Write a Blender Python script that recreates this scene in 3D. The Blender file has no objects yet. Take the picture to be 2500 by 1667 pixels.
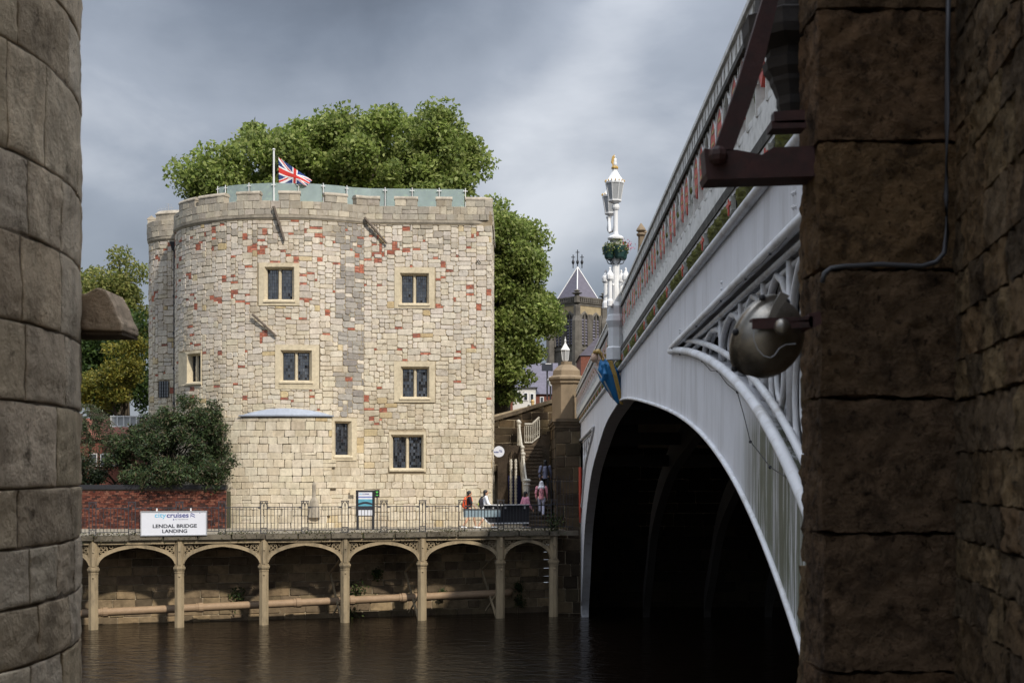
import bpy, bmesh, math, random
import numpy as np
from mathutils import Vector, Matrix, noise

# ------------------------------------------------------------------ camera
F, PX, HY, E = 3300.0, 1250.0, 1145.0, 6.41      # focal length and principal point in photo pixels, eye height over water
scene = bpy.context.scene
cam_d = bpy.data.cameras.new('camera')
cam = bpy.data.objects.new('camera', cam_d)
scene.collection.objects.link(cam)
cam.location = (0, 0, E)
cam.rotation_euler = (math.radians(90), 0, 0)
cam_d.sensor_width = 36
cam_d.lens = F / 2500 * 36
cam_d.shift_y = (HY - 833.5) / 2500
cam_d.clip_start = 0.05
cam_d.clip_end = 5000
cam_d.dof.use_dof = True
cam_d.dof.focus_distance = 60
cam_d.dof.aperture_fstop = 9
scene.camera = cam
scene.view_settings.view_transform = 'Standard'
scene.view_settings.look = 'None'
scene.view_settings.gamma = 1
scene.view_settings.use_curve_mapping = False
scene.view_settings.exposure = 0.35

# ------------------------------------------------------------------ sky and sun
SUN_AZ, SUN_EL = math.radians(33), math.radians(42)   # azimuth: right of straight behind the camera
to_sun = Vector((math.sin(SUN_AZ) * math.cos(SUN_EL), -math.cos(SUN_AZ) * math.cos(SUN_EL), math.sin(SUN_EL)))
sun_d = bpy.data.lights.new('sun', 'SUN')
sun_d.energy = 3.3
sun_d.angle = math.radians(2.5)
sun_d.color = (1.0, 0.93, 0.82)
sun = bpy.data.objects.new('sun', sun_d)
scene.collection.objects.link(sun)
sun.rotation_euler = to_sun.to_track_quat('Z', 'Y').to_euler()
sun.location = (10, -20, 60)

world = bpy.data.worlds.new('World')
scene.world = world
world.use_nodes = True
nt = world.node_tree
nt.nodes.clear()
wn = nt.nodes.new
sky = wn('ShaderNodeTexSky')
sky.sky_type = 'NISHITA'
sky.sun_disc = False
sky.sun_elevation = SUN_EL
sky.sun_rotation = math.atan2(to_sun.x, to_sun.y)
bg_sky = wn('ShaderNodeBackground'); bg_sky.inputs['Strength'].default_value = 0.09
nt.links.new(sky.outputs[0], bg_sky.inputs['Color'])
tc = wn('ShaderNodeTexCoord')
mp = wn('ShaderNodeMapping'); mp.inputs['Scale'].default_value = (1.0, 1.0, 1.9); mp.inputs['Location'].default_value = (4.7, 1.3, 2.2)
nt.links.new(tc.outputs['Generated'], mp.inputs['Vector'])
n1 = wn('ShaderNodeTexNoise'); n1.inputs['Scale'].default_value = 1.7; n1.inputs['Detail'].default_value = 4; n1.inputs['Roughness'].default_value = 0.46; n1.inputs['Distortion'].default_value = 0.35
n2 = wn('ShaderNodeTexNoise'); n2.inputs['Scale'].default_value = 6.0; n2.inputs['Detail'].default_value = 6; n2.inputs['Roughness'].default_value = 0.55; n2.inputs['Distortion'].default_value = 0.2
for n in (n1, n2): nt.links.new(mp.outputs[0], n.inputs['Vector'])
mix = wn('ShaderNodeMix'); mix.data_type = 'FLOAT'; mix.inputs['Factor'].default_value = 0.17
nt.links.new(n1.outputs['Fac'], mix.inputs['A']); nt.links.new(n2.outputs['Fac'], mix.inputs['B'])
ramp = wn('ShaderNodeValToRGB')
er = ramp.color_ramp.elements
er[0].position = 0.38; er[0].color = (0.065, 0.075, 0.094, 1)
er[1].position = 0.64; er[1].color = (0.52, 0.54, 0.575, 1)
for p, c in ((0.46, (0.135, 0.155, 0.19, 1)), (0.55, (0.255, 0.28, 0.325, 1))):
    e = er.new(p); e.color = c
nt.links.new(mix.outputs['Result'], ramp.inputs['Fac'])
# overcast brightens towards the zenith; boosted here above the view for extra ambient light
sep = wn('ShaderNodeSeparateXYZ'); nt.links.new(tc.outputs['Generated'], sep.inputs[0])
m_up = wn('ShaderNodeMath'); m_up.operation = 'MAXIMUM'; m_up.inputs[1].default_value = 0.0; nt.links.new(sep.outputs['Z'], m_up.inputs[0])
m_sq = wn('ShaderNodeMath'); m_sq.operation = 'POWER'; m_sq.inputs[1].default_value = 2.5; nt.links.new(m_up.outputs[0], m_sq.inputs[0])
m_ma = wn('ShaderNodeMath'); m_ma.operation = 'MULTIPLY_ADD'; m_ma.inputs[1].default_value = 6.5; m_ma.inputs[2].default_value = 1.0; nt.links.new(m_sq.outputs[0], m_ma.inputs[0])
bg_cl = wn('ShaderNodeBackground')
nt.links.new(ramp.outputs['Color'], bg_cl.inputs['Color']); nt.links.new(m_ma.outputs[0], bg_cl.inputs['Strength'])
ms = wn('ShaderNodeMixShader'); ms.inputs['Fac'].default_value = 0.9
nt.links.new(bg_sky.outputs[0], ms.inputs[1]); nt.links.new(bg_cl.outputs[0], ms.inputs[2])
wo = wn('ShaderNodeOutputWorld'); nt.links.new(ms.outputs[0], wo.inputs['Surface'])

# ------------------------------------------------------------------ helpers
R = random.Random(11)
COL = scene.collection
def at(px, py, Y): return Vector(((px - PX) * Y / F, Y, E - (py - HY) * Y / F))
def xat(px, Y): return (px - PX) * Y / F
def zat(py, Y): return E - (py - HY) * Y / F
def lin(v): v /= 255.0; return v / 12.92 if v <= 0.04045 else ((v + 0.055) / 1.055) ** 2.4
def c8(r, g, b, k=1.0): return (lin(r) * k, lin(g) * k, lin(b) * k)
VB, LB = 1318.0, 1.818          # vanishing point of the bridge line in the photo, distance of its face from the camera line
def BX(Y): return LB + (VB - PX) / F * Y
def fpx(px_, py_, off=0.0):
    Y = (LB - off) * F / (px_ - VB); return (Y, E - (py_ - HY) * Y / F)
ORG = {}
def org(p): return ORG.get(p.name, Vector((0, 0, 0))) if p else Vector((0, 0, 0))
def tag(o, label=None, cat=None, group=None, kind=None):
    if label: o['label'] = label
    if cat: o['category'] = cat
    if group: o['group'] = group
    if kind: o['kind'] = kind
    return o
def thing(name, loc, label, cat, group=None):
    o = bpy.data.objects.new(name, None); COL.objects.link(o)
    o.location = loc; o.empty_display_size = 0.2
    ORG[o.name] = Vector(loc)
    return tag(o, label, cat, group)

class MB:
    def __init__(s): s.v = []; s.f = []; s.c = []; s.cur = (1, 1, 1); s.hascol = False
    def col(s, c): s.cur = tuple(c); s.hascol = True; return s
    def add(s, vs, fs):
        n = len(s.v)
        s.v += [tuple(v) for v in vs]; s.c += [s.cur] * len(vs)
        s.f += [tuple(i + n for i in f) for f in fs]
        return s
    def box(s, c, d, rz=0.0, M=None):
        c = Vector(c); hx, hy, hz = d[0] / 2, d[1] / 2, d[2] / 2
        vs = [Vector((x, y, z)) for x in (-hx, hx) for y in (-hy, hy) for z in (-hz, hz)]
        if M is None: M = Matrix.Rotation(rz, 3, 'Z')
        vs = [c + M @ v for v in vs]
        return s.add(vs, [(0, 1, 3, 2), (4, 6, 7, 5), (0, 4, 5, 1), (2, 3, 7, 6), (0, 2, 6, 4), (1, 5, 7, 3)])
    def hexa(s, p):  # 8 points: 4 of one face, 4 of the opposite in the same order
        return s.add(p, [(0, 3, 2, 1), (4, 5, 6, 7), (0, 1, 5, 4), (1, 2, 6, 5), (2, 3, 7, 6), (3, 0, 4, 7)])
    def prism(s, poly, ext):
        n = len(poly); ext = Vector(ext)
        vs = [Vector(p) for p in poly] + [Vector(p) + ext for p in poly]
        fs = [tuple(range(n))[::-1], tuple(range(n, 2 * n))]
        fs += [(i, (i + 1) % n, (i + 1) % n + n, i + n) for i in range(n)]
        return s.add(vs, fs)
    def tube(s, path, r, n=8, up=(0, 0, 1), closed=False, round_ends=False):
        P = [Vector(p) for p in path]; m = len(P)
        rr = list(r) if hasattr(r, '__len__') else [r] * m
        if round_ends and not closed:
            d0 = (P[0] - P[1]).normalized(); d1 = (P[-1] - P[-2]).normalized()
            mul = lambda r_, k_: (r_[0] * k_, r_[1] * k_) if hasattr(r_, '__len__') else r_ * k_
            e0, e1 = rr[0], rr[-1]
            a0 = min(e0) if hasattr(e0, '__len__') else e0; a1 = min(e1) if hasattr(e1, '__len__') else e1
            P = [P[0] + d0 * a0, P[0] + d0 * a0 * .75, P[0] + d0 * a0 * .3] + P + [P[-1] + d1 * a1 * .3, P[-1] + d1 * a1 * .75, P[-1] + d1 * a1]
            rr = [mul(e0, .1), mul(e0, .66), mul(e0, .95)] + rr + [mul(e1, .95), mul(e1, .66), mul(e1, .1)]
            m = len(P)
        vs = []; up = Vector(up)
        for i, p in enumerate(P):
            if closed: t = P[(i + 1) % m] - P[i - 1]
            else: t = P[min(i + 1, m - 1)] - P[max(i - 1, 0)]
            t.normalize()
            a = t.cross(up)
            if a.length < 1e-3: a = t.cross(Vector((1, 0, 0)))
            if a.length < 1e-3: a = t.cross(Vector((0, 1, 0)))
            a.normalize(); b = t.cross(a)
            rad = rr[i]
            ra, rb = rad if hasattr(rad, '__len__') else (rad, rad)
            for k in range(n):
                w = 2 * math.pi * (k + .5) / n
                vs.append(p + a * ra * math.cos(w) + b * rb * math.sin(w))
        fs = []
        for i in range(m if closed else m - 1):
            j = (i + 1) % m
            for k in range(n):
                fs.append((i * n + k, i * n + (k + 1) % n, j * n + (k + 1) % n, j * n + k))
        if not closed:
            fs.append(tuple(range(n))[::-1]); fs.append(tuple(range((m - 1) * n, m * n)))
        return s.add(vs, fs)
    def lathe(s, c, prof, n=12, rot=0.0, sx=1.0, sy=1.0):  # prof: (radius, z)
        c = Vector(c); vs = []
        for r, z in prof:
            for k in range(n):
                w = 2 * math.pi * (k + .5) / n + rot
                vs.append(c + Vector((r * math.cos(w) * sx, r * math.sin(w) * sy, z)))
        fs = []
        for i in range(len(prof) - 1):
            for k in range(n):
                fs.append((i * n + k, i * n + (k + 1) % n, (i + 1) * n + (k + 1) % n, (i + 1) * n + k))
        fs.append(tuple(range(n))[::-1]); fs.append(tuple(range((len(prof) - 1) * n, len(prof) * n)))
        return s.add(vs, fs)
    def ball(s, c, r, n=12, m=8, M=None):
        c = Vector(c); r = Vector(r) if hasattr(r, '__len__') else Vector((r, r, r))
        vs = []; M = M or Matrix.Identity(3)
        for i in range(m + 1):
            a = math.pi * (i + .001) / (m + .002) - math.pi / 2
            for k in range(n):
                w = 2 * math.pi * k / n
                vs.append(c + M @ Vector((r.x * math.cos(a) * math.cos(w), r.y * math.cos(a) * math.sin(w), r.z * math.sin(a))))
        fs = []
        for i in range(m):
            for k in range(n): fs.append((i * n + k, i * n + (k + 1) % n, (i + 1) * n + (k + 1) % n, (i + 1) * n + k))
        fs.append(tuple(range(n))[::-1]); fs.append(tuple(range(m * n, (m + 1) * n)))
        return s.add(vs, fs)
    def mesh(s, name, o=Vector((0, 0, 0)), smooth=False):
        me = bpy.data.meshes.new(name)
        me.from_pydata([(x - o[0], y - o[1], z - o[2]) for x, y, z in s.v], [], s.f)
        if s.hascol:
            a = me.color_attributes.new('Col', 'FLOAT_COLOR', 'POINT')
            a.data.foreach_set('color', np.array([(*c, 1.0) for c in s.c], dtype=np.float32).ravel())
        if smooth: me.polygons.foreach_set('use_smooth', [True] * len(me.polygons))
        me.update()
        if smooth == 'auto': me.set_sharp_from_angle(angle=math.radians(48))
        return me
    def build(s, name, mat, parent=None, smooth=False, kind=None, fix=False):
        o_ = org(parent)
        me = s.mesh(name, o_, smooth)
        if fix:
            b = bmesh.new(); b.from_mesh(me); bmesh.ops.recalc_face_normals(b, faces=b.faces); b.to_mesh(me); b.free()
        me.materials.append(mat)
        return link(name, me, parent, kind)
def link(name, me, parent=None, kind=None, loc=None):
    o = bpy.data.objects.new(name, me); COL.objects.link(o)
    if parent:
        o.parent = parent; ORG[o.name] = org(parent)
    if loc is not None: o.location = loc
    if kind: o['kind'] = kind
    return o

# ------------------------------------------------------------------ materials
def mat(name, col=(.5, .5, .5), rough=.7, var=.18, scale=6.0, bump=.25, bscale=30.0, bdist=.01, metal=0.0, attr=False, spec=None, dirt=None, dirt_scale=1.5, dirt_amt=.5, stretch=None):
    m = bpy.data.materials.new(name); m.use_nodes = True
    t = m.node_tree; N = t.nodes; L = t.links
    bs = N['Principled BSDF']
    bs.inputs['Roughness'].default_value = rough; bs.inputs['Metallic'].default_value = metal
    if spec is not None: bs.inputs['Specular IOR Level'].default_value = spec
    tc = N.new('ShaderNodeTexCoord'); geo = N.new('ShaderNodeNewGeometry')
    if attr:
        a = N.new('ShaderNodeAttribute'); a.attribute_name = 'Col'; base = a.outputs['Color']
    else:
        rgb = N.new('ShaderNodeRGB'); rgb.outputs[0].default_value = (*col, 1); base = rgb.outputs[0]
    vec = geo.outputs['Position']
    if stretch:
        mpn = N.new('ShaderNodeMapping'); mpn.inputs['Scale'].default_value = stretch
        L.new(vec, mpn.inputs['Vector']); vec2 = mpn.outputs[0]
    else: vec2 = vec
    out = base
    if var:
        nz = N.new('ShaderNodeTexNoise'); nz.inputs['Scale'].default_value = scale; nz.inputs['Detail'].default_value = 7; nz.inputs['Roughness'].default_value = .62
        L.new(vec2, nz.inputs['Vector'])
        mr = N.new('ShaderNodeMapRange'); mr.inputs['From Min'].default_value = .25; mr.inputs['From Max'].default_value = .75
        mr.inputs['To Min'].default_value = 1 - var; mr.inputs['To Max'].default_value = 1 + var * .7
        L.new(nz.outputs['Fac'], mr.inputs['Value'])
        mu = N.new('ShaderNodeVectorMath'); mu.operation = 'SCALE'
        L.new(out, mu.inputs[0]); L.new(mr.outputs[0], mu.inputs['Scale']); out = mu.outputs[0]
    if dirt:
        nd = N.new('ShaderNodeTexNoise'); nd.inputs['Scale'].default_value = dirt_scale; nd.inputs['Detail'].default_value = 8; nd.inputs['Roughness'].default_value = .7
        L.new(vec2, nd.inputs['Vector'])
        md = N.new('ShaderNodeMapRange'); md.inputs['From Min'].default_value = .5; md.inputs['From Max'].default_value = .68; md.inputs['To Max'].default_value = dirt_amt
        L.new(nd.outputs['Fac'], md.inputs['Value'])
        mx = N.new('ShaderNodeMix'); mx.data_type = 'RGBA'; mx.inputs['B'].default_value = (*dirt, 1)
        L.new(md.outputs[0], mx.inputs['Factor']); L.new(out, mx.inputs['A']); out = mx.outputs['Result']
    L.new(out, bs.inputs['Base Color'])
    if bump:
        nb = N.new('ShaderNodeTexNoise'); nb.inputs['Scale'].default_value = bscale; nb.inputs['Detail'].default_value = 9; nb.inputs['Roughness'].default_value = .7
        L.new(vec, nb.inputs['Vector'])
        bp = N.new('ShaderNodeBump'); bp.inputs['Strength'].default_value = bump; bp.inputs['Distance'].default_value = bdist
        L.new(nb.outputs['Fac'], bp.inputs['Height']); L.new(bp.outputs[0], bs.inputs['Normal'])
    m['bs'] = 1
    return m
def leafmat(name, trans=.35):
    m = mat(name, attr=True, rough=.55, var=.12, scale=2, bump=0)
    t = m.node_tree; N = t.nodes; L = t.links
    bs = N['Principled BSDF']; bs.inputs['Specular IOR Level'].default_value = .3
    tr = N.new('ShaderNodeBsdfTranslucent'); mx = N.new('ShaderNodeMixShader'); mx.inputs[0].default_value = trans
    L.new(bs.inputs['Base Color'].links[0].from_socket, tr.inputs['Color'])
    L.new(bs.outputs[0], mx.inputs[1]); L.new(tr.outputs[0], mx.inputs[2])
    L.new(mx.outputs[0], N['Material Output'].inputs['Surface'])
    return m

M_STONE = mat('limestone', attr=True, rough=.92, var=.26, scale=8, bump=.7, bscale=20, bdist=.03, spec=.2, dirt=c8(158, 143, 118, .85), dirt_scale=.75, dirt_amt=.55, stretch=(1, 1, .55))
def erode(m, col, sc, lo, hi, amt):
    t = m.node_tree; N = t.nodes; L = t.links; bs = N['Principled BSDF']; src = bs.inputs['Base Color'].links[0].from_socket
    g = N.new('ShaderNodeNewGeometry'); nz = N.new('ShaderNodeTexNoise'); nz.inputs['Scale'].default_value = sc; nz.inputs['Detail'].default_value = 9; nz.inputs['Roughness'].default_value = .75; nz.inputs['Distortion'].default_value = .4
    L.new(g.outputs['Position'], nz.inputs['Vector'])
    mr = N.new('ShaderNodeMapRange'); mr.inputs['From Min'].default_value = lo; mr.inputs['From Max'].default_value = hi; mr.inputs['To Max'].default_value = amt; L.new(nz.outputs['Fac'], mr.inputs['Value'])
    mx = N.new('ShaderNodeMix'); mx.data_type = 'RGBA'; mx.inputs['B'].default_value = (*col, 1); L.new(mr.outputs[0], mx.inputs['Factor']); L.new(src, mx.inputs['A']); L.new(mx.outputs['Result'], bs.inputs['Base Color'])
erode(M_STONE, c8(112, 94, 72, .8), 2.6, .60, .70, .8)
M_MORTAR = mat('lime_mortar', c8(178, 163, 138, .85), .95, .3, 5, .6, 40, .02, spec=.1, dirt=c8(112, 96, 76, .8), dirt_scale=.9, dirt_amt=.7)
M_BRICK = mat('brick', attr=True, rough=.9, var=.25, scale=14, bump=.4, bscale=40, bdist=.01, spec=.2)
M_BMORT = mat('brick_mortar', c8(120, 104, 90, .7), .95, .3, 8, .3, 40)
M_FRAME = mat('dressed_stone', c8(212, 198, 170, .88), .9, .2, 7, .35, 40, .01, spec=.2, dirt=c8(150, 134, 108, .8), dirt_scale=2.2, dirt_amt=.4)
M_LEADGLASS = mat('dark_window_glass', (.012, .014, .018), .06, 0, 1, 0, spec=.9)
M_LEADGLASS.node_tree.nodes['Principled BSDF'].inputs['IOR'].default_value = 2.1
M_LEAD = mat('window_lead', (.035, .037, .042), .6, .2, 20, 0)
M_LEADCAP = mat('lead_sheet', c8(168, 176, 190, .75), .5, .15, 6, .2, 12)
M_BLACKIRON = mat('black_iron', (.018, .018, .022), .5, .3, 20, .2, 60)
M_RAILIRON = mat('painted_railing_iron', (.030, .031, .038), .5, .3, 20, .2, 60)
M_WHITE = mat('white_paint', (.70, .70, .70), .45, .12, 5, .1, 30)
M_WOOD = mat('weathered_wood', c8(112, 100, 88, .8), .8, .3, 9, .3, 40)
M_ARCADE = mat('stained_cast_iron', c8(164, 146, 116, .80), .75, .24, 4, .3, 26, .008, dirt=c8(84, 76, 60, .7), dirt_scale=1.6, dirt_amt=.75, stretch=(1, 1, .35))
M_PIPE = mat('brown_pipe', c8(172, 144, 114, .75), .7, .2, 5, .2, 30)
M_SLAB = mat('weathered_slab', c8(96, 88, 76, .7), .9, .35, 5, .5, 20, .02, dirt=c8(50, 52, 34, .7), dirt_scale=1.2, dirt_amt=.8)
M_PAVE = mat('paving', c8(150, 140, 122, .75), .9, .25, 3, .3, 20)
M_EARTH = mat('ground_earth', c8(84, 84, 56, .6), .95, .35, 1.2, .5, 6, .05)
M_DARKSTONE = mat('sooty_sandstone', attr=True, rough=.95, var=.5, scale=12, bump=1.0, bscale=26, bdist=.09, spec=.15, dirt=c8(46, 38, 32, .8), dirt_scale=4, dirt_amt=.7)
erode(M_DARKSTONE, c8(58, 44, 34, .6), 7, .52, .62, .7)
erode(M_DARKSTONE, c8(40, 30, 24, .5), 30, .55, .62, .75)
erode(M_DARKSTONE, c8(150, 128, 98, .6), 16, .58, .68, .45)
M_ABUT = mat('abutment_stone', attr=True, rough=.93, var=.35, scale=4, bump=.6, bscale=14, bdist=.03, spec=.2, dirt=c8(34, 28, 22, .8), dirt_scale=.8, dirt_amt=.7)
M_GREYSTONE = mat('left_limestone', attr=True, rough=.92, var=.3, scale=7, bump=.9, bscale=24, bdist=.025, spec=.2, dirt=c8(80, 68, 54, .8), dirt_scale=3.4, dirt_amt=.6, stretch=(1, 1, .6))
erode(M_GREYSTONE, c8(84, 70, 54, .8), 9, .58, .66, .75)
M_RUST = mat('red_brown_iron', c8(74, 40, 35, .7), .7, .5, 14, .3, 40, dirt=c8(40, 30, 26), dirt_scale=12, dirt_amt=.8)
M_STEEL = mat('weathered_aluminium', c8(168, 162, 152, .8), .34, .35, 12, .12, 30, metal=.85, dirt=c8(60, 52, 44), dirt_scale=9, dirt_amt=.7)
M_CABLE = mat('grey_cable', c8(74, 74, 78, .7), .5, .1, 10, 0)
M_LEAF = leafmat('leaves', .48); M_SHRUB = leafmat('shrub_leaves', .25)
M_BARK = mat('bark', c8(96, 86, 70, .6), .9, .35, 8, .6, 12, .03)
M_SLATE = mat('roof_slate', c8(112, 108, 122, .75), .75, .25, 1.5, .4, 6, .05, stretch=(1, 1, 4))
M_CHURCH = mat('church_stone', c8(122, 116, 108, .65), .9, .35, .8, .3, 4, .1, dirt=c8(64, 58, 52, .8), dirt_scale=.5, dirt_amt=.8)
M_CHDARK = mat('louvre_dark', (.02, .02, .022), .8, .2, 4, 0)
M_CHLIGHT = mat('church_pale_stone', c8(182, 164, 130, .7), .9, .25, 1.2, .2, 4, .05)
M_GOLD = mat('gilding', c8(196, 160, 84, .8), .45, .25, 30, .1, 60)
M_BLUE = mat('blue_robe_paint', c8(38, 120, 176, .9), .5, .2, 12, .15, 30)
M_RED = mat('red_shield_paint', c8(204, 70, 50, .95), .5, .2, 20, .1, 40)
M_GREENLEAF = mat('green_gilt_bracket', c8(126, 126, 52, .9), .8, .6, 30, .8, 60, .03, dirt=c8(58, 62, 34), dirt_scale=22, dirt_amt=.85)
M_PINKFACE = mat('painted_skin', c8(214, 178, 150, .8), .5, .1, 20, 0)
M_BASKET = mat('dark_green_planter', c8(24, 62, 58, .8), .5, .2, 20, 0)
M_TEAL = mat('blue_grey_panel', c8(150, 170, 180, .75), .5, .1, 6, 0)
M_SIGNW = mat('white_sign_face', c8(226, 228, 236, .85), .4, .04, 3, 0)
M_NAVY = mat('navy_lettering', c8(58, 66, 132), .5, 0, 1, 0)
M_SKYB = mat('light_blue_lettering', c8(96, 178, 212), .5, 0, 1, 0)
M_CHAR = mat('charcoal_lettering', c8(44, 48, 58), .5, 0, 1, 0)
M_MIDGREY = mat('grey_lettering', c8(120, 124, 136), .5, 0, 1, 0)
M_ALU = mat('aluminium_trim', c8(176, 178, 182), .4, .1, 10, 0, metal=.4)
M_FLAG = mat('flag_cloth', attr=True, rough=.8, var=.06, scale=20, bump=.1, bscale=60)
M_ROSE = mat('white_rose_paint', c8(206, 206, 196, .8), .6, .3, 40, .3, 60)
def noisemix_paint(name, base, stain, k):
    m = mat(name, base, .55, .10, 1.6, .10, 9, .006, spec=.35)
    t = m.node_tree; N = t.nodes; L = t.links; bs = N['Principled BSDF']
    src = bs.inputs['Base Color'].links[0].from_socket
    geo = N.new('ShaderNodeNewGeometry')
    mp_ = N.new('ShaderNodeMapping'); mp_.inputs['Scale'].default_value = (7, 7, .5)
    L.new(geo.outputs['Position'], mp_.inputs['Vector'])
    nz = N.new('ShaderNodeTexNoise'); nz.inputs['Scale'].default_value = 1.6; nz.inputs['Detail'].default_value = 7; nz.inputs['Roughness'].default_value = .7
    L.new(mp_.outputs[0], nz.inputs['Vector'])
    m1 = N.new('ShaderNodeMapRange'); m1.inputs['From Min'].default_value = .33; m1.inputs['From Max'].default_value = .52
    L.new(nz.outputs['Fac'], m1.inputs['Value'])
    # algae runs on the haunch of the near rib: they start under the roll moulding
    sp = N.new('ShaderNodeSeparateXYZ'); L.new(geo.outputs['Position'], sp.inputs[0])
    m2 = N.new('ShaderNodeMapRange'); m2.inputs['From Min'].default_value = 12.6; m2.inputs['From Max'].default_value = 11.2
    L.new(sp.outputs['Y'], m2.inputs['Value'])
    m3 = N.new('ShaderNodeMapRange'); m3.inputs['From Min'].default_value = 7.0; m3.inputs['From Max'].default_value = 6.7; m3.inputs['To Max'].default_value = k
    L.new(sp.outputs['Z'], m3.inputs['Value'])
    a1 = N.new('ShaderNodeMath'); a1.operation = 'MULTIPLY'; L.new(m1.outputs[0], a1.inputs[0]); L.new(m2.outputs[0], a1.inputs[1])
    a2 = N.new('ShaderNodeMath'); a2.operation = 'MULTIPLY'; L.new(a1.outputs[0], a2.inputs[0]); L.new(m3.outputs[0], a2.inputs[1])
    # faint dirt runs everywhere
    nz2 = N.new('ShaderNodeTexNoise'); nz2.inputs['Scale'].default_value = 2.2; nz2.inputs['Detail'].default_value = 6; nz2.inputs['Roughness'].default_value = .65
    mp2 = N.new('ShaderNodeMapping'); mp2.inputs['Scale'].default_value = (1.3, 1.3, .22); mp2.inputs['Location'].default_value = (3, 7, 1)
    L.new(geo.outputs['Position'], mp2.inputs['Vector']); L.new(mp2.outputs[0], nz2.inputs['Vector'])
    m4 = N.new('ShaderNodeMapRange'); m4.inputs['From Min'].default_value = .5; m4.inputs['From Max'].default_value = .78; m4.inputs['To Max'].default_value = .42
    L.new(nz2.outputs['Fac'], m4.inputs['Value'])
    x1 = N.new('ShaderNodeMix'); x1.data_type = 'RGBA'; x1.inputs['B'].default_value = (*c8(120, 112, 100), 1)
    L.new(m4.outputs[0], x1.inputs['Factor']); L.new(src, x1.inputs['A'])
    gm = N.new('ShaderNodeMix'); gm.data_type = 'RGBA'; gm.inputs['A'].default_value = (*stain, 1); gm.inputs['B'].default_value = (*c8(84, 78, 66), 1)
    L.new(nz2.outputs['Fac'], gm.inputs['Factor'])
    x2 = N.new('ShaderNodeMix'); x2.data_type = 'RGBA'
    L.new(a2.outputs[0], x2.inputs['Factor']); L.new(x1.outputs['Result'], x2.inputs['A']); L.new(gm.outputs['Result'], x2.inputs['B'])
    L.new(x2.outputs['Result'], bs.inputs['Base Color'])
    return m
M_BRIDGE = noisemix_paint('bridge_grey_white_paint', (.70, .70, .725), c8(70, 86, 36), .95)
M_BRTRIM = mat('bridge_trim_paint', (.72, .72, .73), .5, .14, 3, .05, 26, .004, dirt=c8(132, 118, 96), dirt_scale=2.2, dirt_amt=.5)
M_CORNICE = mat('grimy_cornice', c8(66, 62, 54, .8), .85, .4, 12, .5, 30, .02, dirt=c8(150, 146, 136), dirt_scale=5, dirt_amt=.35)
M_PARAPET = mat('parapet_paint', c8(226, 224, 218, 1.0), .7, .2, 9, .4, 40, .01, dirt=c8(132, 126, 112), dirt_scale=6, dirt_amt=.5)
M_UNDER = mat('underside_shade_colour', c8(60, 56, 52, .6), .8, .3, 3, .2, 20)  # shade of the arch interior put into a near-black colour
def glassmat():
    m = bpy.data.materials.new('balustrade_glass'); m.use_nodes = True
    t = m.node_tree; N = t.nodes; L = t.links; bs = N['Principled BSDF']
    bs.inputs['Base Color'].default_value = (.52, .60, .60, 1); bs.inputs['Roughness'].default_value = .12
    tr = N.new('ShaderNodeBsdfTransparent'); tr.inputs[0].default_value = (.80, .90, .89, 1)
    nz = N.new('ShaderNodeTexNoise'); nz.inputs['Scale'].default_value = 1.4
    mr = N.new('ShaderNodeMapRange'); mr.inputs['To Min'].default_value = .26; mr.inputs['To Max'].default_value = .56
    L.new(nz.outputs['Fac'], mr.inputs['Value'])
    mx = N.new('ShaderNodeMixShader'); L.new(mr.outputs[0], mx.inputs[0]); L.new(tr.outputs[0], mx.inputs[1]); L.new(bs.outputs[0], mx.inputs[2])
    L.new(mx.outputs[0], N['Material Output'].inputs['Surface'])
    return m
M_GLASS = glassmat()
M_LANTERN = mat('frosted_lantern_glass', c8(176, 178, 180, .8), .25, .12, 8, 0, spec=.6)
def watermat():
    m = bpy.data.materials.new('river_water'); m.use_nodes = True
    t = m.node_tree; N = t.nodes; L = t.links; bs = N['Principled BSDF']
    bs.inputs['Base Color'].default_value = (.007, .0045, .003, 1); bs.inputs['Roughness'].default_value = .05
    bs.inputs['IOR'].default_value = 1.33; bs.inputs['Specular IOR Level'].default_value = .14
    geo = N.new('ShaderNodeNewGeometry')
    mp_ = N.new('ShaderNodeMapping'); mp_.inputs['Scale'].default_value = (.8, 1.5, 1); L.new(geo.outputs['Position'], mp_.inputs['Vector'])
    a = N.new('ShaderNodeTexNoise'); a.inputs['Scale'].default_value = 1.5; a.inputs['Detail'].default_value = 5; a.inputs['Roughness'].default_value = .55; a.inputs['Distortion'].default_value = .6
    b = N.new('ShaderNodeTexNoise'); b.inputs['Scale'].default_value = 5.5; b.inputs['Detail'].default_value = 3
    for n in (a, b): L.new(mp_.outputs[0], n.inputs['Vector'])
    b1 = N.new('ShaderNodeBump'); b1.inputs['Strength'].default_value = .6; b1.inputs['Distance'].default_value = .17
    b2 = N.new('ShaderNodeBump'); b2.inputs['Strength'].default_value = .5; b2.inputs['Distance'].default_value = .04
    L.new(a.outputs['Fac'], b1.inputs['Height']); L.new(b.outputs['Fac'], b2.inputs['Height']); L.new(b1.outputs[0], b2.inputs['Normal'])
    L.new(b2.outputs[0], bs.inputs['Normal'])
    return m
M_WATER = watermat()

# ================================================================== THE SETTING
def sheet(name, x0, x1, y0, y1, z, m, kind='structure'):
    return MB().add([(x0, y0, z), (x1, y0, z), (x1, y1, z), (x0, y1, z)], [(0, 1, 2, 3)]).build(name, m, kind=kind)
sheet('river', -700, 700, -400, 75, 0.0, M_WATER)

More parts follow.
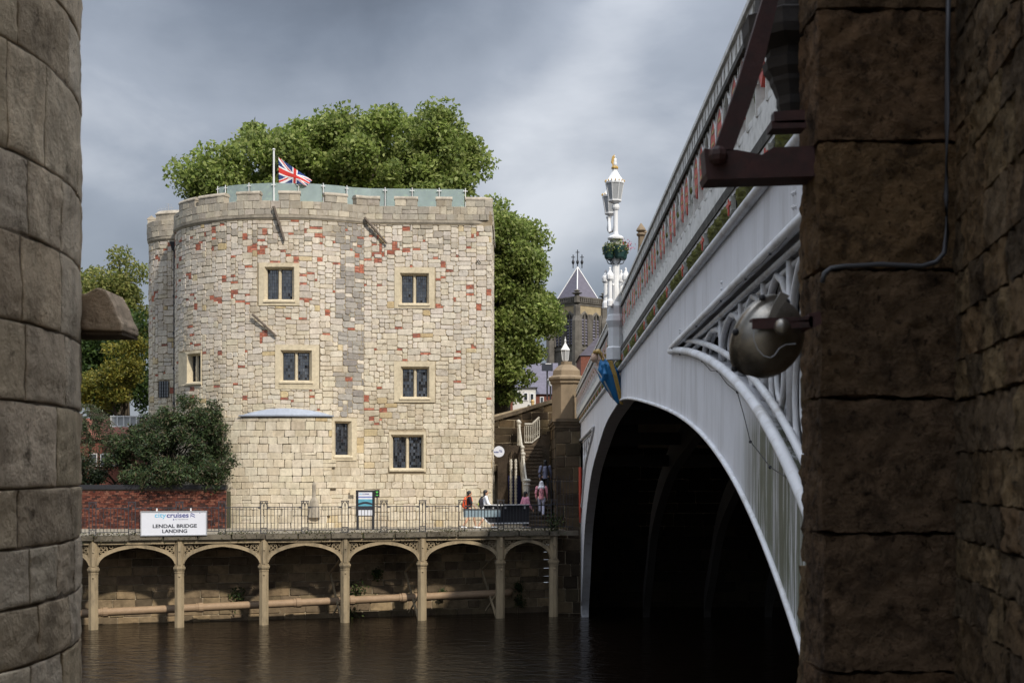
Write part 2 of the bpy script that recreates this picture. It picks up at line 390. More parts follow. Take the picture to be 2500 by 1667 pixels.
# riverside frame: s along the arcade, t out towards the river
TH = math.atan(.2587); AD = Vector((math.cos(TH), math.sin(TH), 0)); AN = Vector((math.sin(TH), -math.cos(TH), 0)); A0 = Vector((0, 58.4, 0))
def arc(s, t, z): p = A0 + AD * s + AN * t; return Vector((p.x, p.y, z))
def s_px(px): u = (px - PX) / F; return u * 58.4 / (1 - .2587 * u) / math.cos(TH)
MA = Matrix.Rotation(TH, 3, 'Z')
DECK = 3.75
# far bank: one sheet of ground behind the river wall, out to the horizon
MB().add([arc(-260, -1.9, 3.6), arc(2.1, -1.9, 3.6), (2.2, 63.5, 3.6), (60, 63.5, 3.6), (900, 63.5, 3.6), (1500, 3000, 3.6), (-1500, 3000, 3.6), (-900, -100, 3.6)],
         [(0, 1, 2, 3, 4, 5, 6, 7)]).build('ground', M_EARTH, kind='structure')
# embankments below that sheet
MB().box((452, 64.2, 1.2), (898, 1.4, 4.78)).build('far_embankment', M_MORTAR, kind='structure')
MB().box(arc(-140, -2.6, 1.2), (220, 1.4, 4.78), TH).build('far_embankment', M_MORTAR, kind='structure')
# near bank terrace on which the camera stands
MB().box((0, -7, 2.0), (14, 20, 5.6)).build('near_bank_terrace', M_PAVE, kind='structure')

# ------------------------------------------------------------------ stone pieces
def stone_poly(w, h, rnd, gap, cut):
    hw, hh = w / 2 - gap, h / 2 - gap
    c = [min(hw, hh) * rnd.uniform(*cut) for _ in range(4)]
    j = lambda: rnd.uniform(-.012, .012)
    pts = [(-hw + c[0], -hh), (hw - c[1], -hh), (hw, -hh + c[1]), (hw, hh - c[2]), (hw - c[2], hh), (-hw + c[3], hh), (-hw, hh - c[3]), (-hw, -hh + c[0])]
    return [(a + j(), b + j()) for a, b in pts]
def stone_on(mb, cs, cz, w, h, place, rnd, gap=.012, cut=(.12, .5), proud=(.02, .05), bev=.02, base=-.03):
    poly = stone_poly(w, h, rnd, gap, cut)
    pr = rnd.uniform(*proud); tx, tz = rnd.uniform(-.03, .03), rnd.uniform(-.03, .03)
    kx = max(.4, 1 - bev / (w / 2)); kz = max(.4, 1 - bev / (h / 2))
    v = [place(cs + a, cz + b, base) for a, b in poly]
    v += [place(cs + a, cz + b, pr * .45) for a, b in poly]
    v += [place(cs + a * kx, cz + b * kz, pr + a * tx + b * tz) for a, b in poly]
    f = []
    for r in (0, 8):
        f += [(r + i, r + (i + 1) % 8, r + 8 + (i + 1) % 8, r + 8 + i) for i in range(8)]
    f.append(tuple(range(16, 24)))
    mb.add(v, f)

# ================================================================== THE STONE TOWER
tower = thing('stone_tower', (-9, 64, DECK - .1), 'pale rubble stone riverside tower with battlements and leaded windows', 'tower')
EC, EA, EB = Vector((-10.6, 66.1)), 5.75, 4.9
plan = []
for i in range(81):
    w = math.radians(150 + (310.9 - 150) * i / 80)
    plan.append((EC.x + EA * math.cos(w), EC.y + EB * math.sin(w)))
jx = plan[-1][0]
NF = 24
rx = -.95
for i in range(1, NF + 1):
    x = jx + (rx - jx) * i / NF
    plan.append((x, 62.75 + .05 * x))
corner_i = len(plan) - 1
for i in range(1, 9): plan.append((rx, 62.75 + .05 * rx + i))
plan = np.array(plan)
SS = np.concatenate([[0], np.cumsum(np.hypot(*(np.diff(plan, axis=0).T)))])
S_J, S_C, S_END = SS[80], SS[corner_i], SS[-1]
def tplace(s, z, d):
    x = np.interp(s, SS, plan[:, 0]); y = np.interp(s, SS, plan[:, 1])
    if s >= S_C: n = (1.0, 0.0)
    else:
        e = .15
        s0, s1 = (s - e, s + e)
        if s < S_J: s1 = min(s1, S_J)
        else: s0 = max(s0, S_J)
        s1 = min(s1, S_C); s0 = max(s0, 0)
        dx = np.interp(s1, SS, plan[:, 0]) - np.interp(s0, SS, plan[:, 0]); dy = np.interp(s1, SS, plan[:, 1]) - np.interp(s0, SS, plan[:, 1])
        l = math.hypot(dx, dy); n = (dy / l, -dx / l)
    return Vector((x + n[0] * d, y + n[1] * d, z))
_sv = np.linspace(SS[14], S_C, 900)
_sx = np.array([PX + F * np.interp(s, SS, plan[:, 0]) / np.interp(s, SS, plan[:, 1]) for s in _sv])
_k = int(np.argmin(_sx)); _sv, _sx = _sv[_k:], _sx[_k:]
def ts(px): return float(np.interp(px, _sx, _sv))
def tz(py, s): return E - (py - HY) * float(np.interp(s, SS, plan[:, 1])) / F
Z_STR, Z_PAR, Z_MER = 17.70, 18.55, 18.98
# the core behind the stones (mortar)
core = MB()
ring = [tuple(p) for p in plan] + [(rx, 72), (-16, 72)]
inset = []
for i, s in enumerate(SS): p = tplace(float(s), 0, -.012 if s < S_C - .01 else -.012); inset.append((p.x, p.y))
inset += [(rx - .02, 72), (-16, 72)]
n = len(inset)
core.add([(x, y, DECK - .4) for x, y in inset] + [(x, y, Z_PAR - .2) for x, y in inset], [(i, (i + 1) % n, (i + 1) % n + n, i + n) for i in range(n)] + [tuple(range(n, 2 * n))])

# windows: glass px box, surround px box, two lights or one, sill
WINS = [((651, 713, 657, 730), (632, 731, 642, 746), 2), ((981, 1042, 672, 739), (963, 1061, 653, 753), 2),
        ((461, 488, 868, 931), (438, 493, 858, 940), 2), ((690, 756, 860, 928), (672, 779, 842, 950), 2),
        ((983, 1043, 900, 968), (962, 1062, 882, 982), 2), ((821, 853, 1033, 1110), (809, 870, 1020, 1124), 1),
        ((959, 1029, 1066, 1142), (950, 1040, 1054, 1152), 2)]
WLAB = ['reflecting pale sky', None, None, None, None, None, None]
openings = []
def wbox(b):
    s0, s1 = ts(b[0]), ts(b[1]); sm = (s0 + s1) / 2
    return s0, s1, tz(b[3], sm), tz(b[2], sm)
def quad_ring(mb, a, b, da, db, mdef, n=3):
    # frame between outer box a and inner box b, at depths da, db
    def pt(bx, i, k, d):
        s0, s1, z0, z1 = bx
        cs = [(s0, z0), (s1, z0), (s1, z1), (s0, z1)]
        p, q = cs[i], cs[(i + 1) % 4]
        return tplace(p[0] + (q[0] - p[0]) * k, p[1] + (q[1] - p[1]) * k, d)
    for i in range(4):
        for k in range(n):
            mb.add([pt(a, i, k / n, da), pt(a, i, (k + 1) / n, da), pt(b, i, (k + 1) / n, db), pt(b, i, k / n, db)], [(0, 1, 2, 3)])
def make_window(g, o, lights, rec=.26):
    gb, ob = wbox(g), wbox(o)
    openings.append(ob)
    fr = MB()
    mid = (gb[0] - .10, gb[1] + .10, gb[2] - .09, gb[3] + .10)
    mid = (max(mid[0], ob[0] + .05), min(mid[1], ob[1] - .05), max(mid[2], ob[2] + .05), min(mid[3], ob[3] - .05))
    quad_ring(fr, ob, ob, -.05, .045, None); quad_ring(fr, ob, mid, .045, .045, None)
    quad_ring(fr, mid, gb, .045, -.14, None); quad_ring(fr, gb, gb, -.14, -rec - .05, None)
    w = fr.build('window', M_FRAME, tower)
    # splayed sill
    si = MB()
    s0, s1 = gb[0] - .14, gb[1] + .14
    z1, z0 = gb[2] - .015, gb[2] - .13
    prof = [(-.1, z1), (.05, z1 - .035), (.085, z1 - .06), (.085, z0 - .02), (.03, z0 - .05)]
    ns = 4
    vs = [tplace(s0 + (s1 - s0) * k / ns, z, d) for k in range(ns + 1) for d, z in prof]
    fs = [(k * 5 + i, (k + 1) * 5 + i, (k + 1) * 5 + i + 1, k * 5 + i + 1) for k in range(ns) for i in range(4)]
    fs += [(0, 1, 2, 3, 4), tuple(ns * 5 + i for i in (4, 3, 2, 1, 0))]
    si.add(vs, fs).build('sill', M_FRAME, w)
    cols = [(gb[0], gb[1])]
    if lights == 2:
        m_ = (gb[0] + gb[1]) / 2; hw = .075
        cols = [(gb[0], m_ - hw), (m_ + hw, gb[1])]
        mu = MB()
        pts = [(m_ - hw, -rec - .03), (m_ - hw, -rec + .06), (m_ - hw * .45, -.13), (m_ + hw * .45, -.13), (m_ + hw, -rec + .06), (m_ + hw, -rec - .03)]
        vs = [tplace(a, z, d) for z in (gb[2], gb[3]) for a, d in pts]
        mu.add(vs, [(i, i + 1, i + 7, i + 6) for i in range(5)]).build('mullion', M_FRAME, w)
    le = MB()
    for a, b in cols:
        pa = MB()
        nx = max(2, round((b - a) / .105)); nz_ = max(4, round((gb[3] - gb[2]) / .145))
        # iron casement frame, then lead cames
        for (u0, u1, v0, v1) in ((a, a + .035, gb[2], gb[3]), (b - .035, b, gb[2], gb[3]), (a, b, gb[2], gb[2] + .035), (a, b, gb[3] - .035, gb[3])):
            le.hexa([tplace(u, z, -rec + .035) for u, z in ((u0, v0), (u1, v0), (u1, v1), (u0, v1))][::-1] + [tplace(u, z, -rec - .02) for u, z in ((u0, v0), (u1, v0), (u1, v1), (u0, v1))][::-1])
        for i in range(1, nx):
            u = a + (b - a) * i / nx
            le.hexa([tplace(u + q, z, -rec + .012) for q, z in ((-.006, gb[2]), (.006, gb[2]), (.006, gb[3]), (-.006, gb[3]))] + [tplace(u + q, z, -rec - .01) for q, z in ((-.006, gb[2]), (.006, gb[2]), (.006, gb[3]), (-.006, gb[3]))])
        for i in range(1, nz_):
            z = gb[2] + (gb[3] - gb[2]) * i / nz_
            le.hexa([tplace(u, z + q, -rec + .012) for u, q in ((a, -.006), (b, -.006), (b, .006), (a, .006))] + [tplace(u, z + q, -rec - .01) for u, q in ((a, -.006), (b, -.006), (b, .006), (a, .006))])
        for i in range(nx):
            for j in range(nz_):
                u0, u1 = a + (b - a) * i / nx, a + (b - a) * (i + 1) / nx
                v0, v1 = gb[2] + (gb[3] - gb[2]) * j / nz_, gb[2] + (gb[3] - gb[2]) * (j + 1) / nz_
                tx_, tz_ = R.gauss(0, .004), R.gauss(0, .0035)
                pa.add([tplace(u0, v0, -rec - tx_ - tz_), tplace(u1, v0, -rec + tx_ - tz_), tplace(u1, v1, -rec + tx_ + tz_), tplace(u0, v1, -rec - tx_ + tz_)], [(0, 1, 2, 3)])
        pa.build('pane', M_LEADGLASS, w)
    le.build('leading', M_LEAD, w)
    return w
for g, o, l in WINS: make_window(g, o, l)
# holes for the windows in the core: rebuild the core front as a grid of cells that skips the openings
core_front = MB()
sg = sorted(set([float(s) for s in SS if s <= S_C] + [v for o in openings for v in (o[0] + .03, o[1] - .03)]))
zg = sorted(set([DECK - .4, Z_PAR - .2] + [v for o in openings for v in (o[2] + .03, o[3] - .03)]))
for i in range(len(sg) - 1):
    for j in range(len(zg) - 1):
        a, b = (sg[i] + sg[i + 1]) / 2, (zg[j] + zg[j + 1]) / 2
        if any(o[0] < a < o[1] and o[2] < b < o[3] for o in openings): continue
        core_front.add([tplace(s, z, -.012) for s, z in ((sg[i], zg[j]), (sg[i + 1], zg[j]), (sg[i + 1], zg[j + 1]), (sg[i], zg[j + 1]))], [(0, 1, 2, 3)])
bk = [tplace(S_C, 0, -.012), Vector((rx - .02, 72, 0)), Vector((-16, 72, 0)), tplace(0, 0, -.012)]
for p, q in zip(bk[:-1], bk[1:]):
    core_front.add([(p.x, p.y, DECK - .4), (q.x, q.y, DECK - .4), (q.x, q.y, Z_PAR - .2), (p.x, p.y, Z_PAR - .2)], [(0, 1, 2, 3)])
core_front.add([(x, y, Z_PAR - .25) for x, y in inset], [tuple(range(len(inset)))])
core_front.build('wall_core', M_MORTAR, tower)

UP = [(210, 202, 190), (202, 196, 188), (218, 209, 193), (194, 187, 177), (209, 198, 178), (187, 178, 166), (218, 210, 198), (206, 200, 192), (222, 213, 196)]
LO = [(216, 206, 183), (221, 211, 190), (211, 199, 174), (205, 192, 167), (217, 208, 191), (210, 201, 182), (225, 216, 196), (199, 188, 169)]
GR = [(166, 160, 152), (154, 148, 141), (176, 170, 161), (146, 140, 133)]
PA = [(172, 164, 150), (180, 171, 157), (164, 156, 143), (186, 177, 160), (198, 188, 168), (168, 160, 147)]
OCH = [(208, 188, 148), (198, 176, 136), (212, 194, 158)]
RED = [(196, 122, 98), (186, 112, 90), (202, 134, 112), (178, 112, 94), (166, 112, 98)]
def jit(c, rnd, k=.9, a=.05):
    g = 1 + rnd.uniform(-a, a)
    r = c8(*c, k); return tuple(max(0, v * g * (1 + rnd.uniform(-.012, .012))) for v in r)
s_l, s_grey0, s_hood0, s_hood1 = ts(432), ts(826), ts(588), ts(812)
def stone_color(s, z, rnd):
    grey = (s_grey0 < s < S_J + .1) and z > 8.4
    if grey and rnd.random() < .75 - max(0, (11 - z)) * .1: return jit(rnd.choice(GR), rnd)
    if rnd.random() < .02: return jit(rnd.choice(OCH), rnd)
    if z > Z_STR - 1.0 and rnd.random() < .35: return jit(rnd.choice(PA), rnd)
    pu = min(1, max(0, (z - 8.5) / 5.0)) * .9
    c = rnd.choice(UP if rnd.random() < pu else LO)
    mean = [214 * pu + 217 * (1 - pu) - 4, 201 * pu + 202 * (1 - pu) - 4, 184 * pu + 176 * (1 - pu) - 4]
    g_ = 9 * noise.noise(Vector((s * .5, z * .5, 9)))
    return jit(tuple(.55 * a_ + .45 * (m_ + g_) for a_, m_ in zip(c, mean)), rnd)

# rubble packing on a unit grid (u along, v up)
rnd = random.Random(5)
S_BEG = float(SS[10])
UW, UH = .118, .098
pieces = []                      # (area, cs, cz, w, h, colour, kind)
def pack(s0, s1, z0, z1, wr, hr, kind, brick_p, strict=False, uw=UW, uh=UH):
    nu, nv = max(1, int(round((s1 - s0) / uw))), max(1, int(round((z1 - z0) / uh)))
    uw, uh = (s1 - s0) / nu, (z1 - z0) / nv
    occ = np.zeros((nv, nu), bool)
    for o in openings:
        a, b = int(math.floor((o[0] - s0) / uw + .3)), int(math.ceil((o[1] - s0) / uw - .3))
        c, d = int(math.floor((o[2] - z0) / uh + .3)), int(math.ceil((o[3] - z0) / uh - .3))
        if b > 0 and d > 0 and a < nu and c < nv: occ[max(c, 0):max(d, 0), max(a, 0):max(b, 0)] = True
    v = 0
    ch = hr[0]
    for v in range(nv):
        u = 0
        while u < nu:
            if occ[v, u]: u += 1; continue
            w = rnd.randint(*wr); h = rnd.randint(*hr)
            red = rnd.random() < brick_p(s0 + u * uw, z0 + v * uh)
            if red: w, h = rnd.choice([(1, 1), (2, 1), (3, 1), (2, 1), (1, 2), (3, 1), (2, 3), (3, 2), (4, 1)])
            k = 0
            while k < w and u + k < nu and not occ[v, u + k]: k += 1
            w = k
            if w < nu - u and not red and k < 6 and u + w + 1 < nu and not occ[v, u + w] and occ[v, u + w + 1]: w += 1
            k = 0
            while k < h and v + k < nv and not occ[v + k, u:u + w].any(): k += 1
            h = k
            # avoid leaving one-unit slivers above
            if not red and v + h < nv and h > 1 and rnd.random() < .5 and not strict:
                pass
            occ[v:v + h, u:u + w] = True
            cs, cz = s0 + (u + w / 2) * uw, z0 + (v + h / 2) * uh
            if red: pieces.append((0, cs, cz, w * uw, h * uh, None, 'brick'))
            else: pieces.append((w * h * uw * uh, cs, cz, w * uw, h * uh, stone_color(cs, cz, rnd), kind))
            u += w
def bp(s, z):
    cl = noise.noise(Vector((s * .55, z * .8, 3.1)))
    if z > 13.6: return .13 + .26 * cl
    if z > 11: return .06 + .14 * cl
    if z > 8: return .03 + .10 * max(0, cl)
    return .012
def courses(s0, s1, z0, z1, hr, wr, kind):
    z = z0
    while z < z1 - .05:
        h = rnd.uniform(*hr)
        if z1 - z - h < hr[0] * .6: h = z1 - z
        h = min(h, z1 - z)
        s = s0
        while s < s1 - .02:
            w = rnd.uniform(*wr)
            if s1 - s - w < wr[0] * .6: w = s1 - s
            segs = [(s, s + w)]
            for o in openings:
                if o[2] < z + h - .06 and o[3] > z + .06:
                    ns = []
                    for a, b in segs:
                        if b <= o[0] or a >= o[1]: ns.append((a, b))
                        else:
                            if o[0] - a > .05: ns.append((a, o[0]))
                            if b - o[1] > .05: ns.append((o[1], b))
                    segs = ns
            for a, b in segs:
                if h > .3 and rnd.random() < .10:
                    q = h * rnd.uniform(.4, .6)
                    pieces.append(((b - a) * q, (a + b) / 2, z + q / 2, b - a, q, stone_color((a + b) / 2, z, rnd), kind))
                    pieces.append(((b - a) * (h - q), (a + b) / 2, z + q + (h - q) / 2, b - a, h - q, stone_color((a + b) / 2, z, rnd), kind))
                else:
                    pieces.append(((b - a) * h, (a + b) / 2, z + h / 2, b - a, h, stone_color((a + b) / 2, z, rnd), kind))
            s += w
        z += h
z_hood = tz(1018, ts(700))
z_low = 8.25
# drum: rubble above, ashlar below the lead hood; flat bay: rubble above, coursed blocks below
pack(S_BEG, S_J, z_hood, Z_STR, (2, 5), (2, 3), 'rubble', bp)
courses(S_BEG, S_J, DECK - .05, z_hood, (.27, .40), (.32, .66), 'ashlar')
pack(S_J, S_C, z_low, Z_STR, (2, 5), (2, 3), 'rubble', bp)
courses(S_J, S_C, DECK - .05, z_low, (.24, .40), (.26, .72), 'block')
courses(S_C, S_END, DECK - .05, Z_STR, (.3, .4), (.4, .8), 'side')
# parapet ashlar
courses(S_BEG, S_END, Z_STR + .22, Z_PAR, (.26, .30), (.3, .55), 'parapet')
def hood_out(s, z): return .14 if (z < z_hood and s_hood0 - 1.6 < s < s_hood1 - .02) else 0
stones, infill, bricks = [], MB(), MB()
big = sorted([p for p in pieces if p[6] not in ('brick', 'side')], key=lambda p: -p[0])[:290]
bigset = set(id(p) for p in big)
one_off = []
for p in pieces:
    area, cs, cz, w, h, col, kind = p
    if kind == 'brick':
        rows = max(1, round(h / .078)); hh = h / rows
        for r_ in range(rows):
            q = -w / 2 + (0 if r_ % 2 else -.05)
            while q < w / 2 - .03:
                e = min(w / 2, q + rnd.choice((.21, .21, .1)))
                a = max(q, -w / 2)
                bricks.col(jit(rnd.choice(RED), rnd, .8, .15))
                c_ = cs + (a + e) / 2; z_ = cz - h / 2 + (r_ + .5) * hh; ww, hw = (e - a) / 2 - .006, hh / 2 - .006
                d = rnd.uniform(.004, .02)
                if ww > .01:
                    bricks.add([tplace(c_ + x, z_ + y, dd) for dd in (-.03, d) for x, y in ((-ww, -hw), (ww, -hw), (ww, hw), (-ww, hw))], [(4, 5, 6, 7), (0, 1, 5, 4), (1, 2, 6, 5), (2, 3, 7, 6), (3, 0, 4, 7)])
                q = e
        continue
    tgt = MB() if id(p) in bigset else infill
    if kind == 'parapet':
        col = jit(rnd.choice(PA), rnd)
        pl = lambda s, z, d: tplace(s, z, d + .05)
        kw = dict(gap=.007, cut=(.04, .14), proud=(.008, .022), bev=.014, base=-.12)
    elif kind in ('ashlar', 'block', 'side'):
        ho = hood_out(cs, cz)
        pl = (lambda s, z, d, ho=ho: tplace(s, z + .012 * math.sin(s * 2 + z), d + ho))
        rough = kind == 'block'
        kw = dict(gap=.008 if not rough else .011, cut=(.04, .22) if not rough else (.08, .4), proud=(.006, .026), bev=.016, base=-.03 - ho)
    else:
        pl = lambda s, z, d: tplace(s, z + .05 * noise.noise(Vector((s * .8, z * .7, 0))), d)
        kw = dict(gap=.010, cut=(.12, .55), proud=(.006, .028), bev=.022)
    tgt.col(col)
    stone_on(tgt, cs, cz, w, h, pl, rnd, **kw)
    if tgt is not infill: one_off.append(tgt)
infill.build('stone_infill', M_STONE, tower, kind='stuff')
bricks.build('brick_infill', M_BRICK, tower, kind='stuff')
for m_ in one_off: m_.build('stone', M_STONE, tower)

# string course
def sweep(name, s0, s1, prof, m, parent, step=.35, fn=tplace, smooth=False):
    n = max(2, int((s1 - s0) / step)); k = len(prof)
    vs = [fn(s0 + (s1 - s0) * i / n, z, d) for i in range(n + 1) for d, z in prof]
    fs = [(i * k + j, (i + 1) * k + j, (i + 1) * k + (j + 1) % k, i * k + (j + 1) % k) for i in range(n) for j in range(k)]
    fs += [tuple(range(k))[::-1], tuple(range(n * k, n * k + k))]
    return MB().add(vs, fs).build(name, m, parent, smooth)
M_PARST = mat('weathered_parapet_stone', c8(178, 168, 152, .85), .93, .3, 5, .6, 18, .02, spec=.2, dirt=c8(120, 112, 100, .8), dirt_scale=1.3, dirt_amt=.75, stretch=(1, 1, .5))
prof = [(-.2, Z_STR), (.02, Z_STR), (.085, Z_STR + .10), (.095, Z_STR + .21), (-.2, Z_STR + .21)]
sweep('string_course', S_BEG, S_J - .001, prof, M_PARST, tower)
sweep('string_course', S_J + .001, S_C + .13, prof, M_PARST, tower, step=1)
# parapet backing and merlons with copings
sweep('parapet_backing', S_BEG, S_J, [(-.35, Z_STR), (.035, Z_STR), (.035, Z_PAR - .01), (-.35, Z_PAR - .01)], M_MORTAR, tower)
sweep('parapet_backing', S_J, S_C + .08, [(-.35, Z_STR), (.035, Z_STR), (.035, Z_PAR - .01), (-.35, Z_PAR - .01)], M_MORTAR, tower, step=1)
for a, b in ((440, 478), (487, 549), (579, 634), (681, 733), (793, 847), (869, 926), (964, 1019), (1065, 1103), (1137, 1203)):
    s0, s1 = ts(a), ts(b)
    if b > 1200: s1 = S_C + .1
    mr_ = sweep('merlon', s0, s1, [(-.34, Z_PAR - .02), (.04, Z_PAR - .02), (.04, Z_MER - .12), (-.34, Z_MER - .12)], M_PARST, tower, step=.4)
    sweep('coping', s0 - .03, s1 + .03, [(-.38, Z_MER - .12), (.085, Z_MER - .12), (.085, Z_MER - .06), (.02, Z_MER + .03), (-.28, Z_MER + .03), (-.38, Z_MER - .06)], M_PARST, mr_, step=.4)
    mb = MB()
    for k in range(max(2, int((s1 - s0) / .38))):
        nk = max(2, int((s1 - s0) / .38)); w = (s1 - s0) / nk
        mb.col(jit(rnd.choice(PA), rnd)); stone_on(mb, s0 + (k + .5) * w, (Z_PAR + Z_MER - .12) / 2, w, Z_MER - .12 - Z_PAR, lambda s, z, d: tplace(s, z, d + .05), rnd, gap=.006, cut=(.04, .14), proud=(.008, .02), bev=.014)
    mb.build('merlon_facing', M_STONE, mr_, kind='stuff')
# stone copings in the gaps
# lead hood over the projecting ashlar
hd = MB(); nh = 24; vs = []
for i in range(nh + 1):
    q = i / nh; s = s_hood0 + (s_hood1 - s_hood0) * q
    rise = .04 + .34 * (math.sin(math.pi * q) ** .75)
    vs += [tplace(s, z_hood + .03, .24), tplace(s, z_hood + .09, .25), tplace(s, z_hood + rise, .09), tplace(s, z_hood + rise + .03, -.02), tplace(s, z_hood + .03, -.02)]
fs = [(i * 5 + j, (i + 1) * 5 + j, (i + 1) * 5 + (j + 1) % 5, i * 5 + (j + 1) % 5) for i in range(nh) for j in range(5)]
hd.add(vs, fs).build('lead_hood', M_LEADCAP, tower)
# left stair turret
tur = MB(); TC = Vector((-16.5, 68.6)); TR = 1.85
def uplace(s, z, d):
    w = math.radians(140) + s / TR
    return Vector((TC.x + (TR + d) * math.cos(w), TC.y + (TR + d) * math.sin(w), z))
U_END = TR * math.radians(190)
tur.lathe((TC.x, TC.y, 0), [(TR - .012, DECK - .4), (TR - .012, Z_PAR)], 40).build('turret_core', M_MORTAR, tower, smooth=True)
pieces2, keep = pieces, pieces
pieces = []
_op = openings
# small turret window
uw0 = None
def us(px):
    best = min(range(400), key=lambda i: abs(PX + F * uplace(U_END * i / 400, 0, 0).x / uplace(U_END * i / 400, 0, 0).y - px) + (0 if uplace(U_END * i / 400, 0, 0).y < TC.y + .3 else 1e4))
    return U_END * best / 400
wa, wb = us(390), us(412)
wz0, wz1 = zat(971, 67.4), zat(932, 67.4)
openings = [(wa - .03, wb + .03, wz0 - .03, wz1 + .03)]
pack(0, U_END, DECK, Z_STR, (2, 5), (2, 4), 'rubble', lambda s, z: .11 if z > 8 else .05)
tin, tbr = MB(), MB()
for area, cs, cz, w, h, col, kind in pieces:
    if kind == 'brick':
        tbr.col(jit(rnd.choice(RED), rnd, .7)); stone_on(tbr, cs, cz, w, h, uplace, rnd, gap=.008, cut=(.02, .06), proud=(.004, .015), bev=.006)
    else:
        tin.col(tuple(v * .92 for v in col)); stone_on(tin, cs, cz, w, h, uplace, rnd, gap=.012, cut=(.12, .5), proud=(.012, .045), bev=.022)
tin.build('turret_stone_infill', M_STONE, tower, kind='stuff'); tbr.build('turret_brick_infill', M_BRICK, tower, kind='stuff')
openings = _op
wmb = MB(); wmb.add([uplace(wa, wz0, .05), uplace(wb, wz0, .05), uplace(wb, wz1, .05), uplace(wa, wz1, .05)], [(0, 1, 2, 3)])
tw = wmb.build('turret_window', M_LEADGLASS, tower)
lb = MB()
for k in range(5):
    u = wa + (wb - wa) * k / 4
    lb.hexa([uplace(u + q, z, .065) for q, z in ((-.012, wz0), (.012, wz0), (.012, wz1), (-.012, wz1))] + [uplace(u + q, z, .04) for q, z in ((-.012, wz0), (.012, wz0), (.012, wz1), (-.012, wz1))])
for k in range(6):
    z = wz0 + (wz1 - wz0) * k / 5
    lb.hexa([uplace(u, z + q, .062) for u, q in ((wa, -.01), (wb, -.01), (wb, .01), (wa, .01))] + [uplace(u, z + q, .04) for u, q in ((wa, -.01), (wb, -.01), (wb, .01), (wa, .01))])
lb.build('leading', M_LEAD, tw)
sweep('turret_string_course', 0, U_END, prof, M_PARST, tower, fn=uplace)
sweep('turret_parapet', 0, U_END, [(-.3, Z_STR + .2), (.10, Z_STR + .2), (.10, Z_PAR + .08), (-.3, Z_PAR + .08)], M_PARST, tower, fn=uplace)
ta, tb_, tcx = us(366.9), us(384), us(440)
for a, b in ((.1, ta + .25), (tb_, U_END * .75)):
    m1_ = sweep('turret_merlon', a, b, [(-.3, Z_PAR), (.09, Z_PAR), (.09, Z_MER + .02), (-.3, Z_MER + .02)], M_PARST, tower, fn=uplace)
    sweep('coping', a - .02, b + .02, [(-.34, Z_MER + .02), (.12, Z_MER + .02), (.12, Z_MER + .07), (-.1, Z_MER + .24), (-.34, Z_MER + .07)], M_PARST, m1_, fn=uplace)
pf = MB()
for r_ in range(3):
    s = 0
    while s < U_END - .2:
        w = rnd.uniform(.35, .55)
        pf.col(jit(rnd.choice(PA), rnd)); stone_on(pf, s + w / 2, Z_STR + .22 + .13 + r_ * .27, w, .27, lambda a, z, d: uplace(a, z, d + .10), rnd, gap=.006, cut=(.04, .12), proud=(.008, .02), bev=.012)
        s += w
pf.build('turret_parapet_facing', M_STONE, tower, kind='stuff')
# rainwater pipe in the angle of drum and turret
pd = at(427, 800, 65.6); dp = MB()
dp.tube([(pd.x, pd.y, 4.2), (pd.x, pd.y, 17.0)], .075, 10)
for z in (6, 7.9, 9.6, 11.3, 13.0, 14.8): dp.lathe((pd.x, pd.y, z), [(.095, -.06), (.11, -.05), (.11, .05), (.095, .06)], 10)
dp.hexa([(pd.x - .11, pd.y - .12, 17.0), (pd.x + .11, pd.y - .12, 17.0), (pd.x + .11, pd.y + .12, 17.0), (pd.x - .11, pd.y + .12, 17.0)] + [(pd.x - .22, pd.y - .18, 17.42), (pd.x + .22, pd.y - .18, 17.42), (pd.x + .22, pd.y + .18, 17.42), (pd.x - .22, pd.y + .18, 17.42)])
dp.build('rainwater_pipe', M_BLACKIRON, tower)
# wooden water spouts leaning on the wall
for (x0, y0, x1, y1, w) in ((670, 506, 695, 588, .06), (890, 533, 945, 596, .055), (620, 768, 676, 821, .05)):
    sa, sb = ts(x0), ts(x1)
    p, q = tplace(sa, tz(y0, sa), .20), tplace(sb, tz(y1, sb), .12)
    mb = MB().tube([p, p.lerp(q, .5), q], [w * 1.15, w, w * .9], 6)
    mb.tube([p.lerp(q, .48), p.lerp(q, .53)], w * 1.35, 6)
    mb.build('wooden_spout', M_WOOD, tower)
# stone stump on the base and iron cramp
sk = ts(766)
MB().lathe(tplace(sk, 0, .2), [(.30, tz(1262, sk)), (.22, tz(1230, sk)), (.19, tz(1222, sk)), (.09, tz(1213, sk)), (.085, tz(1200, sk)), (.085, tz(1183, sk)), (.05, tz(1177, sk))], 9, sy=.5).build('stone_stump', M_PARST, tower)
sk = ts(1168); zk = tz(640, sk)
MB().tube([tplace(sk - .11, zk - .04, .06), tplace(sk - .05, zk, .09), tplace(sk, zk + .10, .07), tplace(sk + .05, zk, .09), tplace(sk + .11, zk - .04, .06)], .02, 6).build('iron_cramp', M_BLACKIRON, tower)
sq = ts(857); zq = tz(1201, sq)
MB().hexa([tplace(sq + a, zq + b, .16) for a, b in ((-.13, -.12), (.13, -.12), (.13, .12), (-.13, .12))] + [tplace(sq + a, zq + b, .21) for a, b in ((-.13, -.12), (.13, -.12), (.13, .12), (-.13, .12))]).build('wall_plaque', M_FRAME, tower)
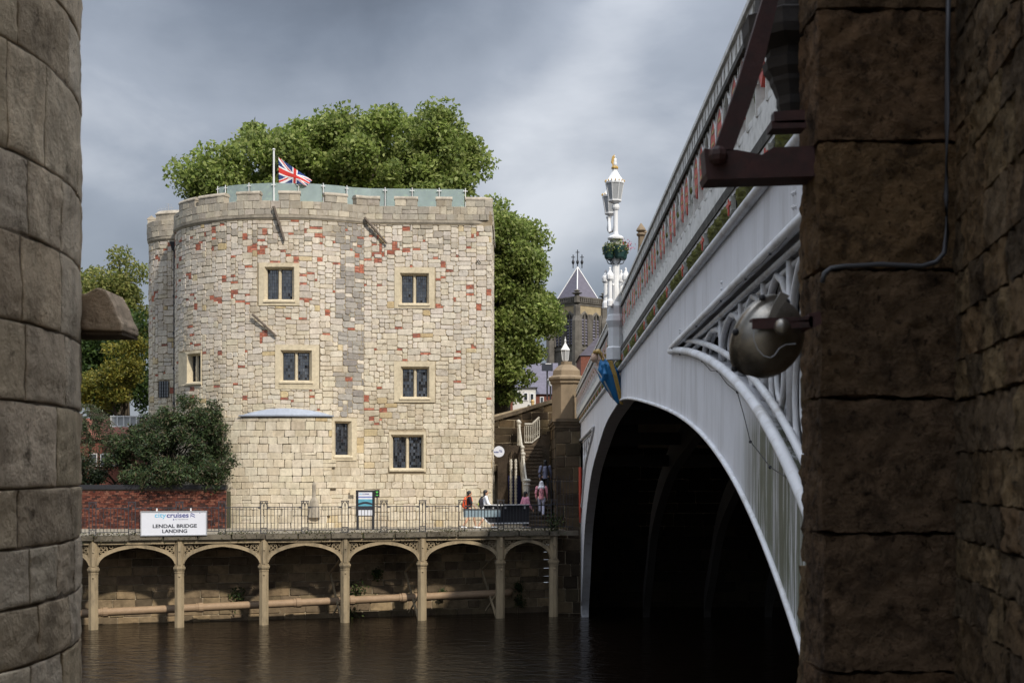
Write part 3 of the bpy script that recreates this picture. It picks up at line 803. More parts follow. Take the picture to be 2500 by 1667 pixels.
# ------------------------------------------------------------------ roof terrace: glass balustrade, flagpole, aerial
bal = thing('glass_balustrade', tplace(ts(700), Z_PAR - .2, -1.2), 'greenish glass balustrade standing behind the tower battlements', 'balustrade')
def gplace(s, z, d): return tplace(s, z, d - 1.05)
gpx = [491, 514, 583, 655, 728, 800, 870, 938, 1005, 1072, 1137]
gs = [ts(p) for p in gpx]; zg0, zg1 = Z_PAR - .2, Z_MER + .60
for a, b in zip(gs[:-1], gs[1:]):
    n = 4 if a < S_J else 1
    vs = []
    for i in range(n + 1):
        s = a + .05 + (b - a - .1) * i / n
        vs += [gplace(s, zg0 + .08, 0), gplace(s, zg1, 0), gplace(s, zg1, -.014), gplace(s, zg0 + .08, -.014)]
    fs = [(i * 4 + j, (i + 1) * 4 + j, (i + 1) * 4 + (j + 1) % 4, i * 4 + (j + 1) % 4) for i in range(n) for j in range(4)]
    MB().add(vs, fs).build('glass_panel', M_GLASS, bal)
for s in gs:
    mb = MB(); p0 = gplace(s, zg0 - .06, .05); p1 = gplace(s, zg1 + .04, .05)
    mb.tube([p0, p1], .022, 6)
    for z in (zg1 - .10, zg0 + .35):
        mb.tube([gplace(s - .11, z, .05), gplace(s + .11, z, .05)], .022, 6)
    mb.build('post', M_WHITE, bal)
fpb = at(668.5, 480, 62.3)
pole = thing('flagpole', (fpb.x, fpb.y, Z_PAR - .3), 'white flagpole rising behind the tower battlements', 'flagpole')
zt = zat(367, 62.3)
MB().tube([(fpb.x, fpb.y, Z_PAR - .3), (fpb.x, fpb.y, zt)], [.055, .042], 8).build('shaft', M_WHITE, pole)
MB().ball((fpb.x, fpb.y, zt + .03), (.075, .075, .045)).build('cap', M_WHITE, pole)
hb = at(681, 446, 62.3); ht = at(680, 384.5, 62.3)
MB().tube([(fpb.x + .05, fpb.y, zat(378, 62.3)), ht], .008, 4).tube([(fpb.x + .05, fpb.y, zat(378, 62.3)), hb, (fpb.x + .05, fpb.y, Z_PAR)], .007, 4).build('halyard', M_CABLE, pole)
def union_jack(u, v):   # u 0..1 along fly (2:1), v 0..1 up
    x, y = u * 60 - 30, v * 30 - 15
    B, W_, RD = c8(34, 56, 112), c8(226, 226, 226), c8(200, 52, 44)
    if abs(x) < 3 or abs(y) < 3: return RD
    if abs(x) < 5 or abs(y) < 5: return W_
    l5 = math.sqrt(5); sg_ = 1 if x > 0 else -1
    d1, d2 = (x - 2 * y) / l5 * sg_, (x + 2 * y) / l5 * sg_
    if abs(d1) < 3: return RD if 0 < d1 < 2 else W_
    if abs(d2) < 3: return RD if -2 < d2 < 0 else W_
    return B
fl = MB(); fl.hascol = True; nu, nv = 90, 46
def flag_pt(u, v):
    # drooping fly: bottom edge nearly level, top edge falls towards the fly end and folds behind
    g = u ** .85
    bx, by = 681 + 68 * g, 446 + 7 * g + 2.5 * math.sin(u * 7)
    tx_, ty_ = 680 + 82 * u ** 1.02, 384.5 + 56 * u ** 1.0
    w = v
    px_, py_ = bx + (tx_ - bx) * w, by + (ty_ - by) * w
    Yd = 62.3 + .16 * math.sin(u * 6.5 + 1.0 * v) * (.2 + u) + .55 * u * max(0, v - .45)
    return at(px_, py_, Yd)
flag_v = [[flag_pt(i / nu, j / nv) for j in range(nv + 1)] for i in range(nu + 1)]
for i in range(nu):
    for j in range(nv):
        fl.col(union_jack((i + .5) / nu, (j + .5) / nv))
        fl.add([flag_v[i][j], flag_v[i + 1][j], flag_v[i + 1][j + 1], flag_v[i][j + 1]], [(0, 1, 2, 3)])
fo = fl.build('union_flag', M_FLAG, None, smooth=True)
tag(fo, 'red white and blue crossed flag drooping from the white flagpole', 'flag')
sm = fo.modifiers.new('thick', 'SOLIDIFY'); sm.thickness = .006
ap = at(411, 512, 67.5)
aer = thing('television_aerial', (ap.x, ap.y, Z_PAR), 'thin metal television aerial above the left turret', 'aerial')
mb = MB().tube([(ap.x, ap.y, Z_PAR), (ap.x, ap.y, zat(497, 67.5))], .02, 6)
mb.build('mast', M_ALU, aer)
mb = MB().tube([at(385, 513, 67.2), at(424, 507, 67.8)], .012, 5)
for k in range(9):
    p = at(385 + k * 4.3, 513 - k * .62, 67.2 + k * .06); mb.tube([p + Vector((0, 0, -.12)), p + Vector((0, 0, .12))], .008, 4)
mb.tube([at(404, 497, 67.5), at(420, 501, 67.5)], .01, 4); mb.tube([at(406, 503, 67.5), at(422, 507, 67.5)], .01, 4)
mb.build('elements', M_ALU, aer)

# ================================================================== RIVERSIDE WALKWAY
walk = thing('riverside_walkway', arc(-8, 0, 0), 'arched cast iron landing walkway standing in the river', 'walkway')
S_L, S_R = s_px(120), s_px(1352)
# slab and paving
sl = MB()
a, b, c, d = arc(S_L - 6, .16, 0), arc(S_R + .5, .16, 0), Vector((arc(S_R + .5, 0, 0).x, 66.5, 0)), Vector((arc(S_L - 6, 0, 0).x, 66.5, 0))
sl.add([(p.x, p.y, DECK) for p in (a, b, c, d)] + [(p.x, p.y, 3.53) for p in (a, b, c, d)], [(0, 1, 2, 3), (4, 7, 6, 5), (0, 4, 5, 1), (1, 5, 6, 2), (2, 6, 7, 3), (3, 7, 4, 0)])
sl.build('deck_slab', M_SLAB, walk)
MB().add([(p.x, p.y, DECK + .004) for p in (arc(S_L - 5, -.1, 0), arc(S_R + .4, -.1, 0), Vector((c.x, 66.4, 0)), Vector((d.x, 66.4, 0)))], [(0, 1, 2, 3)]).build('deck_paving', M_PAVE, walk)
# worn edge stones
for k in range(24):
    s0 = S_L - 1 + k * 1.35
    if s0 > S_R: break
    mb = MB().col(c8(120, 112, 98, .75)).box(arc(s0 + .66, .06, DECK - .10 + R.uniform(-.02, .02)), (1.28, .34, .2), TH); mb.build('edge_stone', M_ABUT, walk)
# river wall behind the columns
rw = MB(); s = S_L - 8
rw.box(arc((S_L + S_R) / 2 - 6.9, -2.2, 1.4), (S_R - S_L + 14, .5, 4.4), TH)
rwo = rw.build('river_wall_core', M_MORTAR, walk)
def rplace(s, z, d): return arc(s, -1.94 + d, z)
z = -.1; rin = MB(); rinb = []
RW = [(120, 104, 82), (104, 90, 72), (132, 114, 88), (92, 80, 64), (112, 98, 76)]
while z < 3.5:
    h = R.uniform(.27, .38); s = S_L - 7
    while s < S_R + .3:
        w = R.uniform(.5, 1.1); big_ = s > s_px(215)
        t_ = MB() if big_ else rin
        t_.col(jit(R.choice(RW), R, 1.25, .12)); stone_on(t_, s + w / 2, z + h / 2, w, h, rplace, R, gap=.01, cut=(.05, .25), proud=(.005, .05), bev=.02)
        if big_: t_.build('river_wall_stone', M_ABUT, walk)
        s += w
    z += h
rin.build('river_wall_infill', M_ABUT, walk, kind='stuff')
# columns
colpx = [130, 228, 438, 644, 842, 1030, 1221, 1351]
colpx[0] = 20
cs_ = [s_px(p) for p in colpx]
cm = MB()
def octa(mb, s, w, dpt, z0, z1, t=0.0, ch=.3):
    hw, hd = w / 2, dpt / 2; c_ = min(hw, hd) * ch * 2
    pl_ = [(-hw + c_, -hd), (hw - c_, -hd), (hw, -hd + c_), (hw, hd - c_), (hw - c_, hd), (-hw + c_, hd), (-hw, hd - c_), (-hw, -hd + c_)]
    mb.prism([arc(s + a_, t + b_, z0) for a_, b_ in pl_], (0, 0, z1 - z0))
for s in cs_:
    mb = MB()
    octa(mb, s, .37, .36, -.9, 2.36)
    octa(mb, s, .34, .30, 2.5, 3.53)
    mb.box(arc(s, .18, 3.0), (.12, .06, .95), TH)
    c_ = mb.build('column', M_ARCADE, walk)
    mb = MB(); octa(mb, s, .44, .42, 2.32, 2.37); octa(mb, s, .48, .46, 2.37, 2.44); octa(mb, s, .40, .38, 2.44, 2.51); octa(mb, s, .40, .39, 2.22, 2.26)
    mb.build('capital', M_ARCADE, c_)
    mb = MB()
    for zz in (3.1, 2.08): mb.ball(arc(s, .2 if zz < 2.4 else .22, zz), .035, 8, 6)
    mb.build('bolt', M_ARCADE, c_)
AP = [(0, 0), (.02, .14), (.06, .28), (.12, .42), (.2, .54), (.32, .67), (.48, .80), (.65, .89), (.82, .95), (1, 1)]
def bez(t): return np.interp(t, [p[0] for p in AP], [p[1] for p in AP])
for a, b in zip(cs_[:-1], cs_[1:]):
    x0, x1 = a + .17, b - .17; mid = (x0 + x1) / 2; hw = (x1 - x0) / 2
    N_ = 22; low, upp = [], []
    for i in range(N_ + 1):
        t_ = i / N_; tt = 1 - abs(2 * t_ - 1)
        tt_ = tt ** 1.5
        s = x0 + tt_ * hw if t_ <= .5 else x1 - tt_ * hw
        zl = 2.55 + .70 * float(bez(tt_)); low.append((s, zl))
    for i, (s, zl) in enumerate(low):
        j0, j1 = max(0, i - 1), min(N_, i + 1)
        dx, dz = low[j1][0] - low[j0][0], low[j1][1] - low[j0][1]; l = math.hypot(dx, dz)
        if i == N_ // 2: dx, dz, l = 1, 0, 1
        upp.append((s - dz / l * .15, zl + dx / l * .15))
    mb = MB(); n = N_ + 1
    vs = [arc(s, .09, z) for s, z in low] + [arc(s, .09, z) for s, z in upp] + [arc(s, -.09, z) for s, z in low] + [arc(s, -.09, z) for s, z in upp]
    fs = []
    for i in range(N_): fs += [(i, i + 1, n + i + 1, n + i), (2 * n + i, 3 * n + i, 3 * n + i + 1, 2 * n + i + 1), (i, 2 * n + i, 2 * n + i + 1, i + 1), (n + i, n + i + 1, 3 * n + i + 1, 3 * n + i)]
    mb.add(vs, fs); ar = mb.build('arch', M_ARCADE, walk, fix=True)
    MB().tube([arc(s, .10, z + .02) for s, z in low], .022, 6).build('arch_moulding', M_ARCADE, ar)
    mb = MB(); mb.box(arc(mid, 0, 3.47), (x1 - x0, .22, .11), TH); mb.box(arc(mid, .03, 3.405), (x1 - x0, .2, .03), TH)
    bm_ = mb.build('beam', M_ARCADE, walk)
    # quatrefoil tracery in both spandrels
    for sg_, xe in ((1, x0), (-1, x1)):
        mb = MB(); kq = min(1, hw / 1.5)
        def ringm(cx, cz, r, th, n=14): mb.tube([arc(cx + r * math.cos(2 * math.pi * k / n), .02, cz + r * math.sin(2 * math.pi * k / n)) for k in range(n)], th, 5, up=tuple(AN), closed=True)
        q0 = xe + sg_ * .21 * kq; zq = 3.17
        ringm(q0, zq, .165, .020)
        for ax, az in ((.075, 0), (-.075, 0), (0, .075), (0, -.075)): ringm(q0 + ax, zq + az, .062, .016, 10)
        ringm(q0 + sg_ * .30 * kq, 3.30, .07, .016, 10)
        ringm(q0 + sg_ * .47 * kq, 3.34, .035, .014, 8)
        ringm(xe + sg_ * .09, 2.93, .055, .014, 8)
        mb.tube([arc(xe + sg_ * .02, .02, 2.72), arc(xe + sg_ * .02, .02, 3.4)], .022, 5)
        mb.tube([arc(xe + sg_ * .06, .02, 2.76), arc(xe + sg_ * .1, .02, 2.95), arc(xe + sg_ * .18, .02, 3.03)], .014, 5)
        mb.build('quatrefoil_tracery', M_ARCADE, bm_)
# diagonal timber braces behind three of the columns
for px_ in (842, 1030, 1221):
    s = s_px(px_)
    mb = MB()
    mb.tube([arc(s - .08, -.35, .0), arc(s - .42, -1.7, 1.95)], .055, 4); mb.tube([arc(s - .42, -1.7, 1.95), arc(s - .1, -.3, 2.7)], .05, 4); mb.tube([arc(s - .35, -1.2, .2), arc(s - .05, -.5, 1.0)], .04, 4)
    mb.build('brace', M_ARCADE, walk)
# pipe slung along the wall
pipe = thing('drain_pipe', arc(-8, -1.2, .6), 'thick brown pipe slung along the river wall behind the columns', 'pipe')
pp = lambda px_: (arc(s_px(px_), -1.05, np.interp(px_, (100, 1255), (.52, .98))))
path = [pp(px_) for px_ in (60, 215, 400, 600, 800, 1000, 1180, 1240)]
path += [path[-1] + Vector((.18, .12, 0)), path[-1] + Vector((.3, .45, 0)), path[-1] + Vector((.32, .95, 0))]
MB().tube(path, .165, 14).build('pipe_run', M_PIPE, pipe, smooth=True)
for px_ in (255, 492, 735, 868, 997):
    p, q = pp(px_ - 6), pp(px_ + 6); mb = MB(); mb.tube([p, q], .205, 14)
    p, q = pp(px_ - 12), pp(px_ - 8); mb.tube([p, q], .19, 14); mb.build('pipe_collar', M_PIPE, pipe)

# ------------------------------------------------------------------ railing
rail = thing('walkway_railing', arc(-8, .12, DECK), 'black iron railing with pointed arch posts along the walkway', 'railing')
T_R = .05
ppx = [128, 226, 322, 438, 542, 644, 744, 842, 937, 1031, 1127, 1222, 1352]
pS = [s_px(p) for p in ppx]
ZB, ZT, ZP = DECK + .13, DECK + 1.1, DECK + 1.32
def gothic_post():
    mb = MB(); w = .30; z0, z1 = DECK + .02, ZP
    o_ = Vector((0, 0, 0))
    def bx(x0, x1, za, zb, th=.04): mb.box(((x0 + x1) / 2, 0, (za + zb) / 2 - DECK), (x1 - x0, th, zb - za))
    bx(-w / 2, -w / 2 + .035, z0, z1); bx(w / 2 - .035, w / 2, z0, z1); bx(-w / 2 - .02, w / 2 + .02, z1, z1 + .035); bx(-.012, .012, z0 + .2, z1 - .12, .03)
    bx(-w / 2, w / 2, z0, z0 + .03); bx(-w / 2, w / 2, z0 + .2, z0 + .235)
    for c_ in (-.067, .067):
        for sg_ in (-1, 1):
            pts = [(c_ + sg_ * .055, 0, z1 - .22 - DECK), (c_ + sg_ * .05, 0, z1 - .14 - DECK), (c_ + sg_ * .028, 0, z1 - .07 - DECK), (c_, 0, z1 - .01 - DECK)]
            mb.tube(pts, .012, 5)
        mb.tube([(c_ + .05 * math.cos(k * .785), 0, z0 + .115 + .05 * math.sin(k * .785) - DECK) for k in range(8)], .013, 5, up=(0, 1, 0), closed=True)
    return mb
pm = gothic_post().mesh('post'); pm.materials.append(M_RAILIRON)
barm = MB().box((0, 0, (ZB + ZT) / 2 - DECK), (.02, .02, ZT - ZB)).mesh('bar'); barm.materials.append(M_RAILIRON)
def local(o, s, t, z): o.location = arc(s, t, z) - ORG[rail.name]; o.rotation_euler = (0, 0, TH)
for s in pS: local(link('post', pm, rail), s, T_R, DECK)
for a, b in zip(pS[:-1], pS[1:]):
    x0, x1 = a + .15, b - .15
    nb_ = max(6, round((x1 - x0) / .137))
    for i in range(1, nb_): local(link('bar', barm, rail), x0 + (x1 - x0) * i / nb_, T_R, DECK)
    mb = MB(); mb.box(arc((x0 + x1) / 2, T_R, ZT), (x1 - x0, .045, .03), TH); mb.box(arc((x0 + x1) / 2, T_R, ZB), (x1 - x0, .04, .03), TH)
    for q in (x0 + .05, x1 - .05): mb.box(arc(q, T_R, ZT - .03), (.1, .06, .05), TH)
    mb.build('rail', M_RAILIRON, rail)

# ------------------------------------------------------------------ text helper
def text_obj(txt, m, parent, org_, ex, ez, x0, x1, z0, z1, out, bold=0.0, name='lettering', fit_h=True):
    cu = bpy.data.curves.new('t', 'FONT'); cu.body = txt; cu.offset = bold
    to = bpy.data.objects.new('t', cu)
    me = bpy.data.meshes.new_from_object(to)
    bpy.data.objects.remove(to); bpy.data.curves.remove(cu)
    co = np.array([v.co[:] for v in me.vertices]); mn, mx_ = co.min(0), co.max(0)
    mb = MB()
    o_ = org(parent)
    for v in me.vertices:
        x = x0 + (v.co.x - mn[0]) / (mx_[0] - mn[0]) * (x1 - x0); z = z0 + (v.co.y - mn[1]) / (mx_[1] - mn[1]) * (z1 - z0)
        v.co = Vector(org_) + Vector(ex) * x + Vector(ez) * z + Vector(out) - o_
    me.materials.clear(); me.materials.append(m); me.update()
    return link(name, me, parent)
# landing sign hung on the railing
T_S = .25
sg0, sg1 = s_px(343) * 1.0, s_px(505)
p0 = arc(sg0, T_S, 0)
sgz0, sgz1 = zat(1307.5, p0.y + .2), zat(1247, p0.y + .2)
SW, SH = sg1 - sg0, sgz1 - sgz0
sign = thing('landing_sign', arc(sg0, T_S, sgz0), 'large white landing sign hung on the railing by the brick wall', 'sign')
mb = MB().box(arc((sg0 + sg1) / 2, T_S, (sgz0 + sgz1) / 2), (SW - .06, .03, SH - .06), TH); mb.build('panel', M_SIGNW, sign)
mb = MB()
for (u0, u1, v0, v1) in ((0, SW, 0, .04), (0, SW, SH - .04, SH), (0, .04, .04, SH - .04), (SW - .04, SW, .04, SH - .04)):
    mb.box(arc(sg0 + (u0 + u1) / 2, T_S + .008, sgz0 + (v0 + v1) / 2), (u1 - u0, .05, v1 - v0), TH)
mb.build('frame', M_ALU, sign)
for q in (.245, .755):
    MB().box(arc(sg0 + SW * q, T_S - .03, sgz1 + .04), (.055, .03, .14), TH).build('strap', M_WHITE, sign)
so = AN * .019
def sgtext(t_, m, x0, x1, y0, y1, b=0.0): return text_obj(t_, m, sign, arc(sg0, T_S, sgz0), AD, (0, 0, 1), x0 * SW, x1 * SW, (1 - y1) * SH, (1 - y0) * SH, so, b)
sgtext('city', M_SKYB, .213, .383, .078, .32, .012); sgtext('cruises', M_NAVY, .392, .722, .078, .268, .02)
sgtext('by Hornblower', M_MIDGREY, .52, .718, .315, .37, .012)
sgtext('LENDAL BRIDGE', M_CHAR, .183, .846, .53, .68, .03); sgtext('LANDING', M_CHAR, .325, .70, .735, .885, .03)
fg = MB()
def sp(x, y): return arc(sg0 + x * SW, T_S, sgz0 + (1 - y) * SH) + so
for y0 in (.09, .175):
    w = [(.752, y0 + .01), (.77, y0 - .005), (.79, y0 + .03), (.815, y0 + .06)]
    for (x0, ya), (x1, yb) in zip(w[:-1], w[1:]): fg.add([sp(x0, ya + .035), sp(x1, yb + .035), sp(x1, yb), sp(x0, ya)], [(0, 1, 2, 3)])
fg.add([sp(.748, .26), sp(.753, .26), sp(.758, .1), sp(.752, .1)], [(0, 1, 2, 3)])
an = [(.487, .32), (.495, .31), (.503, .32), (.497, .345), (.508, .35), (.505, .368), (.485, .368), (.482, .35), (.493, .345)]
fg.add([sp(x, y) for x, y in an[::-1]], [tuple(range(len(an)))])
fg.add([sp(.885, .10), sp(.897, .10), sp(.897, .072), sp(.885, .072)], [(0, 1, 2, 3)])
fg.build('logo', M_NAVY, sign)

# information board standing behind the railing
ib = arc(s_px(893), -2.6, DECK); IBY = ib.y
board = thing('information_board', (ib.x, ib.y, DECK), 'tall dark notice board with a cruise poster behind the railing', 'notice board')
def ibp(px_, py_, d=0): p = at(px_, py_, IBY); return Vector((p.x, IBY - d, p.z))
mb = MB()
for x0, x1 in ((870, 876), (908, 914)):
    a_, b_ = ibp(x0, 1290), ibp(x1, 1198); mb.box(((a_.x + b_.x) / 2, IBY, (DECK + b_.z) / 2), (b_.x - a_.x, .1, b_.z - DECK))
mb.build('post', M_BLACKIRON, board)
def rect(mb, x0, x1, y0, y1, d, th=.02):
    a_, b_ = ibp(x0, y1), ibp(x1, y0); mb.box(((a_.x + b_.x) / 2, IBY - d, (a_.z + b_.z) / 2), (abs(b_.x - a_.x), th, abs(b_.z - a_.z)))
mb = MB(); rect(mb, 869, 915, 1196, 1260, .0, .09); mb.build('case', M_BLACKIRON, board)
mb = MB(); rect(mb, 875.5, 909, 1201, 1257.5, .05); po = mb.build('poster', M_SIGNW, board)
M_PST = mat('poster_teal', c8(90, 160, 180), .5, .2, 5, 0)
M_PBL = mat('poster_blue', c8(40, 80, 170), .5, 0, 5, 0)
mb = MB(); rect(mb, 875.5, 909, 1218, 1236, .055); mb.build('picture', M_PST, po)
mb = MB(); rect(mb, 875.5, 909, 1211.5, 1213.5, .055); mb.build('poster_band', M_PBL, po)
mb = MB(); rect(mb, 875.5, 909, 1236, 1244, .056)
pts = [ibp(875.5 + 33.5 * k / 10, 1228 - 4 * math.sin(math.pi * k / 10), .068) for k in range(11)]
mb.prism([tuple(p) for p in pts] + [tuple(ibp(909, 1232, .068)), tuple(ibp(892, 1229, .068)), tuple(ibp(875.5, 1232, .068))], (0, .004, 0))
mb.build('picture_boat', M_CHAR, po)
o_ = ibp(875.5, 1257.5, .064)
k_ = IBY / F
text_obj('city', M_SKYB, po, o_, (1, 0, 0), (0, 0, 1), 2 * k_, 9.5 * k_, 50.3 * k_, 54.3 * k_, (0, 0, 0), .02)
text_obj('cruises', M_NAVY, po, o_, (1, 0, 0), (0, 0, 1), 9.8 * k_, 26 * k_, 51.0 * k_, 54.3 * k_, (0, 0, 0), .02)
# defibrillator-style green box beside it
gb = arc(s_px(920), -2.75, 0)
gbx = thing('green_marked_box', (ib.x + 7.5 * k_ + .35, IBY + .03, DECK), 'small black sign with a green symbol beside the notice board', 'sign')
mb = MB(); rect(mb, 914.5, 926.5, 1195, 1213.5, -.03, .06); mb.build('plate', M_BLACKIRON, gbx)
M_GRN = mat('green_symbol', c8(90, 190, 80), .5, 0, 5, 0)
c_ = ibp(920.5, 1201, .008); c_.y = IBY - .003
mb = MB(); mb.prism([(c_.x + .055 * math.sin(t) ** 3 * 1.0, c_.y, c_.z + .052 * (13 * math.cos(t) - 5 * math.cos(2 * t) - 2 * math.cos(3 * t) - math.cos(4 * t)) / 16) for t in [k * math.pi / 9 for k in range(18)]], (0, -.006, 0))
mb.box((c_.x, c_.y - .002, c_.z - .13), (.10, .006, .035)); mb.build('symbol', M_GRN, gbx)
mb = MB().box((ibp(920.5, 1213).x, IBY + .03, (DECK + zat(1213, IBY)) / 2), (.05, .04, zat(1213, IBY) - DECK)); mb.build('pole', M_BLACKIRON, gbx)

# panels fixed inside the railing
pn = arc(s_px(1177), -.02, zat(1252, 58.1))
tp = thing('blue_grey_panel', arc(s_px(1177), -.02, DECK), 'long blue grey trough panel fixed to the railing by the walkers', 'panel')
w_ = s_px(1222) - s_px(1132)
MB().box(arc(s_px(1177), .0, zat(1253, 58.1)), (w_, .06, .30), TH).build('face', M_TEAL, tp)
MB().box(arc(s_px(1177), -.05, zat(1243, 58.1)), (w_ + .04, .18, .05), TH).build('top_lip', M_CABLE, tp)
bb = thing('black_banner', arc(s_px(1235), -.06, DECK), 'black banner with a white border tied inside the railing', 'banner')
bp_ = [(1182, 1232.5), (1292, 1232), (1292, 1276), (1193, 1277.5), (1171, 1254)]
def bpt(px_, py_, t=-.04): s = s_px(px_); q = arc(s, t, 0); return Vector((q.x, q.y, zat(py_, q.y)))
MB().prism([bpt(*p) for p in bp_], AN * -.01).build('cloth', M_BLACKIRON, bb)
mb = MB()
for (a_, b_) in (((1182, 1232.5), (1292, 1232)), ((1182, 1236), (1172, 1253.5)), ((1172, 1255), (1193, 1277)), ((1193, 1277), (1292, 1276))):
    p, q = bpt(*a_, .0), bpt(*b_, .0); mb.tube([p, q], .036, 4)
for x in (1205, 1234, 1281): mb.box(bpt(x, 1237, .0), (.07, .02, .16), TH)
mb.build('white_border', M_WHITE, bb)

# plants growing along the slab edge
def leaf_cloud(pts, nrm_bias, size, cols, rnd_np, aspect=.55, up=.35, fold=.25):
    n = len(pts)
    d = rnd_np.normal(size=(n, 3)); d[:, 2] += up; d += nrm_bias; d /= np.linalg.norm(d, axis=1)[:, None]
    a = rnd_np.normal(size=(n, 3)); a -= (a * d).sum(1)[:, None] * d; a /= np.linalg.norm(a, axis=1)[:, None]
    b = np.cross(d, a)
    L = rnd_np.uniform(*size, size=n)[:, None]; W = L * aspect
    v = np.empty((n, 4, 3))
    v[:, 0] = pts - a * L * .5; v[:, 2] = pts + a * L * .5 - d * L * fold
    v[:, 1] = pts + b * W * .5 + d * L * fold * .3; v[:, 3] = pts - b * W * .5 + d * L * fold * .3
    ci = rnd_np.integers(0, len(cols), n)
    c = np.array(cols)[ci] * rnd_np.uniform(.75, 1.25, size=(n, 1))
    return v.reshape(-1, 3), np.repeat(c, 4, axis=0)
def leaf_object(name, V, C, m, parent=None, kind=None):
    o_ = np.array(org(parent)); n = len(V)
    me = bpy.data.meshes.new(name)
    me.vertices.add(n); me.vertices.foreach_set('co', (V - o_).astype(np.float32).ravel())
    me.loops.add(n); me.loops.foreach_set('vertex_index', np.arange(n, dtype=np.int32))
    me.polygons.add(n // 4); me.polygons.foreach_set('loop_start', np.arange(0, n, 4, dtype=np.int32))
    try: me.polygons.foreach_set('loop_total', np.full(n // 4, 4, dtype=np.int32))
    except Exception: pass
    a = me.color_attributes.new('Col', 'FLOAT_COLOR', 'POINT')
    a.data.foreach_set('color', np.concatenate([C, np.ones((n, 1))], axis=1).astype(np.float32).ravel())
    me.update(calc_edges=True); me.validate()
    me.materials.append(m)
    return link(name, me, parent, kind)
npr = np.random.default_rng(4)
G1 = [c8(78, 84, 44, .75), c8(96, 92, 52, .75), c8(60, 70, 36, .75), c8(110, 98, 62, .75), c8(84, 72, 48, .75)]
pts = []
for k in range(9000):
    s = R.uniform(S_L, S_R + .3)
    dens = .5 + .8 * noise.noise(Vector((s * .9, 0, 5)))
    if R.random() > dens: continue
    p = arc(s, R.uniform(.02, .25), DECK + R.uniform(-.2, .10) * (1 if R.random() < .8 else 1.6)); pts.append(p[:])
V, C_ = leaf_cloud(np.array(pts), np.array((0, -.3, 0)), (.05, .13), G1, npr, .35, .5)
o = leaf_object('edge_weeds', V, C_, M_SHRUB, None, 'stuff'); tag(o, 'weeds and moss trailing along the walkway edge', 'weeds')
# plants on the river wall
for i_, (px_, py_, r_) in enumerate(((884, 1440, .55), (935, 1400, .25), (870, 1500, .5), (1292, 1432, .2), (1295, 1468, .3), (1100, 1450, .2), (1352, 1275, .5), (585, 1455, .4))):
    q = arc(s_px(px_), -1.75 if py_ > 1300 else .15, 0); cp = np.array((q.x, q.y, zat(py_, q.y)))
    pts = cp + npr.normal(size=(160, 3)) * np.array((r_ * .45, .1, r_ * .5))
    V, C_ = leaf_cloud(pts, np.array((0, -.8, 0)), (.06, .16), [c8(60, 80, 40, .7), c8(48, 66, 34, .7), c8(84, 96, 48, .7)], npr)
    o = leaf_object('wall_fern', V, C_, M_SHRUB)
    tag(o, ['bushy fern on the river wall left of the third column from the bridge', 'small weed high on the river wall above the bushy fern', 'low weeds below the brown pipe under the bushy fern', 'small weed under the smallest arch, higher of two', 'weed under the smallest arch, lower of two', 'sparse weed on the wall above the pipe beside the braces', 'buddleia sprig by the railing next to the bridge', 'dim weed on the wall under the sign side arch'][i_], 'weed', 'weeds on the river wall')

# ================================================================== BRICK GARDEN WALL AND SHRUBS ON THE LEFT
BWY = 60.4
bwx0, bwx1 = xat(120, BWY), xat(552, BWY)
bw = thing('brick_garden_wall', ((bwx0 + bwx1) / 2, BWY, DECK), 'old red brick garden wall behind the landing sign', 'wall')
zbt = zat(1194, BWY)
MB().box(((bwx0 + bwx1) / 2, BWY + .16, (DECK + zbt) / 2), (bwx1 - bwx0 - .04, .28, zbt - DECK)).build('wall_core', M_BMORT, bw)
BR = [(132, 78, 64), (118, 68, 56), (144, 90, 74), (104, 64, 56), (92, 62, 56), (154, 104, 86), (80, 58, 54)]
br_l = []
rows = int((zbt - DECK) / .077)
for r_ in range(rows):
    x = bwx0 - (.11 if r_ % 2 else 0)
    while x < bwx1:
        w = .225 if r_ % 3 else .115
        a_, b_ = max(x, bwx0), min(x + w - .012, bwx1)
        if b_ - a_ > .03: br_l.append((a_, b_, DECK + r_ * .077, DECK + r_ * .077 + .065))
        x += w
R.shuffle(br_l)
vis = [b for b in br_l if b[0] > xat(205, BWY) and b[2] > zat(1232, BWY)][:280]
vs_ = set(vis); bst = MB()
def brick1(mb, b):
    mb.col(jit(R.choice(BR), R, .58, .2))
    d = BWY + R.uniform(-.012, .004)
    mb.box(((b[0] + b[1]) / 2, d + .03, (b[2] + b[3]) / 2), (b[1] - b[0], .09, b[3] - b[2]))
for b in br_l:
    if b in vs_: m_ = MB(); brick1(m_, b); m_.build('brick', M_BRICK, bw)
    else: brick1(bst, b)
bst.build('brick_infill', M_BRICK, bw, kind='stuff')
MB().box(((bwx0 + bwx1) / 2, BWY + .15, zbt + .10), (bwx1 - bwx0, .42, .2)).build('dark_coping_board', M_BLACKIRON, bw)
# raised bed behind the wall
MB().box(((bwx0 + bwx1) / 2 - 4, BWY + 2.2, (DECK + zbt) / 2 - .1), (bwx1 - bwx0 + 8, 3.7, zbt - DECK)).build('garden_bed', M_EARTH, kind='structure')

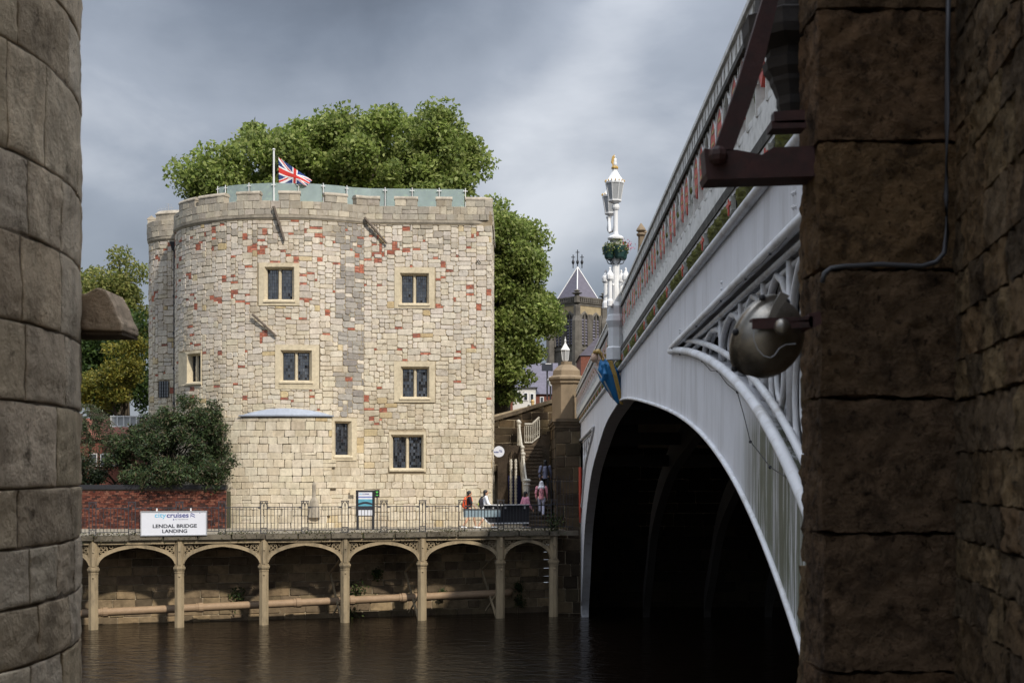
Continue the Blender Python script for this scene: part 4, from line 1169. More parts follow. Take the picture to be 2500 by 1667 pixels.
def clumps_fill(clumps, n_leaf, size, cols, rng, aspect=.55, shell=(.3, 1.15), bias=.45, up=.35):
    """clumps: list of (centre, radius vec); leaves spread on and inside each"""
    vol = np.array([r[0] * r[2] for c, r in clumps]); vol = vol / vol.sum()
    VV, CC = [], []
    for (c, r), q in zip(clumps, vol):
        n = max(12, int(n_leaf * q))
        d = rng.normal(size=(n, 3)); d /= np.linalg.norm(d, axis=1)[:, None]
        rad = rng.uniform(shell[0] ** 3, shell[1] ** 3, size=(n, 1)) ** (1 / 3)
        g_ = rng.normal(size=(n, 3)) * .56; pick = rng.random((n, 1)) < .6
        g_ /= np.maximum(1, np.linalg.norm(g_, axis=1)[:, None] / 1.25)
        pts = np.array(c) + np.where(pick, g_, d * rad) * np.array(r) * rng.uniform(.8, 1.2, 3)
        k = rng.uniform(.82, 1.18)
        V, C = leaf_cloud(pts, d * bias, size, cols, rng, aspect, up)
        VV.append(V); CC.append(C * k)
    return np.concatenate(VV), np.concatenate(CC)
def hull_clumps(hulls, n, rad, rng, surf=.72, flat=.8):
    """sub-clumps spread through big ellipsoids, mostly near the outside"""
    out = []
    w = np.array([h[1][0] * h[1][2] for h in hulls]); w = w / w.sum()
    for (c, r), q in zip(hulls, w):
        for k in range(max(3, int(n * q))):
            d = rng.normal(size=3); d /= np.linalg.norm(d)
            if d[1] > .45 and rng.random() < .6: d[1] = -d[1]
            t = rng.uniform(surf, 1.0) if rng.random() < .82 else rng.uniform(.2, surf)
            rr = rng.uniform(*rad)
            out.append((np.array(c) + d * np.array(r) * t, np.array((rr, rr, rr * flat))))
    return out
def make_tree(name, base, trunk_h, trunk_r, hulls, ncl, rad, nleaf, size, cols, label, seed, group=None, limbs=9, mat_=None, cat='tree', aspect=.6):
    rng = np.random.default_rng(seed); rr = random.Random(seed)
    t = thing(name, base, label, cat, group)
    cl = hull_clumps(hulls, ncl, rad, rng)
    mb = MB(); b = Vector(base); top = b + Vector((rr.uniform(-.4, .4), rr.uniform(-.3, .3), trunk_h))
    mb.tube([b - Vector((0, 0, .3)), b.lerp(top, .3) + Vector((.1, 0, 0)), b.lerp(top, .65), top], [trunk_r * 1.3, trunk_r, trunk_r * .85, trunk_r * .7], 10)
    ids = rr.sample(range(len(cl)), min(limbs, len(cl)))
    for i in ids:
        c = Vector(cl[i][0]); st = b.lerp(top, rr.uniform(.55, 1.0)); md = st.lerp(c, .5) + Vector((0, 0, rr.uniform(.2, .9)))
        mb.tube([st, st.lerp(md, .5) + Vector((rr.uniform(-.2, .2), 0, .1)), md, c.lerp(md, .4), c], [trunk_r * .42, trunk_r * .33, trunk_r * .24, trunk_r * .15, trunk_r * .06], 6)
    mb.build('trunk', M_BARK, t, smooth=True)
    V, C = clumps_fill(cl, nleaf, size, cols, rng, aspect)
    leaf_object('crown', V, C, mat_ or M_LEAF, t)
    return t
GP = [c8(124, 138, 70, 1.1), c8(110, 126, 60, 1.1), c8(138, 150, 82, 1.1), c8(96, 112, 52, 1.1), c8(148, 156, 94, 1.1)]
GD = [c8(72, 92, 44, 0.90), c8(60, 80, 38, 0.90), c8(84, 104, 50, 0.90), c8(52, 70, 36, 0.90)]
GY = [c8(128, 126, 58, 0.86), c8(150, 138, 56, 0.86), c8(110, 116, 50, 0.86), c8(128, 126, 56, 0.86)]
GO = [c8(120, 124, 66, 1.18), c8(104, 110, 56, 1.18), c8(136, 134, 78, 1.18), c8(88, 98, 48, 1.18)]
def H(px_, py_, Y, rpx, rpy, ry): p = at(px_, py_, Y); return (p[:], (rpx * Y / F, ry, rpy * Y / F))
YB = 82
make_tree('plane_tree', (xat(800, YB), YB, 3.6), 13, .8,
          [H(500, 455, YB - 1, 45, 45, 3), H(570, 440, YB - 1, 75, 68, 4.5), H(660, 415, YB, 80, 78, 5), H(760, 392, YB, 85, 85, 5), H(860, 370, YB, 90, 75, 5), H(975, 362, YB, 90, 75, 5.5), H(1070, 355, YB, 65, 72, 4), H(1115, 440, YB, 55, 90, 4), H(760, 515, YB, 270, 80, 5), H(1000, 500, YB, 175, 100, 5), H(900, 440, YB - 2, 150, 80, 4), H(1040, 440, YB - 2, 95, 80, 4), H(622, 318, YB, 6, 18, 1)],
          400, (.4, 1.15), 105000, (.17, .38), GP, 'huge bright green plane tree rising behind the stone tower', 21, limbs=34)
YC = 74
make_tree('plane_tree', (xat(1215, YC), YC, 3.6), 9, .55,
          [H(1225, 620, YC, 95, 110, 3), H(1250, 740, YC, 95, 110, 3.2), H(1275, 800, YC, 75, 90, 2.6), H(1235, 890, YC, 70, 85, 2.4), H(1180, 700, YC + 1, 80, 200, 3)],
          150, (.45, 1.0), 60000, (.14, .30), [tuple(v * .92 for v in c) for c in GP], 'tall green plane tree between the stone tower and the church', 22, limbs=14)
YL = 96
make_tree('background_tree', (xat(285, YL), YL, 3.6), 12, .5,
          [H(245, 720, YL, 60, 70, 3), H(310, 690, YL, 45, 60, 2.6), H(330, 770, YL, 50, 70, 2.6), H(270, 790, YL, 75, 70, 3), H(180, 740, YL, 60, 100, 3)],
          70, (.45, 1.1), 20000, (.18, .34), GO, 'olive green tree with see through crown behind the left wall', 23, 'trees left of the tower', limbs=18)
YM = 86
make_tree('background_tree', (xat(255, YM), YM, 3.6), 8, .45,
          [H(240, 890, YM, 80, 95, 3), H(320, 850, YM, 60, 90, 3), H(170, 880, YM, 80, 110, 3), H(330, 960, YM, 60, 70, 2.4)],
          80, (.6, 1.3), 22000, (.17, .32), GD, 'dark green dense tree left of the turret', 24, 'trees left of the tower')
YN = 79
make_tree('background_tree', (xat(300, YN), YN, 3.6), 6, .25,
          [H(300, 900, YN, 38, 60, 1.6), H(325, 870, YN, 25, 45, 1.4), H(275, 950, YN, 35, 40, 1.5), H(225, 965, YN, 30, 50, 1.5)],
          38, (.3, .7), 8000, (.13, .24), GY, 'yellowing young tree in front of the dark tree by the turret', 25, 'trees left of the tower')
# shrubs over the brick wall
SH_ = [c8(62, 78, 46, 1.05), c8(50, 66, 38, 1.05), c8(78, 92, 56, 1.05), c8(44, 58, 36, 1.05), c8(84, 76, 56, .9)]
YS = 61.6
make_tree('buddleia_shrub', (xat(430, YS), YS, zbt - .2), 1.2, .10,
          [H(440, 1090, YS, 115, 95, 1.1), H(350, 1120, YS, 80, 70, 1.1), H(500, 1080, YS - .3, 55, 90, .8), H(395, 1040, YS + .2, 60, 60, 1.0), H(440, 1000, YS + .3, 45, 45, .6), H(510, 1015, YS - .1, 35, 30, .5), H(430, 1150, YS - 1.0, 115, 42, .6), H(480, 1165, YS - 1.3, 70, 25, .3), H(535, 1140, YS - 1.2, 32, 50, .5), H(355, 1165, YS - 1.2, 60, 25, .3), H(310, 1080, YS + .3, 50, 45, .8)],
          150, (.2, .5), 32000, (.10, .24), SH_, 'large dark green shrub spilling over the brick wall against the tower', 31, None, limbs=30, mat_=M_SHRUB, cat='shrub', aspect=.3)
rg = np.random.default_rng(8)
YH = 62.2
make_tree('clipped_hedge', (xat(280, YH), YH, zbt - .3), .6, .06, [H(270, 1160, YH, 110, 40, .7), H(190, 1160, YH, 60, 45, .7)], 50, (.2, .4), 9000, (.06, .14), [c8(40, 52, 30, .7), c8(32, 44, 26, .7), c8(52, 62, 36, .7)], 'low dark hedge behind the brick wall under the shrub', 33, None, limbs=6, mat_=M_SHRUB, cat='hedge')
# weeping tree at the far left
wt = thing('weeping_tree', (xat(175, 63), 63, 3.6), 'weeping grey green tree hanging beside the left stone wall', 'tree')
mb = MB(); b = Vector((xat(150, 63), 63, 3.4)); mb.tube([b, b + Vector((.2, 0, 3)), b + Vector((.6, 0, 5.4))], [.16, .13, .08], 8)
VV, CC = [], []
rr_ = random.Random(3)
for k in range(46):
    st = at(rr_.uniform(150, 240), rr_.uniform(990, 1040), 63 + rr_.uniform(-.8, .8))
    end = st + Vector((rr_.uniform(-.3, 1.7), 0, -rr_.uniform(1.0, 3.3))); md = st.lerp(end, .4) + Vector((.35, 0, .5))
    pth = [st, st.lerp(md, .5) + Vector((0, 0, .12)), md, md.lerp(end, .5) + Vector((.08, 0, .1)), end]
    mb.tube(pth, [.02, .015, .012, .009, .005], 4)
    pts = []
    for q in range(90):
        t_ = rr_.uniform(.15, 1) * 4; i_ = min(3, int(t_)); p = pth[i_].lerp(pth[i_ + 1], t_ - i_); pts.append((p.x + rr_.gauss(0, .07), p.y + rr_.gauss(0, .07), p.z - rr_.uniform(0, .14)))
    V, C = leaf_cloud(np.array(pts), np.array((0, -.4, 0)), (.09, .2), [c8(84, 96, 66, .75), c8(70, 84, 56, .75), c8(96, 106, 76, .75)], rg, .3, 0)
    VV.append(V); CC.append(C)
mb.tube([b + Vector((.6, 0, 5.4)), at(215, 1003, 63), at(262, 1020, 63), at(300, 1052, 63)], [.05, .03, .022, .01], 5)
mb.build('trunk', M_BARK, wt); leaf_object('crown', np.concatenate(VV), np.concatenate(CC), M_SHRUB, wt)
# brick house behind the shrubs
YHO = 74
hx0, hx1 = xat(130, YHO), xat(330, YHO)
ho = thing('brick_house', ((hx0 + hx1) / 2, YHO + 2, 3.6), 'low red brick building with skylight half hidden by shrubs', 'building')
M_BRFAR = mat('far_brick', c8(136, 82, 66, .7), .9, .3, 6, .4, 9, .02)
zr_ = zat(1072, YHO)
MB().box(((hx0 + hx1) / 2, YHO + 2, (3.6 + zr_) / 2), (hx1 - hx0, 4, zr_ - 3.6)).build('wall', M_BRFAR, ho)
mb = MB(); zt_ = zat(1035, YHO)
mb.prism([(hx0 - .2, YHO - .2, zr_), (hx0 - .2, YHO + 2, zt_ + .4), (hx0 - .2, YHO + 4.2, zr_)], (hx1 - hx0 + .4, 0, 0)); rf = mb.build('roof', M_BRFAR, ho)
sk_ = MB(); a_, b_ = xat(272, YHO - 1), xat(334, YHO - 1)
sk_.box(((a_ + b_) / 2, YHO - .6, zat(1030, YHO)), (b_ - a_, .9, .55)); so_ = sk_.build('skylight', M_LANTERN, rf)
mb = MB()
for k in range(5): mb.box((a_ + (b_ - a_) * k / 4, YHO - 1.07, zat(1030, YHO)), (.06, .04, .56))
mb.box(((a_ + b_) / 2, YHO - 1.07, zat(1018, YHO)), (b_ - a_ + .1, .06, .06)); mb.box(((a_ + b_) / 2, YHO - 1.07, zat(1042, YHO)), (b_ - a_ + .1, .06, .06)); mb.build('skylight_frame', M_WHITE, rf)
for k in range(3):
    wx = xat(228 + 26 * k, YHO - .05)
    w_ = MB().box((wx, YHO - .03, zat(1122, YHO)), (.4, .06, .7)).build('window', M_WHITE, ho)
    MB().box((wx, YHO - .07, zat(1122, YHO)), (.3, .03, .58)).build('pane', M_LEADGLASS, w_)

# ================================================================== FAR ABUTMENT, STAIR, APPROACH WALL
AB = [(112, 96, 76), (96, 82, 66), (128, 108, 82), (84, 72, 58), (104, 90, 70), (140, 122, 94)]
def block_wall(mb_or_parent, p0, p1, z0, z1, hr, wr, rn, out, m=M_ABUT, cols=AB, parts=True, k=.7, name='stone', ztop=None):
    """dressed blocks on the vertical plane p0->p1 (plan points)"""
    p0, p1 = Vector(p0), Vector(p1); L_ = (p1 - p0).length; d = (p1 - p0) / L_
    nrm = Vector((d.y, -d.x)) * out
    pl = lambda s, z, q: Vector((p0.x + d.x * s + nrm.x * q, p0.y + d.y * s + nrm.y * q, z))
    inf = MB(); z = z0
    while z < z1 - .08:
        h = min(rn.uniform(*hr), z1 - z); s = -rn.uniform(0, .3)
        while s < L_ - .02:
            w = rn.uniform(*wr); a_, b_ = max(0, s), min(L_, s + w)
            s += w
            if b_ - a_ < .06: continue
            hh = h
            if ztop:
                zt__ = ztop((a_ + b_) / 2)
                if z > zt__ - .05: continue
                hh = min(h, zt__ - z)
            t_ = MB() if parts else inf
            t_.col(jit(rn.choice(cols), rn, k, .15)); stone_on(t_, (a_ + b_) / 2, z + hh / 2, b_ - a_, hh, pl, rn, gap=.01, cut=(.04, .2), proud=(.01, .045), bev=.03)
            if parts: t_.build(name, m, mb_or_parent)
        z += h
    if not parts: inf.build('stone_infill', m, mb_or_parent, kind='stuff')
YPS = 66.9
abc = at(1383, 1000, YPS)
ab = thing('far_bridge_pier', (abc.x, 64, 0), 'brown stone octagonal bridge pier at the foot of the stairs', 'pier')
zc_ = zat(1035, YPS - .7)
x0_, x1_ = 1.95, BX(60) - .02
MB().box(((x0_ + x1_) / 2 + .02, 63.75, zc_ / 2 - .7), (x1_ - x0_ - .02, 7.5, zc_ + .6)).build('base_core', M_MORTAR, ab)
block_wall(ab, (x0_, 59.98), (x1_, 59.98), -.4, zc_ - .35, (.42, .62), (.5, .9), R, 1, k=.5)
block_wall(ab, (x0_, 67.5), (x0_, 60.0), DECK, zc_ - .35, (.42, .62), (.6, 1.0), R, 1, k=.5)
mb = MB().col(c8(118, 102, 82, .7))
for i_, (o_, za, zb) in enumerate(((.04, zc_ - .36, zc_ - .22), (.10, zc_ - .22, zc_ - .10), (.16, zc_ - .10, zc_ + .04))):
    mb.box(((x0_ + x1_) / 2, 63.75, (za + zb) / 2), (x1_ - x0_ + 2 * o_, 7.5 + 2 * o_, zb - za))
mb.build('base_cornice', M_ABUT, ab)
M_PIERST = mat('pale_pier_stone', c8(150, 132, 108, .75), .92, .3, 3, .4, 18, .02, dirt=c8(90, 76, 62), dirt_scale=1.5, dirt_amt=.7, stretch=(1, 1, .4))
zs0, zs1 = zc_ + .04, zat(930, YPS)
r8 = 35 * YPS / F / math.cos(math.pi / 8)
MB().lathe((abc.x, YPS, 0), [(r8 * 1.08, zs0), (r8 * 1.08, zs0 + .12), (r8, zs0 + .2), (r8, zs1 - .18)], 8).build('shaft', M_PIERST, ab)
MB().lathe((abc.x, YPS, 0), [(r8, zs1 - .18), (r8 * 1.12, zs1 - .12), (r8 * 1.12, zs1 - .02), (r8 * 1.25, zs1 + .06), (r8 * 1.25, zs1 + .16), (r8 * .95, zs1 + .26), (r8 * .92, zs1 + .5), (r8 * .6, zs1 + .72), (r8 * .38, zs1 + .8), (r8 * .38, zs1 + .95)], 8).build('cap', M_PIERST, ab)
# small lantern standing on the pier
lt = thing('small_lantern', (abc.x, YPS, zs1 + .95), 'small white lantern on top of the octagonal stone pier', 'lamp')
lx, ly, lz = abc.x - .06, YPS, zs1 + .95
sc_ = 57.5 / F
MB().lathe((lx, ly, lz), [(.10, 0), (.12, .03), (.15, .05), (.15, .08)], 6).build('base', M_WHITE, lt)
MB().lathe((lx, ly, lz), [(.16, .08), (.215, .56)], 6).build('glass', M_LANTERN, lt)
MB().lathe((lx, ly, lz), [(.25, .56), (.25, .60), (.20, .66), (.11, .80), (.05, .90), (.035, 1.0), (.06, 1.04), (.02, 1.12), (.01, 1.25)], 6).build('cap', M_WHITE, lt)
mb = MB()
for k in range(6):
    w = 2 * math.pi * (k + .5) / 6; mb.tube([(lx + .165 * math.cos(w), ly + .165 * math.sin(w), lz + .08), (lx + .22 * math.cos(w), ly + .22 * math.sin(w), lz + .57)], .014, 4)
mb.build('glazing_bar', M_WHITE, lt)

# stairs: a flight away from the river, then a landing
STX0, STY0, NST = 1.36, 60.9, 22
st = thing('stone_stairs', (STX0, STY0, DECK), 'brown stone steps climbing from the walkway to the bridge', 'stairs')
RISE, GO_ = .175, .27
for i in range(NST):
    xc = STX0 - .45 * i / NST; z1 = DECK + RISE * (i + 1)
    mb = MB().col(jit((112, 98, 82), R, .75, .1)); mb.box((xc, STY0 + GO_ * (i + .5), (DECK + z1) / 2 - .1), (1.04, GO_ - .004, z1 - DECK + .2)); mb.box((xc, STY0 + GO_ * i - .012, z1 - .03), (1.05, .05, .06))
    mb.build('step', M_ABUT, st)
LZ = DECK + RISE * NST; LY = STY0 + GO_ * NST
MB().col(c8(110, 96, 80, .75)).box((.85, LY + .8, (LZ + 3.6) / 2), (2.0, 1.6, LZ - 3.6)).build('landing', M_ABUT, st)
for i in range(6):
    MB().col(jit((112, 98, 82), R, .75, .1)).box((.9 + .28 * i + .14, LY + .9, LZ + RISE * (i + 1) / 2 + .0), (.28, 1.2, RISE * (i + 1) - .01)).build('step', M_ABUT, st)
# balustrade of the stairs: white cast iron with newels
sr = thing('stair_railing', (STX0 - .75, STY0 + 1, DECK), 'cream white cast iron railing with pointed tracery along the stairs', 'railing')
M_CREAM = mat('cream_iron_paint', c8(206, 200, 186, .8), .55, .18, 9, .2, 30, dirt=c8(130, 120, 100), dirt_scale=4, dirt_amt=.5)
def stx(y): return STX0 - .56 - .45 * (y - STY0) / (GO_ * NST)
def stz(y): return DECK + RISE * (y - STY0) / GO_
def newel(p, h, r, nm='newel'):
    return MB().lathe(p, [(r * 1.3, 0), (r * 1.3, .1), (r, .16), (r, h - .28), (r * 1.35, h - .22), (r * 1.1, h - .16), (r * 1.1, h - .12), (r * 1.6, h - .06), (r * 1.6, h - .01), (r * .8, h + .05)], 8).build(nm, M_CREAM, sr)
yb = STY0 + 1.5
newel((stx(yb), yb, stz(yb) - .25), 1.45, .13)
ym = STY0 + 3.4
for y, r in ((ym, .07), (ym + .5, .065), (LY - .1, .07), (LY + .35, .065)): newel((stx(y), y, min(stz(y), LZ) - .1), 1.32, r)
for ya, yc in ((yb, ym), (ym + .5, LY - .1)):
    N_ = int((yc - ya) / .16)
    mb = MB()
    pa_, pc_ = Vector((stx(ya), ya, stz(ya))), Vector((stx(yc), yc, stz(yc)))
    mb.tube([pa_ + Vector((0, 0, 1.0)), pc_ + Vector((0, 0, 1.0))], (.045), 6); mb.tube([pa_ + Vector((0, 0, .12)), pc_ + Vector((0, 0, .12))], .04, 6); mb.tube([pa_ + Vector((0, 0, .38)), pc_ + Vector((0, 0, .38))], .02, 5)
    for k in range(1, N_):
        p = pa_.lerp(pc_, k / N_); mb.tube([p + Vector((0, 0, .12)), p + Vector((0, 0, .8))], .016, 4)
        d_ = (pc_ - pa_) / N_
        mb.tube([p + Vector((0, 0, .8)), p + d_ * .5 + Vector((0, 0, .98))], .014, 4); mb.tube([p + Vector((0, 0, .8)), p - d_ * .5 + Vector((0, 0, .98))], .014, 4)
    mb.build('sloping_balustrade', M_CREAM, sr)
    # cast panel string below
    MB().hexa([(pa_.x - .06, ya, pa_.z - .45), (pa_.x + .06, ya, pa_.z - .45), (pa_.x + .06, ya, pa_.z + .08), (pa_.x - .06, ya, pa_.z + .08), (pc_.x - .06, yc, pc_.z - .45), (pc_.x + .06, yc, pc_.z - .45), (pc_.x + .06, yc, pc_.z + .08), (pc_.x - .06, yc, pc_.z + .08)]).build('string', M_CREAM, sr)
# front-facing balustrade of the upper flight
yq = LY + .25
ux0, ux1 = xat(1281, yq), xat(1317, yq)
for k in range(9):
    x = ux0 + (ux1 - ux0) * k / 8; zt2 = zat(np.interp(k, (0, 4, 8), (1035, 1035, 1018)), yq); zb2 = zat(np.interp(k, (0, 4, 8), (1079, 1079, 1064)), yq)
    mb = MB().tube([(x, yq, zb2), (x, yq, zt2 - .14)], .018, 5)
    if k < 8:
        x2 = x + (ux1 - ux0) / 8; zn = zat(np.interp(k + .5, (0, 4, 8), (1035, 1035, 1018)), yq)
        mb.tube([(x, yq, zt2 - .14), ((x + x2) / 2, yq, zn - .02)], .014, 4); mb.tube([(x2, yq, zt2 - .14 + (zn - zt2) * 2), ((x + x2) / 2, yq, zn - .02)], .014, 4)
        c_ = Vector(((x + x2) / 2, yq, zb2 + .28)); mb.tube([c_ + Vector((.05 * math.cos(q * .9), 0, .05 * math.sin(q * .9))) for q in range(7)], .012, 4, up=(0, 1, 0), closed=True)
    mb.build('baluster', M_CREAM, sr)
mb = MB().tube([(ux0, yq, zat(1035, yq)), ((ux0 + ux1) / 2, yq, zat(1035, yq)), (ux1, yq, zat(1018, yq))], .05, 6); mb.tube([(ux0, yq, zat(1080, yq)), ((ux0 + ux1) / 2, yq, zat(1080, yq)), (ux1, yq, zat(1065, yq))], .04, 6); mb.build('upper_rails', M_CREAM, sr)

# curved approach wall behind the stairs, with the arched recess below
YW = 70.5
aw = thing('approach_wall', (xat(1280, YW), YW, 3.6), 'dark stone parapet wall of the bridge approach behind the stairs', 'wall')
wx0, wx1 = xat(1150, YW + .6), xat(1420, YW)
def wtop(px_): return np.interp(px_, (1150, 1210, 1260, 1310, 1350, 1420), (1026, 1018, 1004, 987, 975, 958))
NB_ = 14
inf = MB()
MB().add([(wx0, YW + .3, 6.3), (wx1, YW + .3, 6.3), (wx1, YW + .3, zat(wtop(1420), YW)), (wx0, YW + .3, zat(wtop(1150), YW)), (wx0, YW + .7, 6.3), (wx1, YW + .7, 6.3), (wx1, YW + .7, zat(wtop(1420), YW)), (wx0, YW + .7, zat(wtop(1150), YW))],
         [(0, 1, 2, 3), (7, 6, 5, 4), (0, 4, 5, 1), (3, 2, 6, 7)]).build('wall_core', M_MORTAR, aw)
block_wall(aw, (wx0, YW + .3), (wx1, YW + .3), 6.3, 11, (.32, .42), (.5, 1.0), R, 1, k=.42, ztop=lambda s: zat(wtop(PX + (wx0 + s) * F / YW), YW) - .16)
cp = [Vector((xat(p, YW), YW + .45, zat(wtop(p), YW) - .06)) for p in (1150, 1210, 1235, 1260, 1285, 1310, 1350, 1420)]
for a_, b_ in zip(cp[:-1], cp[1:]):
    MB().col(jit((124, 110, 92), R, .6)).hexa([a_ + Vector((0, -.3, -.1)), b_ + Vector((-.01, -.3, -.1)), b_ + Vector((-.01, .3, -.1)), a_ + Vector((0, .3, -.1)), a_ + Vector((0, -.26, .1)), b_ + Vector((-.01, -.26, .1)), b_ + Vector((-.01, .26, .1)), a_ + Vector((0, .26, .1))]).build('coping_stone', M_ABUT, aw)
# stone flank right of the steps, carrying the approach
fw = thing('stair_flank_wall', (2.4, 69, 3.6), 'high brown stone wall on the right of the steps', 'wall')
MB().box((2.6, 68.9, 6.0), (.9, 2.6, 5.6)).build('wall_core', M_MORTAR, fw)
block_wall(fw, (2.13, 70.2), (2.13, 67.62), DECK, 8.8, (.45, .6), (.7, 1.2), R, 1, k=.45)
MB().col(c8(120, 106, 86, .5)).box((2.6, 68.9, 8.9), (1.1, 2.6, .22)).build('coping', M_ABUT, fw)
# recess under the landing: piers, blue door, twisted columns
rc = thing('undercroft_arch', (0, 66.5, 3.6), 'dark arched recess under the stairs with a blue door', 'archway')
yr = 65.6
MB().col(c8(84, 72, 60, .6)).box((xat(1228, yr), yr, 5.6), (.5, .6, 4.0)).build('stone_jamb', M_ABUT, rc)
M_DKBLUE = mat('dark_blue_door', c8(30, 34, 92, .8), .5, .2, 6, .1, 20)
MB().box((xat(1256, yr + .4), yr + .5, 4.9), (.9, .06, 2.4)).build('door', M_DKBLUE, rc)
mb = MB(); ap_ = [(xat(1232, yr), 5.6)]
arcp = [(xat(1232 + 40 * k / 10, yr), 6.4 + .9 * math.sin(math.pi * min(1, k / 10 * .98 + .01)) ** .6) for k in range(11)]
mb.prism([(x, yr - .2, z) for x, z in arcp] + [(xat(1272, yr), yr - .2, 7.55), (xat(1232, yr), yr - .2, 7.55)], (0, .5, 0)); mb.cur = c8(84, 72, 60, .6); mb.c = [c8(84, 72, 60, .6)] * len(mb.v); mb.hascol = True
mb.build('arch_head', M_ABUT, rc)
for px_ in (1247.5, 1259):
    x = xat(px_, yr - .5); mb = MB(); pts = []
    for k in range(60): mb_ = None
    N_ = 60
    mb.tube([(x, yr - .5, DECK), (x, yr - .5, 6.9)], .055, 8)
    for ph in (0, math.pi): mb.tube([(x + .05 * math.cos(k * .75 + ph), yr - .5 + .05 * math.sin(k * .75 + ph), DECK + .9 + 2.2 * k / N_) for k in range(N_)], .028, 5)
    mb.build('twisted_column', M_CREAM, rc)
# a black iron gate and screen at the stair foot
ig = thing('spiked_iron_screen', (xat(1345, 58.9), 58.9, DECK), 'black spiked iron screen between the stairs and the bridge pier', 'screen')
mb = MB()
for y_, py0, py1, x0s, x1s in ((58.9, 1232, 1290, 1296, 1338), (59.0, 1175, 1290, 1338, 1398)):
    xa, xb = xat(x0s, y_), xat(x1s, y_); nn = int((xb - xa) / .13)
    for k in range(nn + 1):
        x = xa + (xb - xa) * k / nn; zt__ = zat(py0 - 10, y_) if k % 2 else zat(py0 - 6, y_)
        b1 = MB().box((x, y_, (DECK + zt__) / 2), (.018, .018, zt__ - DECK)); b1.lathe((x, y_, zt__), [(.014, 0), (.02, .03), (.002, .12)], 4); b1.build('bar', M_RAILIRON, ig)
    for py_ in (py0, (py0 + 1285) / 2, 1285): mb.box(((xa + xb) / 2, y_, zat(py_, y_)), (xb - xa, .04, .03))
fan = [(xat(1305 + 17 * math.cos(a_), 58.7), 58.7, zat(1210 - 17 * math.sin(a_), 58.7)) for a_ in [math.pi * k / 10 for k in range(11)]]
mb.tube(fan, .014, 4)
for k in range(1, 10): p = Vector(fan[k]); c_ = Vector((xat(1305, 58.7), 58.7, zat(1210, 58.7))); mb.tube([p, p + (p - c_) * .45], [.012, .003], 4)
mb.build('rails_and_fan', M_RAILIRON, ig)
# approach road behind the wall (level with the bridge deck)
MB().box((7.5, 74.4, 5.9), (17, 6, 4.7)).build('approach_road', M_PAVE, kind='structure')

# round sign on the side of the tower
rs = at(1218, 1102, 63.3)
rsn = thing('round_sign', rs, 'round white hanging sign half hidden behind the tower corner', 'sign')
MB().tube([(rs.x, 63.3, rs.z), (rs.x, 63.34, rs.z)], 13.5 * 63.3 / F, 28).build('disc', M_SIGNW, rsn, smooth=False)
k_ = 63.3 / F
text_obj('cruises', M_NAVY, rsn, (rs.x, 63.29, rs.z), (1, 0, 0), (0, 0, 1), -12 * k_, -.6 * k_, -3.0 * k_, 1.6 * k_, (0, 0, 0), .02)
mb = MB()
for dz in (1.5, 4.5): mb.add([(rs.x + a_ * k_, 63.29, rs.z + (dz - b_) * k_) for a_, b_ in ((1, 1.2), (8, 3.4), (8, 2.0), (1, 0))], [(0, 1, 2, 3)])
mb.build('logo', M_NAVY, rsn)
MB().box((rs.x - .3, 63.36, rs.z + .05), (.9, .03, .05)).build('bracket', M_BLACKIRON, rsn)

# ================================================================== THE IRON BRIDGE
bridge = thing('iron_bridge', (BX(30), 30.4, 0), 'grey white cast iron arch bridge crossing the river on the right', 'bridge')
OP, OC = .03, .06
def prof_px(pts, off, far): q = [fpx(x, y, off) for x, y in pts]; return ([5.0] + [p[0] for p in q] + [66.0, 72.0], [q[0][1]] + [p[1] for p in q] + [far, far])
ZP_ = prof_px([(1838, 0), (1705, 300), (1600, 535), (1517, 718)], OP, 10.26)
ZR_ = prof_px([(1882, 431), (1651, 718), (1511.5, 904)], .02, 8.46)
ZC_ = prof_px([(1796, 434), (1600.5, 718), (1494.5, 882)], OC, 8.78)
zp = lambda Y: float(np.interp(Y, *ZP_)); zr = lambda Y: float(np.interp(Y, *ZR_)); zc = lambda Y: float(np.interp(Y, *ZC_))
YCR, ZCR = fpx(1515, 980)
NI = [(YCR, ZCR)] + [fpx(x, y) for x, y in ((1605, 994), (1659.5, 1021), (1695.6, 1045.7), (1731.7, 1081.7), (1763, 1124.6), (1794.8, 1181), (1824, 1235), (1853.4, 1296), (1880.5, 1361), (1905, 1429), (1930, 1501), (1957, 1582), (1982, 1665.6))]
FI = [(YCR, ZCR)] + [fpx(x, y) for x, y in ((1482.8, 1034), (1463.4, 1090.8), (1447.6, 1149), (1437.7, 1212.5), (1428.7, 1302.6), (1424, 1411), (1422.8, 1438), (1420.5, 1492))] + [(58.7, -1)]
NE = [fpx(x, y) for x, y in ((1640, 857), (1690, 861), (1734, 877), (1791, 922), (1829.6, 966.7), (1864.7, 1017.7), (1896.6, 1062.4), (1943.6, 1158), (1979.6, 1248.5))] + [(8.2, 5.65), (7.3, 5.1)]
FE = [fpx(x, y) for x, y in ((1452, 1041), (1447.6, 1063.7), (1436.4, 1109), (1429.6, 1149), (1424, 1212), (1418, 1275), (1414.5, 1400), (1413.8, 1492))] + [(62.8, -1)]
YN0, YF0 = NE[0][0], FE[0][0]
def catmull(P, per=6):
    P = [np.array(p, float) for p in P]; Q = [2 * P[0] - P[1]] + P + [2 * P[-1] - P[-2]]; out = []
    for i in range(1, len(Q) - 2):
        p0, p1, p2, p3 = Q[i - 1:i + 3]
        for k in range(per):
            t = k / per
            out.append(tuple(.5 * (2 * p1 + (p2 - p0) * t + (2 * p0 - 5 * p1 + 4 * p2 - p3) * t * t + (3 * p1 - p0 - 3 * p2 + p3) * t ** 3)))
    out.append(tuple(P[-1])); return [(float(a), float(b)) for a, b in out]
_pf = np.polyfit([p[0] for p in NE], [p[1] for p in NE], 4)
